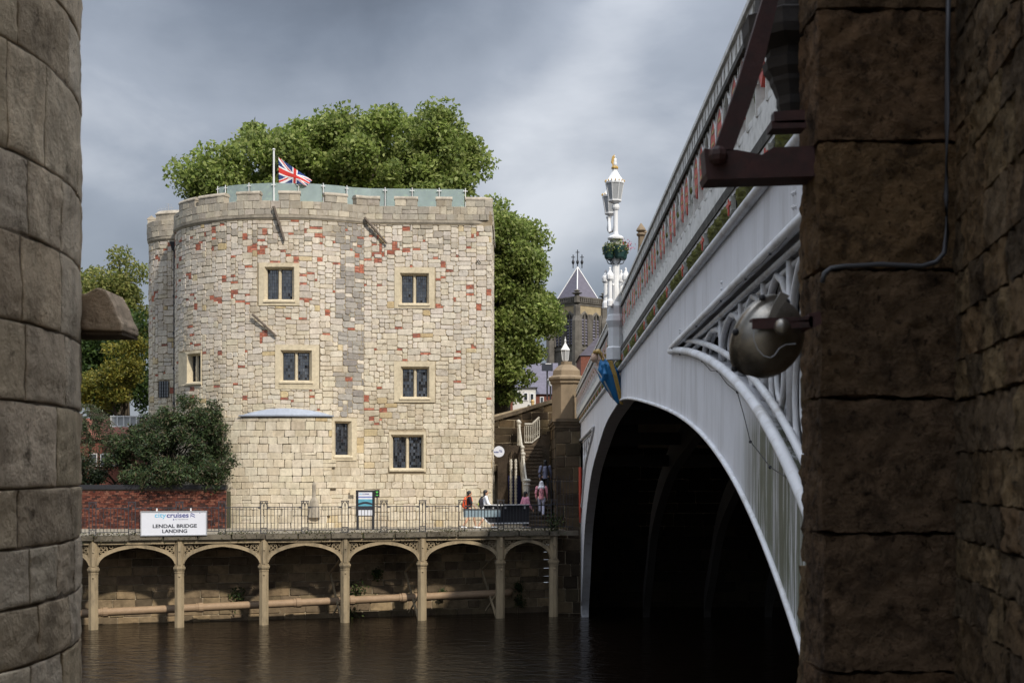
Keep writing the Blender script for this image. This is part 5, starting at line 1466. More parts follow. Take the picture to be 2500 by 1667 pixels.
NE = [(float(y), float(np.polyval(_pf, y))) for y in np.linspace(NE[0][0], 7.3, 40)]
_pf = np.polyfit([p[0] for p in NI] + [YCR * .9], [p[1] for p in NI] + [ZCR - .12], 5); _ye, _ze = NI[-1]
NI = [(float(y), float(np.polyval(_pf, y))) for y in np.linspace(YCR, _ye, 60)] + catmull([(_ye - .05, _ze - .04), (8.2, 4.3), (7.5, 3.4), (7.0, 2.2), (6.7, 0), (6.65, -1)])
FI, FE = catmull(FI), catmull(FE)
def strip(name, Ys, zb, zt_, o0, o1, m, parent, kind=None):
    """plate between two height profiles, between outward offsets o1 (front) and o0 (back)"""
    mb = MB(); n = len(Ys); vs = []
    for Y in Ys: vs += [(BX(Y) - o1, Y, zb(Y)), (BX(Y) - o1, Y, zt_(Y)), (BX(Y) - o0, Y, zt_(Y)), (BX(Y) - o0, Y, zb(Y))]
    fs = []
    for i in range(n - 1):
        for j in range(4): fs.append((i * 4 + j, i * 4 + (j + 1) % 4, (i + 1) * 4 + (j + 1) % 4, (i + 1) * 4 + j))
    fs += [(3, 2, 1, 0), tuple((n - 1) * 4 + j for j in range(4))]
    return mb.add(vs, fs).build(name, m, parent, kind=kind, fix=True)
def dual(name, A, B, o0, o1, m, parent, n=60):
    """plate between two curves given as (Y, z) lists of equal parameter"""
    def samp(P, t):
        P = np.array(P); L = np.concatenate([[0], np.cumsum(np.hypot(*np.diff(P, axis=0).T))]); L /= L[-1]
        return float(np.interp(t, L, P[:, 0])), float(np.interp(t, L, P[:, 1]))
    vs, fs = [], []
    for i in range(n + 1):
        (ya, za), (yb_, zb_) = samp(A, i / n), samp(B, i / n)
        vs += [(BX(ya) - o1, ya, za), (BX(yb_) - o1, yb_, zb_), (BX(yb_) - o0, yb_, zb_), (BX(ya) - o0, ya, za)]
    for i in range(n):
        for j in range(4): fs.append((i * 4 + j, i * 4 + (j + 1) % 4, (i + 1) * 4 + (j + 1) % 4, (i + 1) * 4 + j))
    fs += [(3, 2, 1, 0), tuple(n * 4 + j for j in range(4))]
    return MB().add(vs, fs).build(name, m, parent, fix=True)
def zi(Y): return float(np.interp(Y, [p[0] for p in NI][::-1], [p[1] for p in NI][::-1])) if Y <= YCR else float(np.interp(Y, [p[0] for p in FI], [p[1] for p in FI]))
YE0, YE1 = 5.6, 66.0
rngY = lambda a, b, st: list(np.linspace(a, b, max(2, int(abs(b - a) / st) + 1)))
# solid plate round the crown, upper fascia over the spandrels, outer ring of the rib
strip('crown_plate', rngY(YN0, YCR, .4) + rngY(YCR, YF0, .4)[1:], zi, zr, -.30, 0, M_BRIDGE, bridge)
SPN = lambda Y: float(np.interp(Y, (5.6, 9.42, YN0), (8.14, 8.12, NE[0][1] + .02)))
SPF = lambda Y: float(np.interp(Y, (YF0, 66.0), (FE[0][1] + .02, 7.63)))
strip('fascia_plate', rngY(YE0, YN0, .5), SPN, zr, -.30, 0, M_BRIDGE, bridge)
strip('fascia_plate', rngY(YF0, YE1, .8), SPF, zr, -.30, 0, M_BRIDGE, bridge)
def cut(P, y0, y1):
    ys = [p[0] for p in P]; zs = [p[1] for p in P]
    if ys[0] > ys[-1]: ys, zs = ys[::-1], zs[::-1]
    yy = np.linspace(y0, y1, 30); return [(float(y), float(np.interp(y, ys, zs))) for y in yy]
NIc = [(YN0, zi(YN0))] + [p for p in NI if p[0] < YN0]
FIc = [(YF0, zi(YF0))] + [p for p in FI if p[0] > YF0]
NEc = NE + [(6.4, 4.2), (5.7, 2.7), (5.5, -1)]
dual('rib_plate', NIc, NEc, -.30, 0, M_BRIDGE, bridge)
dual('rib_plate', FIc, FE, -.30, 0, M_BRIDGE, bridge)
# roll mouldings: along the rib extrados, the soffit edge, the spandrel head and under the frieze
def roll(name, pts, r, off, m, n=8, dz=0):
    return MB().tube([(BX(y) - off, y, z + dz) for y, z in pts], r, n).build(name, m, bridge, smooth=True)
roll('rib_roll', NE, .050, .015, M_BRTRIM, 12); roll('rib_roll', FE, .055, .02, M_BRTRIM, 8)
roll('soffit_bead', [(y, zi(y) + .03) for y in rngY(7.0, 58.3, .3)], .028, .01, M_BRTRIM, 6)
roll('frieze_roll', [(y, zr(y)) for y in rngY(YE0, YE1, .8)], .05, .03, M_BRTRIM, 8)
for dz, r, o_ in ((0.0, .05, .02), (-.085, .03, -.06), (-.15, .03, -.12)):
    roll('spandrel_head_moulding', [(y, SPN(y) + dz) for y in rngY(YE0, YN0 - .2 + dz * 4, .6)], r, o_, M_BRTRIM, 6)
    roll('spandrel_head_moulding', [(y, SPF(y) + dz) for y in rngY(YF0 + .3 - dz * 8, YE1, .8)], r, o_, M_BRTRIM, 6)
roll('rib_inner_moulding', [(y, z + .13) for y, z in NE if y < YN0 - 1], .035, -.05, M_BRTRIM, 6)
# spandrel tracery
def nez(Y): return float(np.interp(Y, [p[0] for p in NE][::-1], [p[1] for p in NE][::-1]))
def fez(Y): return float(np.interp(Y, [p[0] for p in FE], [p[1] for p in FE]))
def tracery(Ys, bot, top, r0, k):
    for a_, b_ in zip(Ys[:-1], Ys[1:]):
        m_ = (a_ + b_) / 2; zb_, zt__ = bot(m_), top(m_) - .14
        mb = MB(); h = zt__ - zb_
        o_ = -.10
        P = lambda Y, z, oo=0: (BX(Y) - o_ + oo, Y, z)
        mb.tube([P(a_, bot(a_)), P(a_, top(a_) - .1)], r0, 6)
        for q, rr2, oo in ((0, r0 * .8, 0), (.10, r0 * .55, .06)):
            zs = zt__ - min(.62, h * .55)
            for e, d_ in ((a_, 1), (b_, -1)):
                w = (b_ - a_) / 2 - q * k
                pts = [P(m_ - d_ * w, zb_ + .05, oo), P(m_ - d_ * w, zs, oo), P(m_ - d_ * w * .93, zs + (zt__ - zs) * .35, oo), P(m_ - d_ * w * .72, zs + (zt__ - zs) * .65, oo), P(m_ - d_ * w * .4, zs + (zt__ - zs) * .88, oo), P(m_, zt__ - q * .5, oo)]
                mb.tube(pts, rr2, 6)
        if h > .8:
            cz = zb_ + h * .33; rc_ = min((b_ - a_) * .36, h * .26)
            for q in (1, .68): mb.tube([P(m_ + rc_ * q * math.cos(t_), cz + rc_ * 1.25 * q * math.sin(t_), .03 if q < 1 else 0) for t_ in [2 * math.pi * i / 16 for i in range(16)]], r0 * .6, 6, up=(1, 0, 0), closed=True)
            mb.tube([P(m_, cz + rc_ * 1.25), P(m_, zt__ - .35)], r0 * .5, 5)
        mb.build('spandrel_tracery', M_BRTRIM, bridge, smooth=True)
tracery([6.4, 7.3, 8.2, 9.2, 10.3, 11.5, 12.8, 14.2, 15.7], nez, SPN, .042, .8)
tracery([47.5, 49.5, 51.5, 53.6, 55.8, 58.0, 60.4], fez, SPF, .05, .9)
# heraldic shield in the far spandrel
y_ = 58.5; MB().prism([(BX(y_) - .05, y_ + a_, z) for a_, z in ((-.55, 6.5), (.55, 6.5), (.55, 5.5), (.3, 4.6), (0, 4.1), (-.3, 4.6), (-.55, 5.5))], (-.06, 0, 0)).build('spandrel_shield', M_RED, bridge)
# frieze: coving with leaf brackets under a projecting cornice
Ysb = rngY(YE0, YE1, .8)
mb = MB(); vs = []
for Y in Ysb: vs += [(BX(Y) - .03, Y, zr(Y) + .03), (BX(Y) - OC + .04, Y, zc(Y) - .12), (BX(Y) + .25, Y, zc(Y) - .12), (BX(Y) + .25, Y, zr(Y) + .03)]
mb.add(vs, [(i * 4 + j, i * 4 + (j + 1) % 4, (i + 1) * 4 + (j + 1) % 4, (i + 1) * 4 + j) for i in range(len(Ysb) - 1) for j in range(4)])
mb.build('frieze_coving', M_CORNICE, bridge, fix=True)
strip('cornice', Ysb, lambda Y: zc(Y) - .10, lambda Y: zc(Y), -.3, OC + .02, M_CORNICE, bridge)
strip('cornice_lip', Ysb, lambda Y: zc(Y) - .135, lambda Y: zc(Y) - .101, OC - .05, OC + .005, M_BRTRIM, bridge)
strip('plinth', Ysb, lambda Y: zc(Y) + .001, lambda Y: zc(Y) + .27, -.05, OP, M_PARAPET, bridge)
zpn0 = lambda Y: zc(Y) + .271
zrl = lambda Y: zp(Y) - .31
strip('parapet_back', Ysb, zpn0, lambda Y: zrl(Y) + .02, -.08, -.06, M_PARAPET, bridge)
strip('rail_string', Ysb, lambda Y: zrl(Y) - .035, lambda Y: zrl(Y) + .025, -.06, OP + .05, M_CORNICE, bridge)
strip('top_rail', Ysb, lambda Y: zp(Y) - .05, zp, -.06, OP + .045, M_PARAPET, bridge)
strip('rail_back', Ysb, lambda Y: zrl(Y) + .02, lambda Y: zp(Y) - .04, -.05, -.03, M_PARAPET, bridge)
# pieces repeated every bay (share mesh data)
BAY = .5
def leafb():
    mb = MB(); rr = random.Random(2); nn, mm = 7, 9
    # a bulging acanthus-like boss between roll and cornice; local: x outwards(-), y along, z up
    vs = []
    for i in range(nn + 1):
        for j in range(mm + 1):
            u, v = i / nn, j / mm
            bul = .055 * math.sin(math.pi * min(1, max(0, u))) ** .6 * (.35 + .65 * math.sin(math.pi * min(1, max(0, v * .9 + .08))))
            rip = .014 * math.sin(v * 22 + 3 * math.sin(u * 8)) + rr.uniform(-.01, .01)
            vs.append((-.02 - .02 * v - bul - (rip if 0 < i < nn else 0), (u - .5) * .40, .02 + v * .15))
    fs = [(i * (mm + 1) + j, (i + 1) * (mm + 1) + j, (i + 1) * (mm + 1) + j + 1, i * (mm + 1) + j + 1) for i in range(nn) for j in range(mm)]
    mb.add(vs, fs); me = mb.mesh('leaf_bracket', smooth=True); me.materials.append(M_GREENLEAF); return me
def crossb():
    mb = MB(); mb.prism([(-.04, 0, .015), (-.04, .09, .06), (-.05, .10, .165), (-.05, -.10, .165), (-.04, -.09, .06)], (-.045, 0, 0)); me = mb.mesh('cross_shield'); me.materials.append(M_ROSE); return me
def crossr():
    mb = MB(); mb.box((-.094, 0, .09), (.012, .028, .13)); mb.box((-.093, .05, .11), (.012, .07, .028)); mb.box((-.093, -.05, .11), (.012, .07, .028)); me = mb.mesh('red_cross'); me.materials.append(M_RED); return me
ML, MC1, MC2 = leafb(), crossb(), crossr()
def arch_panel():
    mb = MB(); w, h = BAY, .52
    for sg_ in (-1, 1):
        mb.box((-.005, sg_ * (w / 2 - .012), h / 2), (.08, .024, h))
        pts = [(-.07, sg_ * (w / 2 - .03), h * .35), (-.07, sg_ * (w / 2 - .04), h * .6), (-.07, sg_ * w * .28, h * .82), (-.07, 0, h * .98)]
        mb.tube(pts, .018, 5)
        mb.tube([(-.06, sg_ * w * .30, h * .90), (-.06, sg_ * (w / 2 - .02), h * .98)], .014, 4)
    mb.box((-.0, 0, .02), (.06, w, .04))
    mb.v = [(x + .035 if x < -.03 and abs(x + .005) > .045 else x, y, z) for x, y, z in mb.v]
    me = mb.mesh('arch_panel'); me.materials.append(M_PARAPET); return me
def shield(m):
    mb = MB(); pl_ = [(0, .115, .40), (0, .12, .28), (0, .075, .18), (0, 0, .11), (0, -.075, .18), (0, -.12, .28), (0, -.115, .40), (0, -.04, .43), (0, .04, .43)]
    mb.prism([(.04, a_, b_) for _, a_, b_ in pl_], (-.075, 0, 0)); me = mb.mesh('shield'); me.materials.append(m); return me
def rose():
    mb = MB()
    for k in range(5):
        w = 2 * math.pi * k / 5 + .3; mb.ball((-.01, .065 * math.cos(w), .27 + .065 * math.sin(w)), (.035, .055, .055), 8, 5)
    me = mb.mesh('rose'); me.materials.append(M_ROSE)
    return me
def rosec():
    mb = MB(); mb.ball((-.04, 0, .27), (.025, .035, .035), 8, 5)
    for k in range(5):
        w = 2 * math.pi * k / 5 - .3; mb.ball((-.0, .12 * math.cos(w), .27 + .12 * math.sin(w)), (.02, .03, .03), 6, 4)
    me = mb.mesh('rose_leaves'); me.materials.append(M_GREENLEAF); return me
MAP, MSR, MRO, MRC = arch_panel(), shield(M_RED), rose(), rosec()
def gildmesh():
    mb = MB()
    for k in range(3): mb.box((-.036, 0, .20 + .08 * k), (.008, .11 - .02 * (k == 0), .022))
    me = mb.mesh('gilt_bars'); me.materials.append(M_GOLD); return me
MGI = gildmesh()
def arcade_mesh():
    mb = MB(); h = .25
    for q in (-.107, .107):
        for sg_ in (-1, 1):
            mb.add([(.03, q + sg_ * .107, 0), (.03, q + sg_ * .03, 0), (.03, q + sg_ * .035, h * .45), (.03, q + sg_ * .02, h * .75), (.03, q, h * .95), (.03, q, h), (.03, q + sg_ * .107, h)] +
                   [(-.045, q + sg_ * .107, 0), (-.045, q + sg_ * .045, 0), (-.045, q + sg_ * .05, h * .45), (-.045, q + sg_ * .035, h * .7), (-.045, q, h * .88), (-.045, q, h), (-.045, q + sg_ * .107, h)],
                   [(0, 1, 2, 3, 4, 5, 6), (13, 12, 11, 10, 9, 8, 7)] + [(i, (i + 1) % 7, (i + 1) % 7 + 7, i + 7) for i in range(7)])
    me = mb.mesh('rail_arcade'); me.materials.append(M_PARAPET); return me
MAR = arcade_mesh()
ob_ = ORG[bridge.name]
nb = int((YE1 - YE0) / BAY)
SKIP = 26.1
for k in range(nb):
    Y = YE0 + (k + .5) * BAY
    if abs(Y - YCR + .1) < .36: continue
    def put(nm, me, z, par=bridge):
        o = link(nm, me, par); o.location = Vector((BX(Y), Y, z)) - ob_; o.scale = (1, 1 if nm == 'arch_panel' else BAY / .43, 1.15 if 'frieze' in nm or 'leaf' in nm else 1); return o
    if k % 4 == 1:
        o = put('frieze_shield', MC1, zr(Y)); q = link('red_cross', MC2, o)
    else: put('leaf_bracket', ML, zr(Y))
    if Y < 46 or k % 2 == 0: pass
    pz = zpn0(Y); hs = (zrl(Y) - pz) / .52
    o = put('arch_panel', MAP, pz); o.scale = (1, 1, hs)
    if k % 3 == 2:
        o2 = link('rose', MRO, o); link('rose_leaves', MRC, o)
    else:
        o2 = link('shield', MSR, o); o2.scale = (1.2, 1.3, 1.12); link('gilt_bars', MGI, o2)
    o = put('rail_arcade', MAR, zrl(Y) + .026)
# deck, inner ribs, underside
Yd = rngY(4.5, 68, 2.0)
MB().add([(BX(Y) + x, Y, z) for Y in Yd for x, z in ((.2, zr(Y) + .05), (13.6, zr(Y) + .05), (13.6, zr(Y) + .28), (.2, zr(Y) + .28))],
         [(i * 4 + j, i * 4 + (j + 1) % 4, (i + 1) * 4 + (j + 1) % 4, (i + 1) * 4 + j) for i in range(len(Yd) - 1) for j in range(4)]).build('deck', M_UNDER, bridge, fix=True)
for i in range(1, 6):
    o_ = -2.65 * i
    rib = NI[::-1] + FI[1:]; mb = MB(); vs = []
    for y, z in rib:
        for oo, zz in ((o_, z), (o_, z + .9), (o_ - .3, z + .9), (o_ - .3, z)): vs.append((BX(y) - oo, y, min(zz, zr(y) + .04)))
    n = len(rib)
    mb.add(vs, [(a_ * 4 + j, a_ * 4 + (j + 1) % 4, (a_ + 1) * 4 + (j + 1) % 4, (a_ + 1) * 4 + j) for a_ in range(n - 1) for j in range(4)])
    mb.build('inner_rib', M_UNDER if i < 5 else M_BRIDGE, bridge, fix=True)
for y in rngY(14, 47, 4):
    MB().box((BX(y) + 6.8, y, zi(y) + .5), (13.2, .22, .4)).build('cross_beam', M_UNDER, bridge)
strip('far_side_fascia', rngY(5.6, 66, 1.0), lambda Y: zi(Y) if 8 < Y < 58 else 4.0, lambda Y: zp(Y), -13.9, -13.6, M_BRIDGE, bridge)
# stone abutment under the far end
fa = thing('far_abutment', (8, 63, 0), 'stone abutment wall coloured dark as shade under the far end of the bridge', 'abutment')
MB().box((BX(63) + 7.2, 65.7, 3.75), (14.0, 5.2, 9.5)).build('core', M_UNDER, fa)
block_wall(fa, (BX(63) + .2, 62.98), (BX(63) + 14, 62.98), -.3, 7.4, (.45, .6), (.8, 1.4), R, 1, k=.08, parts=True)  # stone colour cut to near black to stand for shade under the arch
# festoon cable with small lamps on the rib, and bolt heads
fc = thing('festoon_cable', (BX(13), 13, zr(13)), 'thin black string of lights looping across the bridge face', 'cable')
cpts = [(1642, 862), (1660, 865), (1682, 868), (1715, 882), (1735, 905), (1752, 906), (1775, 937), (1800, 957), (1815, 1010), (1832, 1078), (1850, 1100), (1880, 1140), (1920, 1165)]
def bpx(px_, py_, off=.05):
    Y = (LB - off) * F / (px_ - VB); return Vector((BX(Y) - off, Y, E - (py_ - HY) * Y / F))
mb = MB().tube([bpx(*p) for p in cpts], .0045, 4)
for p in cpts[1::2]: mb.ball(bpx(*p), .014, 6, 4)
hp = [(1640 + 20 * k, 850 - 19.2 * k + (4 if k % 2 else 0)) for k in range(15)]
mb.tube([bpx(*p, .07) for p in hp], .004, 4)
for p in hp[::3]: mb.ball(bpx(*p, .07), .013, 6, 4)
mb.build('wire', M_BLACKIRON, fc)
for (px_, py_) in ((1763, 690), (1763, 706), (1937, 473), (1943, 470), (1938, 507), (1944, 505), (1661, 805), (1661, 812)):
    MB().ball(bpx(px_, py_, .0), .02, 6, 4).build('bolt_head', M_BRTRIM, bridge)

# ------------------------------------------------------------------ lamp standard over the crown
LYY = 29.2
LXc = xat(1503, LYY); LPX = LYY / F
def lz_(py): return zat(py, LYY)
ls = thing('ornate_lamp_standard', (LXc, LYY, lz_(872)), 'ornate white lamp standard with lanterns and flowers on the bridge parapet', 'lamp')
def rp(w): return w * LPX
mb = MB().lathe((LXc, LYY, 0), [(rp(24), lz_(878)), (rp(24), lz_(850)), (rp(19), lz_(846)), (rp(19), lz_(800)), (rp(23), lz_(790)), (rp(25), lz_(784)), (rp(22), lz_(772)), (rp(19), lz_(768)), (rp(19), lz_(748)), (rp(14), lz_(738))], 8, rot=0)
mb.build('pedestal', M_WHITE, ls)
mb = MB().lathe((LXc, LYY, 0), [(rp(10), lz_(742)), (rp(9.5), lz_(640)), (rp(9), lz_(600)), (rp(12), lz_(590)), (rp(8), lz_(586)), (rp(7.5), lz_(575)), (rp(6), lz_(566)), (rp(5.6), lz_(515)), (rp(8), lz_(512)), (rp(9.5), lz_(508)), (rp(9.5), lz_(503)), (rp(6.5), lz_(498)), (rp(11), lz_(492))], 12)
mb.build('column', M_WHITE, ls, smooth=False)
for k in range(4):
    w = math.pi / 4 + math.pi / 2 * k + .2; x, y = LXc + rp(28) * math.cos(w), LYY + rp(28) * math.sin(w)
    mb = MB().lathe((x, y, 0), [(rp(8), lz_(750)), (rp(8), lz_(738)), (rp(5.5), lz_(732)), (rp(5.2), lz_(690)), (rp(9), lz_(685)), (rp(9.5), lz_(678)), (rp(9), lz_(674)), (rp(4), lz_(666)), (rp(2.5), lz_(662)), (rp(3), lz_(659)), (rp(.8), lz_(655))], 10)
    mb.tube([(x, y, lz_(745)), (LXc, LYY, lz_(750))], rp(5), 6); mb.tube([(x, y, lz_(690)), (LXc + rp(14) * math.cos(w), LYY + rp(14) * math.sin(w), lz_(698)), (LXc, LYY, lz_(690))], rp(2), 5)
    mb.build('colonnette', M_WHITE, ls, smooth=False)
MB().lathe((LXc, LYY, 0), [(rp(10), lz_(586)), (rp(19), lz_(585)), (rp(20), lz_(581)), (rp(16), lz_(577)), (rp(8), lz_(574))], 14).build('crown_ring', M_WHITE, ls)
def lantern(x, y, dz, k, parent):
    z = lambda py: lz_(py) + dz
    g = MB().lathe((x, y, 0), [(rp(15 * k), z(490)), (rp(22.5 * k), z(449))], 8).build('lantern_glass', M_LANTERN, parent)
    f_ = MB()
    for q in range(8):
        w = 2 * math.pi * (q + .5) / 8; f_.tube([(x + rp(15.3 * k) * math.cos(w), y + rp(15.3 * k) * math.sin(w), z(490)), (x + rp(22.8 * k) * math.cos(w), y + rp(22.8 * k) * math.sin(w), z(449))], rp(1.0), 4)
    f_.lathe((x, y, 0), [(rp(9), z(496)), (rp(17 * k), z(492)), (rp(17 * k), z(489)), (rp(10), z(488.9))], 8)
    f_.build('lantern_frame', M_WHITE, parent)
    MB().lathe((x, y, 0), [(rp(24 * k), z(449)), (rp(24 * k), z(445)), (rp(20 * k), z(440)), (rp(12 * k), z(428)), (rp(7 * k), z(420)), (rp(6 * k), z(414)), (rp(8 * k), z(411)), (rp(7 * k), z(407))], 8).build('lantern_cap', M_WHITE, parent)
    c_ = MB()
    for q in range(16):
        w = 2 * math.pi * q / 16; c_.lathe((x + rp(23.5 * k) * math.cos(w), y + rp(23.5 * k) * math.sin(w), z(445)), [(rp(1.2), 0), (rp(1.8), rp(2.5)), (rp(.4), rp(5))], 5)
    c_.lathe((x, y, 0), [(rp(8.4 * k), z(413)), (rp(9 * k), z(410)), (rp(7.5 * k), z(406.5)), (rp(6 * k), z(406))], 8)
    c_.build('gilt_cresting', M_GOLD, parent)
lantern(LXc - rp(2), LYY, 0, 1.0, ls)
# second lantern on the bracket arm behind
lantern(LXc + .01, LYY + 1.6, .03, .95, ls)
mb = MB().tube([(LXc, LYY, lz_(545)), (LXc - .01, LYY + .6, lz_(552)), (LXc - .03, LYY + 1.4, lz_(540)), (LXc - .03, LYY + 1.6, lz_(494))], rp(3), 6); mb.lathe((LXc - .03, LYY + 1.6, lz_(528)), [(rp(2), -rp(8)), (rp(5), -rp(2)), (rp(6), rp(5)), (rp(4), rp(20)), (rp(8), rp(32))], 8); mb.build('bracket_arm', M_WHITE, ls)
# small winged figure on the top
fx, fy = LXc - rp(2), LYY
mb = MB().lathe((fx, fy, 0), [(rp(6), lz_(407)), (rp(5.5), lz_(400)), (rp(4.5), lz_(393)), (rp(5), lz_(389)), (rp(2), lz_(386))], 8); mb.ball((fx - rp(1), fy - rp(1), lz_(383)), rp(3.2)); mb.build('finial_figure', M_WHITE, ls, smooth=True)
for sg_ in (-1, 1):
    MB().prism([(fx - rp(3) + sg_ * rp(2), fy + sg_ * rp(4), z) for z in (lz_(408),)] + [(fx - rp(9), fy + sg_ * rp(5), lz_(396)), (fx - rp(7), fy + sg_ * rp(5), lz_(384)), (fx - rp(2), fy + sg_ * rp(4), lz_(379)), (fx - rp(1), fy + sg_ * rp(3), lz_(392))], (rp(1.5), 0, 0)).build('finial_wing', M_GOLD, ls)
# flower baskets
fb = thing('hanging_flower_basket', (LXc, LYY, lz_(640)), 'dark green flower planters ringed round the lamp standard', 'planter')
for k in range(4):
    w = math.pi / 2 * k + .45; x, y = LXc + rp(18) * math.cos(w), LYY + rp(18) * math.sin(w)
    MB().lathe((x, y, 0), [(rp(9), lz_(634)), (rp(12), lz_(630)), (rp(15.5), lz_(606)), (rp(15.5), lz_(604))], 8).build('pot', M_BASKET, fb)
mb = MB()
for k in range(6): w = math.pi / 3 * k; mb.tube([(LXc + rp(8) * math.cos(w), LYY + rp(8) * math.sin(w), lz_(646)), (LXc + rp(18) * math.cos(w), LYY + rp(18) * math.sin(w), lz_(643)), (LXc + rp(22) * math.cos(w), LYY + rp(22) * math.sin(w), lz_(634))], rp(1.5), 4)
mb.build('bracket', M_BLACKIRON, fb)
rg = np.random.default_rng(17)
w = rg.uniform(0, 2 * np.pi, 1100); q = rg.uniform(.35, 1.25, 1100)
rpt = np.stack([LXc + rp(26) * q * np.cos(w), LYY + rp(26) * q * np.sin(w), lz_(602) + rg.normal(0, rp(6), 1100) - np.maximum(0, q - .95) * rp(34)], 1)
V, C = leaf_cloud(rpt, np.array((0, -.3, 0)), (.03, .07), [c8(120, 136, 60, .8), c8(150, 160, 80, .8), c8(84, 104, 48, .8), c8(190, 190, 170, .8), c8(140, 150, 90, .8)], rg)
leaf_object('flowers_foliage', V, C, M_SHRUB, fb)
rpt2 = np.stack([LXc + rp(30) + rg.normal(0, rp(9), 60), LYY + rg.normal(0, rp(9), 60), lz_(600) + rg.normal(0, rp(7), 60)], 1)
V, C = leaf_cloud(rpt2, np.array((0, -.3, 0)), (.03, .05), [c8(206, 70, 110, .8), c8(190, 50, 80, .8), c8(226, 150, 170, .8)], rg, .8)
leaf_object('pink_flowers', V, C, M_SHRUB, fb)

# ------------------------------------------------------------------ painted angel at the crown
def remesh(o, vox, smooth=2):
    m = o.modifiers.new('remesh', 'REMESH'); m.mode = 'VOXEL'; m.voxel_size = vox; m.use_smooth_shade = True
    if smooth:
        m2 = o.modifiers.new('smooth', 'SMOOTH'); m2.iterations = smooth; m2.factor = .6
ag = thing('angel_statue', bpx(1518, 985, 0), 'painted angel figurehead in blue robe leaning from the bridge crown', 'statue')
AY_ = YCR + .0
def agp(px_, py_, dy=0): return Vector(((px_ - PX) * (AY_ + dy) / F, AY_ + dy, E - (py_ - HY) * (AY_ + dy) / F))
mb = MB(); mb.tube([agp(1473, 888), agp(1478, 898), agp(1488, 918), agp(1500, 945), agp(1512, 978)], [(.12, .12), (.20, .22), (.20, .24), (.15, .20), (.08, .09)], 12, round_ends=True)
for sg_ in (-1, 1):
    mb.tube([agp(1474, 892, sg_ * .17), agp(1478, 912, sg_ * .24), agp(1472, 930, sg_ * .16), agp(1468, 926, sg_ * .05)], [.07, .065, .055, .045], 8, round_ends=True)
o = mb.build('robe', M_BLUE, ag); remesh(o, .016)
mb = MB(); mb.ball(agp(1452, 874), (.09, .085, .11)); mb.tube([agp(1456, 880), agp(1472, 894)], [.05, .06], 8); mb.ball(agp(1443, 878), (.022, .015, .02), 6, 4)
o = mb.build('head', M_PINKFACE, ag); remesh(o, .012)
mb = MB()
for k in range(26):
    w_, v_ = R.uniform(0, 6.28), R.uniform(-.2, 1.5); c_ = agp(1456, 866); mb.ball(c_ + Vector((.095 * math.cos(w_) * math.cos(v_) + .015, .105 * math.sin(w_) * math.cos(v_), .09 * math.sin(v_))), R.uniform(.036, .052), 7, 5)
for k in range(5): mb.ball(agp(1468 + k * 2.2, 868 + k * 5, R.uniform(-.08, .08)), .04, 7, 5)
mb.build('hair', M_GOLD, ag, smooth=True)
for sg_ in (-1, 1):
    pts = [agp(1473, 864, sg_ * .2), agp(1482, 865, sg_ * .23), agp(1493, 884, sg_ * .25), agp(1503, 915, sg_ * .25), agp(1512, 955, sg_ * .2), agp(1518, 988, sg_ * .12), agp(1513, 985, sg_ * .12), agp(1506, 955, sg_ * .2), agp(1496, 915, sg_ * .24), agp(1486, 886, sg_ * .23)]
    MB().prism(pts, (.03, .03 * sg_, 0)).build('wing', M_GOLD, ag)
pts = [agp(1453, 893, -.15), agp(1453, 893, .15), agp(1477, 930, .2), agp(1500, 975, .02), agp(1500, 975, -.02), agp(1477, 930, -.2)]
MB().prism(pts, (-.03, 0, -.012)).build('shield', M_ROSE, ag)
pts2 = [p + Vector((-.034, 0, -.014)) for p in (agp(1455, 896, -.03), agp(1455, 896, .03), agp(1497, 969, .03), agp(1497, 969, -.03))]
MB().prism(pts2, (-.01, 0, -.004)).build('shield_cross', M_RED, ag)

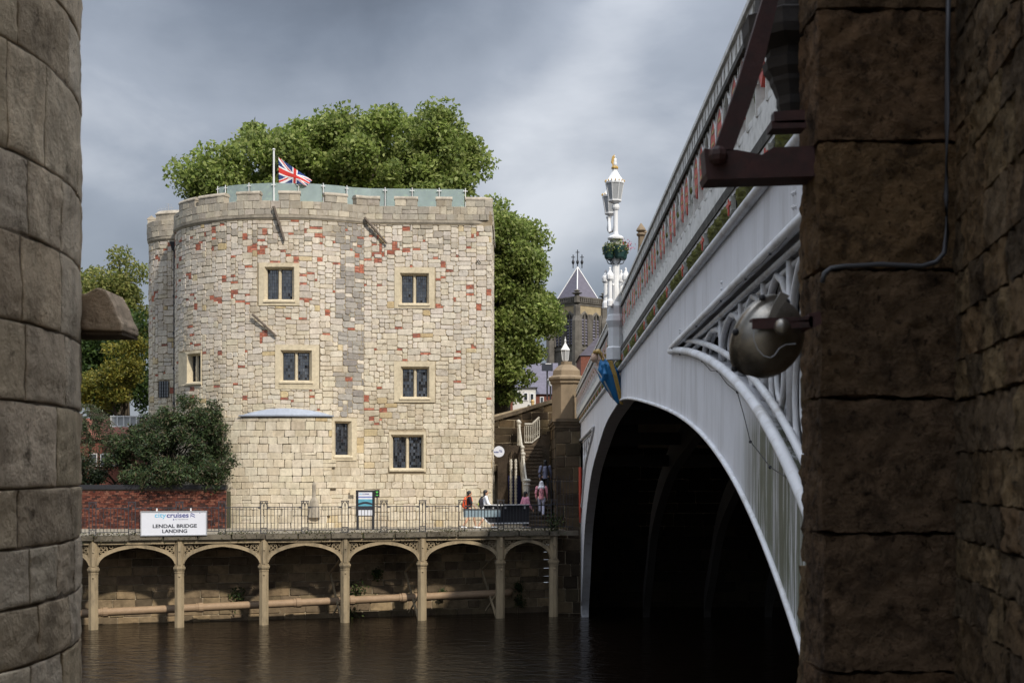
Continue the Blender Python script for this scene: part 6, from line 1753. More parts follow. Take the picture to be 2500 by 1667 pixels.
# ================================================================== NEAR LEFT ROUND TOWER
BC, BRR = Vector((-3.916, 5.05)), 2.2
bt = thing('round_stone_tower', (BC.x, BC.y, 0), 'weathered limestone wall of a round tower close on the left', 'tower')
MB().lathe((BC.x, BC.y, 0), [(BRR - .009, -1), (BRR - .009, 12.2)], 96).build('wall_core', mat('left_joint_mortar', c8(124, 106, 84, .7), .95, .4, 9, .8, 30, .02), bt, smooth=True)
MB().lathe((BC.x, BC.y, 12.2), [(BRR + .25, 0), (BRR + .25, .15), (.15, 2.2)], 24).build('roof', M_SLATE, bt)
rn = random.Random(9)
LC = [(216, 196, 168), (208, 188, 158), (222, 204, 178), (198, 178, 150), (214, 192, 160), (220, 202, 176)]
def near_stone(mb, th0, th1, z0, z1, seed, g=.011):
    n, m_ = 16, 16
    us_ = [0, .012, .03] + [.03 + .94 * k / (n - 4) for k in range(1, n - 4)] + [.97, .988, 1]
    n = len(us_) - 1; m_ = n
    L = (th1 - th0) * BRR
    vs = []
    cut_ = [rn.uniform(.0, .035) for _ in range(4)]
    for i in range(n + 1):
        for j in range(m_ + 1):
            u, v = us_[i], us_[j]
            du = g / BRR * (1 + .9 * noise.noise(Vector((z0 + v * .5, th0 * 9, seed)))); dv = g * (1 + 1.2 * noise.noise(Vector((th0 * 5 + u * 2, z0 * 3, seed + 4))))
            th = th0 + du + (th1 - th0 - 2 * du) * u; z = z0 + dv + (z1 - z0 - 2 * dv) * v
            e = min(u, 1 - u) * L; f_ = min(v, 1 - v) * (z1 - z0)
            edge = min(1, min(e, f_) / .010)
            d = .012 + .004 * math.sqrt(edge) + .009 * noise.noise(Vector((th * 6, z * 7, seed * .3))) + .006 * noise.noise(Vector((th * 26, z * 26, seed))) - .02 * max(0, noise.noise(Vector((th * 17, z * 14, seed * 1.7))) - .45)
            r_ = BRR - .018 + d
            vs.append((BC.x + r_ * math.cos(th), BC.y + r_ * math.sin(th), z))
    fs = [(i * (m_ + 1) + j, (i + 1) * (m_ + 1) + j, (i + 1) * (m_ + 1) + j + 1, i * (m_ + 1) + j + 1) for i in range(n) for j in range(m_)]
    mb.add(vs, fs)
    rim = [i * (m_ + 1) for i in range(n + 1)] + [n * (m_ + 1) + j for j in range(1, m_ + 1)] + [i * (m_ + 1) + m_ for i in range(n - 1, -1, -1)] + [j for j in range(m_ - 1, 0, -1)]
    q = [Vector(vs[i]) for i in rim]; k_ = len(q)
    inn = [Vector((BC.x + (p.x - BC.x) * (BRR - .04) / math.hypot(p.x - BC.x, p.y - BC.y), BC.y + (p.y - BC.y) * (BRR - .04) / math.hypot(p.x - BC.x, p.y - BC.y), p.z)) for p in q]
    mb.add(q + inn, [(i, (i + 1) % k_, (i + 1) % k_ + k_, i + k_) for i in range(k_)])
z = 3.9; si_ = 0
while z < 11.0:
    h = rn.choice((.21, .31, .36, .28, .25, .38)); th = math.radians(-48) + rn.uniform(0, .1)
    while th < math.radians(52):
        w = rn.uniform(.26, .62) / BRR
        mb = MB().col(jit(rn.choice(LC), rn, 1.0, .08)); near_stone(mb, th, th + w, z, z + h, si_, .005); mb.build('stone', M_GREYSTONE, bt, smooth='auto')
        th += w; si_ += 1
    z += h
# projecting corbel stone
tp_ = Vector((BC.x + BRR * math.cos(math.radians(17)), BC.y + BRR * math.sin(math.radians(17)), 0))
YK = 5.72
kp = [at(170, 722, YK), at(215, 722, YK), at(247, 706, YK), at(268, 712, YK), at(286, 745, YK), at(296, 775, YK), at(307, 792, YK), at(308, 812, YK), at(240, 810, YK), at(170, 808, YK)]
mb = MB().col(c8(206, 182, 154, 1.0)); mb.prism([(p.x, p.y - .06, p.z) for p in kp], (0, .26, 0)); ko = mb.build('projecting_corbel', M_GREYSTONE, bt)
MB().col(c8(110, 94, 76, .8)).prism([at(170, 809, YK) + Vector((0, -.05, 0)), at(306, 812.5, YK) + Vector((0, -.05, 0)), at(306, 820, YK) + Vector((0, -.05, 0)), at(170, 820, YK) + Vector((0, -.05, 0))], (0, .24, 0)).build('corbel_bed', M_GREYSTONE, ko)
bv = ko.modifiers.new('bevel', 'BEVEL'); bv.width = .008; bv.segments = 2

# ================================================================== NEAR RIGHT PIER AND WALL
def rough_block(mb, lo, hi, seed, amp=.012, n=11, rock=.02, M=None, piv=None):
    lo, hi = Vector(lo), Vector(hi); c = (lo + hi) / 2; hlf = (hi - lo) / 2
    bmh = bmesh.new(); bmesh.ops.create_cube(bmh, size=2.0)
    bmesh.ops.subdivide_edges(bmh, edges=bmh.edges, cuts=n, use_grid_fill=True)
    vs = []
    for v in bmh.verts:
        q = v.co.copy()
        # round the arrises a little
        p = Vector((c.x + q.x * hlf.x, c.y + q.y * hlf.y, c.z + q.z * hlf.z))
        nrm = Vector([t if abs(abs(t) - 1) < 1e-4 else 0 for t in q])
        ne = sum(1 for t in q if abs(abs(t) - 1) < 1e-4)
        dist = min((1 - abs(t)) * h_ for t, h_ in zip(q, hlf) if abs(abs(t) - 1) > 1e-4) if ne < 3 else 0
        if nrm.length: nrm.normalize()
        bul = rock if ne == 1 else 0.0
        p += nrm * (bul + amp * noise.noise(p * 9 + Vector((seed, 0, 0))) * .6 + amp * .8 * noise.noise(p * 24 + Vector((0, seed, 0))) + amp * .45 * noise.noise(p * 60 + Vector((seed, seed, 0))) - amp * 1.3 * max(0, noise.noise(p * 32 + Vector((seed * 2, 0, 5))) - .25))
        vs.append(p)
    bmh.verts.index_update()
    fs = [[v.index for v in f.verts] for f in bmh.faces]; bmh.free()
    if M: vs = [piv + M @ (v - piv) for v in vs]
    mb.add(vs, fs)
DC = [(134, 106, 78), (124, 98, 72), (148, 118, 84), (118, 96, 74), (140, 114, 86), (130, 106, 82)]
YPF = 4.0
np_ = thing('near_stone_pier', (1.1, YPF, 4.6), 'dark rough sandstone pier close on the right', 'pier')
joints = [9.0, 8.58, 8.17, 7.77, 7.378, 7.0, 6.622, 6.22, 5.81, 5.42, 5.02, 4.6]
for i_, (z1, z0) in enumerate(zip(joints[:-1], joints[1:])):
    mb = MB().col(jit(rn.choice(DC), rn, .85, .18)); dx = rn.uniform(-.012, .012)
    rough_block(mb, (.912 + dx, YPF + .0, z0 + .006), (1.33, YPF + .26, z1 - .006), i_ * 3.7, .012, 30, .0); mb.build('block', M_DARKSTONE, np_, smooth='auto')
# second row of blocks just behind, a little proud to the left
z = 4.7; i_ = 0
while z < 9:
    h = rn.uniform(.28, .44); mb = MB().col(jit((156, 130, 98), rn, .8, .15)); dx = rn.uniform(-.02, .012)
    rough_block(mb, (.972 + dx, YPF + .27, z + .006), (1.4, YPF + .55, z + h - .006), 50 + i_ * 2.3, .016, 18, .0); mb.build('rear_block', M_DARKSTONE, np_, smooth='auto'); z += h; i_ += 1
MB().col(c8(70, 58, 46, .6)).box((1.25, YPF + .3, 6.5), (.5, .5, 5.2)).build('pier_core', M_DARKSTONE, np_)
# masonry mass of the near abutment behind the pier, under the bridge end
na = thing('near_abutment', (3.5, 5.2, 0), 'dark stone mass of the near abutment carrying the bridge end', 'abutment')
MB().col(c8(80, 68, 54, .6)).box((BX(5) + 5.2, 5.05, 3.9), (10.2, .9, 9.8)).build('mass', M_DARKSTONE, na)
MB().col(c8(80, 68, 54, .6)).box((3.0, 5.3, 6.8), (3.2, 1.3, 4.2)).build('shoulder', M_DARKSTONE, na)
# wall leading from the pier past the camera, and the lodge over it
PW0, PW1 = Vector((1.315, 4.02)), Vector((1.0, 2.0))
rwl = thing('near_side_wall', (1.2, 2, 4.6), 'coursed rough stone wall running along the right edge', 'wall')
dW = (PW1 - PW0); LW = dW.length; dW /= LW; angW = math.atan2(dW.y, dW.x)
z = 4.75; i_ = 0
RC = [(150, 124, 92), (136, 114, 86), (160, 136, 102), (124, 106, 84), (146, 126, 100)]
while z < 8.8:
    h = rn.uniform(.105, .165); s = -rn.uniform(0, .1)
    while s < 1.15:
        w = rn.uniform(.18, .42)
        mb = MB().col(jit(rn.choice(RC), rn, .85, .18))
        piv = Vector((PW0.x, PW0.y, 0)); Mz = Matrix.Rotation(angW, 3, 'Z')
        a_ = max(s, 0)
        # local x along the wall towards the camera, y away from it (into the wall)
        rough_block(mb, (PW0.x + a_ + .004, PW0.y - .0, z + .004), (PW0.x + s + w - .004, PW0.y + .14, z + h - .004), i_ * 1.9, .014, 12, .0, Mz, piv)
        mb.build('stone', M_DARKSTONE, rwl, smooth='auto'); s += w; i_ += 1
    z += h
# wall core: the abutment lodge rising over the walkway (unseen, made tall to keep sun off this corner)
pl_ = [(PW0.x + .08, PW0.y + .02), (PW0.x + dW.x * 1.2 + .09, PW0.y + dW.y * 1.2), (PW1.x + .08, PW1.y), (PW1.x + .08, -9), (9, -9), (9, 4.55), (1.4, 4.55)]
lodge = thing('unseen_bridge_end_lodge', (4, -2, 4.6), 'unseen stone bridge end lodge, made tall for shade, beside and behind the viewer', 'building')
MB().col(c8(168, 146, 118, .8)).prism([(x, y, 3.0) for x, y in pl_], (0, 0, 10.2)).build('wall', M_DARKSTONE, lodge)
MB().prism([(1.0, -9.3, 13.2), (9.3, -9.3, 13.2), (5.1, -9.3, 15.0)], (0, 14.0, 0)).build('roof', M_SLATE, lodge)
# cable clipped round the pier
kb = thing('grey_cable', (1.1, YPF - .03, 7), 'grey cable clipped across the dark stone pier', 'cable')
cab = [(2007, 690), (2013, 668), (2028, 655), (2060, 650), (2110, 648), (2150, 645), (2200, 648), (2250, 650), (2285, 640), (2305, 618), (2312, 570), (2310, 480), (2312, 300), (2314, 100), (2316, -40)]
MB().tube([at(a_, b_, YPF - .055 + (.0 if a_ < 2280 else .0)) for a_, b_ in cab], .0075, 6).build('run', M_CABLE, kb, smooth=True)
# iron bracket
ib_ = thing('iron_wall_bracket', (.9, YPF + .1, 7.4), 'rusty red brown iron bracket jutting from the stone pier', 'bracket')
YI = YPF + .06
def bar(mb, pts, dy): mb.prism([at(a_, b_, YI) for a_, b_ in pts], (0, dy, 0))
mb = MB(); bar(mb, [(1719, 363), (1735, 364), (1800, 366), (1860, 378), (1888, 360), (1990, 356), (1990, 418), (1860, 422), (1724, 424)], .09); mb.build('arm', M_RUST, ib_)
mb = MB(); bar(mb, [(1722, 424), (1860, 422), (1990, 418), (1990, 430), (1860, 434), (1728, 438)], .13); mb.build('lower_flange', M_RUST, ib_)
mb = MB(); bar(mb, [(1743, 368), (1790, 368), (1830, 262), (1866, 150), (1905, -20), (1868, -20), (1800, 205)], .05); mb.build('strut', M_RUST, ib_)
mb = MB(); bar(mb, [(1890, 272), (1965, 268), (1965, 300), (1890, 300)], .05); bar(mb, [(1884, 296), (1968, 292), (1968, 312), (1884, 314)], .08); mb.build('short_arm', M_RUST, ib_)
MB().ball(at(1752, 382, YI) + Vector((0, -.01, 0)), .03, 8, 6).build('bolt', M_RUST, ib_)
# moulded lamp corbel at the top
lc = thing('dark_moulded_corbel', at(1920, 60, YPF + .35), 'dark moulded corbel overhanging at the top beside the pier', 'corbel')
cx_, cy_ = xat(1955, YPF + .3), YPF + .42
kz = lambda py: zat(py, YPF + .3)
q = (YPF + .3) / F
M_DKIRON = mat('dark_grimy_stone', c8(64, 58, 54, .6), .8, .3, 10, .4, 30, .01)
MB().lathe((cx_, cy_, 0), [(q * 30, kz(265)), (q * 42, kz(235)), (q * 42, kz(215)), (q * 52, kz(190)), (q * 58, kz(180)), (q * 60, kz(168)), (q * 74, kz(150)), (q * 78, kz(128)), (q * 68, kz(118)), (q * 66, kz(100)), (q * 120, kz(80)), (q * 128, kz(60)), (q * 130, kz(32)), (q * 132, kz(24)), (q * 100, kz(10)), (q * 95, kz(-60)), (q * 90, kz(-140))], 8).build('mouldings', M_DKIRON, lc)
# floodlight on its arm
fl_ = thing('old_floodlight', at(1873, 825, 3.9), 'round weathered metal floodlight mounted on the stone pier', 'floodlight')
fc_ = at(1873, 826, 3.95); fr_ = 100 * 3.95 / F
ax = Vector((-.62, .60, .42)).normalized()            # where the lamp points
Mx = ax.to_track_quat('Z', 'Y').to_matrix()
mb = MB()
prof_ = []
for k in range(9):
    a_ = math.pi / 2 * k / 8; prof_.append((max(.004, fr_ * math.sin(a_)), -fr_ * .82 * math.cos(a_)))
prof_ += [(fr_ * 1.0, .012), (fr_ * 1.045, .016), (fr_ * 1.045, .034), (fr_ * .98, .04), (fr_ * .9, .05)]
nn = 40; vs = []
for r_, z in prof_:
    for k in range(nn):
        w = 2 * math.pi * k / nn; vs.append(fc_ + Mx @ Vector((r_ * math.cos(w), r_ * math.sin(w), z)))
fs = [(i * nn + k, i * nn + (k + 1) % nn, (i + 1) * nn + (k + 1) % nn, (i + 1) * nn + k) for i in range(len(prof_) - 1) for k in range(nn)]
fs += [tuple(range(nn))[::-1], tuple(range((len(prof_) - 1) * nn, len(prof_) * nn))]
mb.add(vs, fs).build('bowl', M_STEEL, fl_, smooth=True)
mb = MB()
for k in range(6):
    w = 2 * math.pi * k / 6; p = fc_ + Mx @ Vector((fr_ * 1.06 * math.cos(w), fr_ * 1.06 * math.sin(w), .025)); mb.ball(p, .011, 7, 5)
mb.build('rim_clip', M_BLACKIRON, fl_)
YF = 3.79
mb = MB(); mb.prism([at(a_, b_, YF) for a_, b_ in ((1837, 777), (1985, 772), (1985, 786), (1837, 783))], (0, .05, 0)); mb.prism([at(a_, b_, YF) for a_, b_ in ((1837, 783), (1930, 784), (1985, 780), (1985, 798), (1915, 802), (1837, 803))], (0, .008, 0))
mb.prism([at(a_, b_, YF) for a_, b_ in ((1975, 765), (2003, 760), (2006, 790), (1985, 800), (1975, 795))], (0, .26, 0)); mb.build('mounting_arm', M_RUST, fl_)
mb = MB(); mb.prism([at(a_, b_, YF + .01) for a_, b_ in ((1876, 774), (1893, 776), (1905, 752), (1928, 722), (1906, 712), (1887, 745))], (0, .012, 0)); mb.build('strap', M_STEEL, fl_)
MB().ball(at(1910, 798, YF - .012), (.024, .018, .024), 12, 8).build('pivot_bolt', M_STEEL, fl_, smooth=True)
MB().tube([at(a_, b_, YF + .0) for a_, b_ in ((1840, 806), (1841, 830), (1850, 853), (1864, 868), (1880, 873), (1890, 868), (1903, 850), (1918, 841), (1942, 839))], .0016, 5).build('wire', M_ALU, fl_)

# ================================================================== CHURCH TOWER AND TOWN BEHIND
YT = 190.0; kT = YT / F
ch = thing('church_bell_tower', (xat(1408, YT), YT, 3.6), 'gothic church bell tower with slate pyramid roof beyond the bridge', 'church tower')
tcx, hwT = xat(1410, YT), 42 * kT
rotT = math.radians(41)
Rz = Matrix.Rotation(rotT, 3, 'Z')
def tp3(x, y, z): v = Rz @ Vector((x, y, 0)); return Vector((tcx + v.x, YT + v.y + 0, z))
zT = lambda py: zat(py, YT)
def tbox(mb, x0, x1, y0, y1, z0, z1): mb.hexa([tp3(x0, y0, z0), tp3(x1, y0, z0), tp3(x1, y1, z0), tp3(x0, y1, z0), tp3(x0, y0, z1), tp3(x1, y0, z1), tp3(x1, y1, z1), tp3(x0, y1, z1)])
mb = MB(); tbox(mb, -hwT, hwT, -hwT, hwT, 3.6, zT(775)); mb.build('wall', M_CHURCH, ch)
mb = MB(); tbox(mb, -hwT * 1.06, hwT * 1.06, -hwT * 1.06, hwT * 1.06, zT(858), zT(852)); tbox(mb, -hwT * 1.05, hwT * 1.05, -hwT * 1.05, hwT * 1.05, zT(752), zT(746)); tbox(mb, -hwT * 1.1, hwT * 1.1, -hwT * 1.1, hwT * 1.1, zT(746), zT(743)); mb.build('string_course', M_CHURCH, ch)
mb = MB(); tbox(mb, -hwT * 1.02, hwT * 1.02, -hwT * 1.02, hwT * 1.02, zT(775), zT(752)); mb.build('pale_band', M_CHLIGHT, ch)
# pierced parapet
mb = MB(); hp_ = hwT * 1.08; N_ = 14
for k in range(N_ + 1):
    q = -hp_ + 2 * hp_ * k / N_
    for (x, y) in ((q, -hp_), (-hp_, q), (hp_, q), (q, hp_)): tbox(mb, x - .12, x + .12, y - .12, y + .12, zT(743), zT(733))
for z0_, z1_ in ((zT(734), zT(731)),):
    for (a_, b_, c_, d_) in ((-hp_, hp_, -hp_ - .15, -hp_ + .15), (-hp_, hp_, hp_ - .15, hp_ + .15), (-hp_ - .15, -hp_ + .15, -hp_, hp_), (hp_ - .15, hp_ + .15, -hp_, hp_)): tbox(mb, a_, b_, c_, d_, z0_, z1_)
mb.build('parapet', M_CHURCH, ch)
for sx_ in (-1, 1):
    for sy_ in (-1, 1):
        p = tp3(sx_ * hp_, sy_ * hp_, 0)
        MB().lathe((p.x, p.y, 0), [(.45, zT(746)), (.45, zT(731)), (.3, zT(729)), (.35, zT(727)), (.8, zT(724)), (.3, zT(722)), (.25, zT(720)), (.5, zT(718.5)), (.05, zT(714))], 6).build('pinnacle', M_CHURCH, ch)
        MB().lathe((p.x, p.y, 0), [(.75, 3.6), (.75, zT(790)), (.5, zT(778)), (.5, zT(752))], 8).build('corner_buttress', M_CHURCH, ch)
rf_ = MB(); ap3 = Vector((tcx, YT, zT(652))); hr_ = hwT * .92
b4 = [tp3(-hr_, -hr_, zT(738)), tp3(hr_, -hr_, zT(738)), tp3(hr_, hr_, zT(738)), tp3(-hr_, hr_, zT(738))]
rf_.add(b4 + [ap3], [(0, 1, 4), (1, 2, 4), (2, 3, 4), (3, 0, 4), (3, 2, 1, 0)]); rf_ = rf_.build('pyramid_roof', M_SLATE, ch)
for p in b4: MB().tube([p, ap3], .09, 5).build('ridge', M_WHITE, rf_)
for dx_, top in ((0, 610), (-.62, 622), (.62, 622)):
    mb = MB().tube([(tcx + dx_, YT, zT(655)), (tcx + dx_, YT, zT(top))], .07, 5); mb.tube([(tcx + dx_ - .28, YT, zT(top + 6)), (tcx + dx_ + .28, YT, zT(top + 6))], .06, 5); mb.lathe((tcx + dx_, YT, zT(640)), [(.12, -.3), (.25, 0), (.12, .3)], 6); mb.build('iron_cross', M_BLACKIRON, rf_)
# belfry openings on the two faces towards the river
for face in ('front', 'left', 'right'):
    for k in range(2):
        q = (k - .5) * hwT * .92; w_ = hwT * .30
        def fp(u, z, d):
            if face == 'front': return tp3(u, -hwT - d, z)
            if face == 'left': return tp3(-hwT - d, -u, z)
            return tp3(hwT + d, u, z)
        z0_, z1_, zs_ = zT(848), zT(768), zT(785)
        arch_ = [(q - w_, z0_), (q + w_, z0_), (q + w_, zs_), (q + w_ * .8, zs_ + (z1_ - zs_) * .55), (q, z1_), (q - w_ * .8, zs_ + (z1_ - zs_) * .55), (q - w_, zs_)]
        bo = MB().add([fp(u, z, .05) for u, z in arch_], [tuple(range(7))]).build('belfry_opening', M_CHDARK, ch)
        fr2 = MB(); fr2.tube([fp(u, z, .12) for u, z in [(q - w_, z0_), (q - w_, zs_), (q - w_ * .8, zs_ + (z1_ - zs_) * .55), (q, z1_), (q + w_ * .8, zs_ + (z1_ - zs_) * .55), (q + w_, zs_), (q + w_, z0_)]], .2, 6); fr2.tube([fp(q, z0_, .12), fp(q, z1_, .12)], .13, 5)
        for e in (-1, 1): fr2.tube([fp(q + e * w_ * 1.35, z0_, .15), fp(q + e * w_ * 1.35, zT(772), .15)], .16, 6)
        fr2.build('arch_moulding', M_CHURCH, bo)
        lv = MB()
        for m_ in range(9):
            z = z0_ + (zs_ - z0_) * (m_ + .5) / 9
            for u0, u1 in ((q - w_ * .9, q - .12), (q + .12, q + w_ * .9)): lv.add([fp(u0, z, .14), fp(u1, z, .14), fp(u1, z + .25, .07), fp(u0, z + .25, .07)], [(0, 1, 2, 3)])
        lv.build('louvre', M_SLATE, bo)
# church nave behind, brick gable beside the tower
def house(name, px0, px1, pyb, pye, pyr, Y, wallm, roofm, label, depth=8, gable=False, wins=(), group=None):
    x0, x1 = xat(px0, Y), xat(px1, Y); zb_, ze, zr2 = 3.6, zat(pye, Y), zat(pyr, Y)
    t = thing(name, ((x0 + x1) / 2, Y + depth / 2, 3.6), label, 'building', group)
    MB().box(((x0 + x1) / 2, Y + depth / 2, (zb_ + ze) / 2), (x1 - x0, depth, ze - zb_)).build('wall', wallm, t)
    mb = MB()
    if gable: mb.prism([(x0 - .15, Y - .1, ze), (x1 + .15, Y - .1, ze), ((x0 + x1) / 2, Y - .1, zr2)], (0, depth + .2, 0))
    else: mb.prism([(x0 - .15, Y - .2, ze), (x0 - .15, Y + depth / 2, zr2), (x0 - .15, Y + depth + .2, ze)], (x1 - x0 + .3, 0, 0))
    ro = mb.build('roof', roofm, t)
    for (a_, b_, c_, d_) in wins:
        xa, xb, za, zb2 = xat(a_, Y), xat(b_, Y), zat(d_, Y), zat(c_, Y)
        w_ = MB().box(((xa + xb) / 2, Y - .02, (za + zb2) / 2), (xb - xa + .14, .06, zb2 - za + .14)).build('window', M_WHITE, t)
        MB().box(((xa + xb) / 2, Y - .06, (za + zb2) / 2), (xb - xa, .04, zb2 - za)).build('pane', M_LEADGLASS, w_)
    return t, ro
M_CREAMW = mat('white_render', c8(226, 224, 218, .8), .8, .08, 2, .1, 8)
house('brick_terrace', 1208, 1252, 1050, 962, 925, 96, M_BRFAR, M_SLATE, 'red brick building with arched window seen past the tower corner', wins=((1216, 1221, 972, 1004), (1226, 1231, 972, 1004), (1239, 1244, 972, 1004)))
t_, r_ = house('white_house', 1252, 1308, 1050, 945, 930, 104, M_CREAMW, M_SLATE, 'white rendered building under the tree by the church', wins=((1262, 1270, 958, 975), (1280, 1287, 960, 976), (1296, 1302, 962, 978)))
house('slate_roofed_house', 1288, 1362, 1050, 962, 878, 128, M_BRFAR, M_SLATE, 'house with large dark slate roof behind the stone pier', wins=((1300, 1306, 970, 985), (1320, 1326, 970, 985)))
house('brick_gable_house', 1418, 1500, 1050, 868, 822, 120, M_BRFAR, M_SLATE, 'orange brick gabled house between pier and lamp standard', gable=True, wins=((1450, 1456, 880, 900),))
sb = thing('dark_shop_sign', at(1336, 897, 126), 'dark rectangular shop sign in front of the slate roof', 'sign')
p = at(1336, 896, 126); MB().box(p, (27 * 126 / F, .15, 19 * 126 / F)).build('board', M_CHAR, sb)
MB().box((p.x + .1, p.y - .09, p.z + .30), (14 * 126 / F, .03, .07)).build('white_line', M_WHITE, sb)
MB().box((p.x, p.y + .1, (3.6 + p.z) / 2), (.15, .12, p.z - 3.6)).build('pole', M_BLACKIRON, sb)
# street lamp on the far road
slp = thing('street_lamp', (xat(1344, 84), 84, 8.2), 'thin dark street lamp with white head on the approach road', 'lamp')
MB().tube([(xat(1344, 84), 84, 3.6), (xat(1344, 84), 84, zat(940, 84))], .05, 6).build('pole', M_BLACKIRON, slp)
MB().lathe((xat(1343, 84), 84, zat(938, 84)), [(.08, -.1), (.2, .25), (.16, .32), (.03, .5)], 8).build('head', M_WHITE, slp)
# toll lodge at the far end, mostly behind the parapet
YLg = 63.0
tl = thing('far_toll_lodge', (xat(1600, YLg), YLg + 2, 3.6), 'brown stone lodge with pointed finial behind the bridge parapet', 'building')
gx0, gx1 = xat(1558, YLg), xat(1760, YLg)
MB().box(((gx0 + gx1) / 2, YLg + 2.5, (3.6 + zat(690, YLg)) / 2), (gx1 - gx0, 5, zat(690, YLg) - 3.6)).build('wall', M_PIERST, tl)
MB().prism([(gx0 - .1, YLg - .1, zat(690, YLg)), (gx0 + 1.1, YLg - .1, zat(690, YLg)), (gx0 + .35, YLg - .1, zat(585, YLg)), (gx0 + .05, YLg - .1, zat(590, YLg))], (0, .6, 0)).build('gable', M_PIERST, tl)
MB().prism([(gx0 + .9, YLg - .1, zat(690, YLg)), (gx1 + .1, YLg - .1, zat(690, YLg)), ((gx0 + gx1) / 2, YLg - .1, zat(650, YLg))], (0, 5, 0)).build('roof', M_SLATE, tl)
for px_, py_, k in ((1565, 545, 1), (1576, 556, .6)):
    x = xat(px_, YLg); MB().lathe((x, YLg + (0 if k == 1 else .6), 0), [(.14 * k, zat(600, YLg)), (.14 * k, zat(578, YLg)), (.22 * k, zat(574, YLg)), (.22 * k, zat(571, YLg)), (.12 * k, zat(568, YLg)), (.24 * k, zat(563, YLg)), (.2 * k, zat(558, YLg)), (.02, zat(py_, YLg))], 8).build('finial', M_PIERST, tl)

# ================================================================== PEOPLE
def person(base, h, yaw, skin, top, bottom, hair, shoes, label, stride=.32, arm=.35, sleeve='long', legs='long', hood=None, lean=0.0, step=0.0, hairlen=.10, wide=1.0):
    k = h / 1.70; Mz = Matrix.Rotation(yaw, 3, 'Z'); B = Vector(base)
    def W(x, y, z): return B + Mz @ (Vector((x + lean * max(0, z - .9), y, z)) * k)
    def S(v): return v * k
    mk = lambda col, r=.8: mat('cloth_' + label[:12], col, r, .18, 14, .3, 30, .01)
    # joints
    hipz = .90
    L = {}
    for sd, ph in ((1, 1), (-1, -1)):
        a_ = stride * ph
        foot_x = a_; footz = .07 + (step if ph > 0 else 0)
        knee = (foot_x * .55 + .05, sd * .10, (hipz + footz) / 2 + .02)
        if ph < 0: knee = (foot_x * .42 + .07, sd * .10, (hipz + footz) / 2 - .01)
        L[sd] = [(0, sd * .095, hipz), knee, (foot_x, sd * .10, footz)]
    A = {}
    for sd in (1, -1):
        sw = -arm * sd
        A[sd] = [(0, sd * .185 * wide, 1.39), (sw * .30 - .02, sd * .235 * wide, 1.12), (sw * .62 + .09, sd * .22 * wide, .89)]
    # body (skin): head, neck, torso core, limbs, hands with fingers
    mb = MB()
    mb.ball(W(.015, 0, 1.585), (S(.098), S(.078), S(.118)), 14, 10, Mz)
    mb.tube([W(-.01, 0, 1.36), W(0, 0, 1.50)], [S(.06), S(.055)], 8)
    mb.ball(W(.115, 0, 1.575), S(.018), 6, 4); mb.ball(W(.10, 0, 1.53), (S(.014), S(.028), S(.01)), 6, 4, Mz)
    for sd in (1, -1): mb.ball(W(.0, sd * .08, 1.58), (S(.02), S(.012), S(.032)), 6, 4, Mz)
    mb.tube([W(0, 0, .86), W(0, 0, 1.05), W(0, 0, 1.25), W(-.01, 0, 1.40)], [(S(.14), S(.10)), (S(.125), S(.09)), (S(.15), S(.10)), (S(.10), S(.07))], 12, up=(1, 0, 0))
    for sd in (1, -1):
        a0, a1, a2 = [Vector(p) for p in A[sd]]
        mb.tube([W(*a0), W(*a0.lerp(a1, .5)), W(*a1), W(*a1.lerp(a2, .5)), W(*a2)], [S(.052), S(.047), S(.04), S(.036), S(.027)], 8, round_ends=True)
        dv = (a2 - a1).normalized(); pm_ = a2 + dv * .05
        mb.ball(W(*pm_), (S(.042), S(.024), S(.05)), 8, 6, Mz)
        for q in range(4):
            o_ = Vector(((q - 1.5) * .019, 0, 0)); f0 = a2 + dv * .085 + o_; f1 = f0 + dv * (.035, .042, .04, .03)[q] + Vector((.006, -sd * .004, 0)); f2 = f1 + dv * .03 + Vector((.004, -sd * .016, 0))
            mb.tube([W(*f0), W(*f1), W(*f2)], [S(.0098), S(.0092), S(.0085)], 5, round_ends=True)
        t0 = a2 + dv * .03 + Vector((.035, 0, 0)); mb.tube([W(*t0), W(*(t0 + dv * .03 + Vector((.022, 0, 0)))), W(*(t0 + dv * .058 + Vector((.026, 0, 0))))], [S(.012), S(.011), S(.009)], 5, round_ends=True)
        l0, l1, l2 = [Vector(p) for p in L[sd]]
        mb.tube([W(*l0), W(*l0.lerp(l1, .5)), W(*l1), W(*l1.lerp(l2, .35)), W(*l2)], [S(.088), S(.075), S(.055), S(.057), S(.036)], 10, round_ends=True)
        mb.tube([W(l2.x - .03, l2.y, l2.z - .035), W(l2.x + .14, l2.y, l2.z - .045)], [S(.038), S(.026)], 8, round_ends=True)
    body = mb.build('person', mat('skin_' + label[:10], skin, .6, .08, 20, 0)); remesh(body, .0125, 1)
    tag(body, label, 'person', 'people on the walkway and stairs')
    ORG[body.name] = Vector((0, 0, 0))
    # top
    mb = MB()
    mb.tube([W(0, 0, .83), W(0, 0, 1.0), W(0, 0, 1.2), W(-.005, 0, 1.36), W(-.01, 0, 1.44)], [(S(.178 * wide), S(.132)), (S(.165 * wide), S(.125)), (S(.175 * wide), S(.128)), (S(.16 * wide), S(.105)), (S(.075), S(.07))], 14, up=(1, 0, 0))
    for sd in (1, -1):
        a0, a1, a2 = [Vector(p) for p in A[sd]]
        pts = [W(*a0), W(*a0.lerp(a1, .5)), W(*a1)] + ([W(*a1.lerp(a2, .5)), W(*a1.lerp(a2, .92))] if sleeve == 'long' else [])
        mb.tube(pts, [S(.074), S(.068), S(.062), S(.056), S(.048)][:len(pts)], 10, round_ends=True)
    if hood: pass
    o = mb.build('shirt', mk(top), body); remesh(o, .0155, 2)
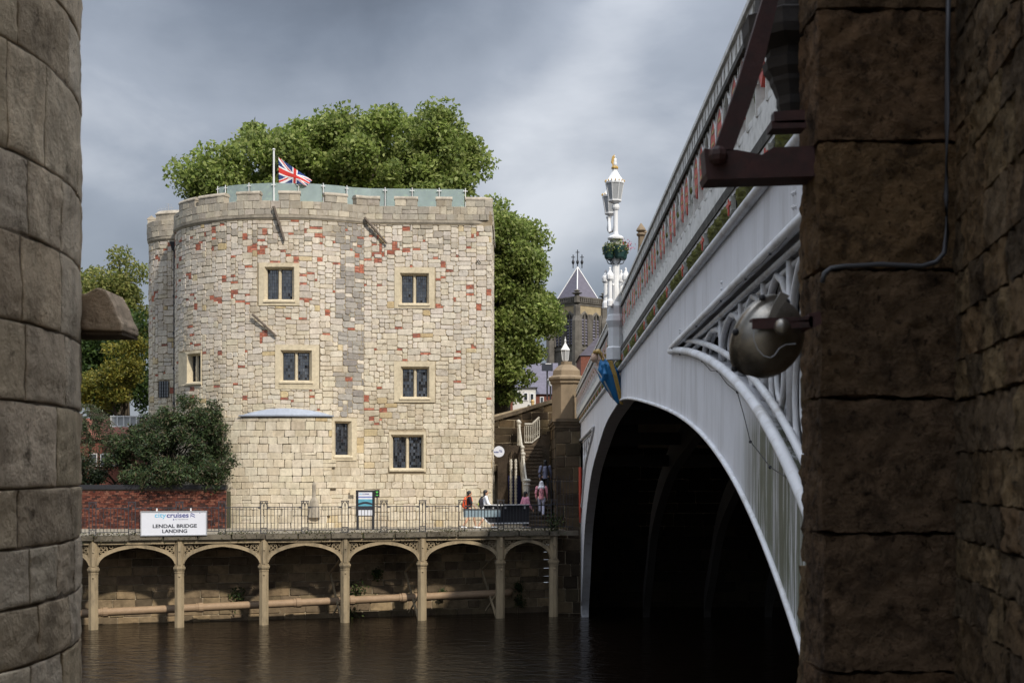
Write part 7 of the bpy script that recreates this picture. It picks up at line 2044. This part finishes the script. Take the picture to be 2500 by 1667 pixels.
    mb = MB(); mb.tube([W(0, 0, .98), W(0, 0, .84)], [(S(.150), S(.115)), (S(.158), S(.125))], 12, up=(1, 0, 0), round_ends=False)
    for sd in (1, -1):
        l0, l1, l2 = [Vector(p) for p in L[sd]]
        if legs == 'long': pts = [W(*l0), W(*l0.lerp(l1, .5)), W(*l1), W(*l1.lerp(l2, .5)), W(*l1.lerp(l2, .93))]; rr = [.102, .092, .076, .068, .058]
        else: pts = [W(*l0), W(*l0.lerp(l1, .5)), W(*l0.lerp(l1, .86))]; rr = [.108, .105, .100]
        mb.tube(pts, [S(r) for r in rr], 10, round_ends=False)
    o = mb.build('trousers' if legs == 'long' else 'shorts', mk(bottom), body); remesh(o, .0155, 1)
    for sd in (1, -1):
        l2 = Vector(L[sd][2]); mb = MB()
        mb.tube([W(l2.x - .055, l2.y, l2.z - .03), W(l2.x + .04, l2.y, l2.z - .025), W(l2.x + .165, l2.y, l2.z - .045)], [(S(.047), S(.05)), (S(.05), S(.045)), (S(.042), S(.028))], 10, round_ends=True)
        mb.build('shoe', mk(shoes), body, smooth=True)
    mb = MB()
    mb.ball(W(-.012, 0, 1.612), (S(.112), S(.096), S(.105)), 14, 9, Mz); mb.ball(W(-.05, 0, 1.585 - hairlen * .55), (S(.062), S(.082), S(.085 + hairlen * .4)), 12, 8, Mz)
    if hood: mb.ball(W(-.02, 0, 1.50), (S(.11), S(.13), S(.15)), 12, 8, Mz); mb.ball(W(-.05, 0, 1.38), (S(.13), S(.18), S(.12)), 12, 8, Mz)
    o = mb.build('hood' if hood else 'hair', mk(hood or hair, .6), body); remesh(o, .014, 2)
    # trim the hair off the face: shift is enough at this size
    return body, W, S, Mz
def backpack(W, S, Mz, col, label, pocket=None):
    bp0 = thing('backpack', W(-.2, 0, 1.15), label, 'backpack', 'backpacks on walkers')
    m_ = mat('bag_' + label[:9], col, .7, .2, 16, .3, 40)
    mb = MB(); mb.tube([W(-.20, 0, .93), W(-.235, 0, 1.02), W(-.225, 0, 1.22), W(-.18, 0, 1.38)], [(S(.13), S(.075)), (S(.15), S(.105)), (S(.145), S(.095)), (S(.10), S(.05))], 12, up=(1, 0, 0), round_ends=True)
    mb.build('bag', m_, bp0, smooth=True)
    mb = MB(); mb.tube([W(-.30, 0, .98), W(-.315, 0, 1.05), W(-.30, 0, 1.13)], [(S(.09), S(.03)), (S(.10), S(.04)), (S(.085), S(.03))], 10, up=(1, 0, 0), round_ends=True)
    mb.build('front_pocket', m_ if not pocket else mat('bag_pocket', pocket, .7, .1, 9, 0), bp0, smooth=True)
    for sd in (1, -1):
        MB().tube([W(-.16, sd * .10, 1.38), W(-.03, sd * .125, 1.475), W(.085, sd * .125, 1.40), W(.12, sd * .13, 1.25), W(.07, sd * .165, 1.1), W(-.14, sd * .14, .98)], S(.02), 6).build('strap', m_, bp0, smooth=True)
    return bp0
SK = c8(214, 168, 138, .85); BLK = (.012, .012, .014)
YA = 61.0
g = DECK + .004
pA = person((xat(1146, YA), YA, g), 1.68, math.radians(8), SK, c8(26, 24, 34), c8(22, 22, 26), BLK, c8(226, 226, 226), 'walker in black top and shorts with an orange backpack', .30, .3, 'short', 'short')
backpack(pA[1], pA[2], pA[3], c8(232, 92, 44), 'orange backpack on the walker in black')
pB = person((xat(1186, YA), YA - .2, g), 1.72, math.radians(6), SK, c8(236, 238, 244), c8(150, 130, 110), BLK, c8(220, 220, 218), 'walker in white shirt and shorts with a dark backpack', .36, .35, 'long', 'short')
backpack(pB[1], pB[2], pB[3], c8(30, 28, 38), 'black backpack on the walker in white shirt', c8(196, 206, 90))
pC = person((xat(1283, YA), YA - .35, g), 1.66, math.radians(30), SK, c8(206, 140, 162), (.015, .015, .018), BLK, c8(200, 200, 200), 'person in pink top and black trousers at the stair foot', .16, .2)
def step_at(i): return Vector((STX0 - .45 * i / NST, STY0 + GO_ * (i + .5), DECK + RISE * (i + 1)))
p = step_at(2); pD = person((xat(1322, p.y), p.y, p.z - .02), 1.62, math.radians(80), c8(226, 190, 170), c8(226, 150, 160), c8(190, 192, 214), c8(230, 226, 228), c8(60, 60, 70), 'person in pink jacket and white headscarf climbing the steps', .15, .15, hood=c8(232, 230, 236), wide=1.15, step=.17)
p = step_at(7); pE = person((xat(1331, p.y), p.y, p.z - .02), 1.70, math.radians(84), SK, c8(116, 118, 140), (.014, .014, .016), BLK, c8(40, 40, 44), 'person in grey hooded top higher up the steps', .15, .3, step=.17, wide=1.12)
W_, S_, Mz_ = pE[1:]
sbg = thing('shoulder_strap_bag', W_(-.15, .05, 1.1), 'thin dark bag strap across the grey hooded back', 'bag')
MB().tube([W_(-.10, -.14, 1.42), W_(-.155, -.02, 1.30), W_(-.15, .1, 1.12), W_(-.10, .18, .98)], S_(.016), 6).build('strap', M_BLACKIRON, sbg)
MB().tube([W_(-.02, .21, .98), W_(.06, .22, .95), W_(.1, .21, .92)], [(S_(.05), S_(.07)), (S_(.06), S_(.09)), (S_(.04), S_(.05))], 8, round_ends=True).build('pouch', M_BLACKIRON, sbg)
for px_, py_, col, hr, lab in ((1300, 972, c8(26, 26, 30), c8(190, 160, 110), 'fair haired person in black leaning beyond the approach wall'), (1334, 977, c8(120, 90, 80), c8(120, 70, 50), 'red haired head showing over the approach wall'), (1346, 979, c8(90, 60, 56), BLK, 'dark haired head over the approach wall by the pier')):
    Yq = 72.0; zf = 8.254; hh = zat(py_, Yq) - zf
    person((xat(px_, Yq), Yq, zf), max(1.55, min(1.85, hh)), math.radians(100), SK, col, (.02, .02, .03), hr, (.02, .02, .02), lab, .05, .1, hairlen=.16)
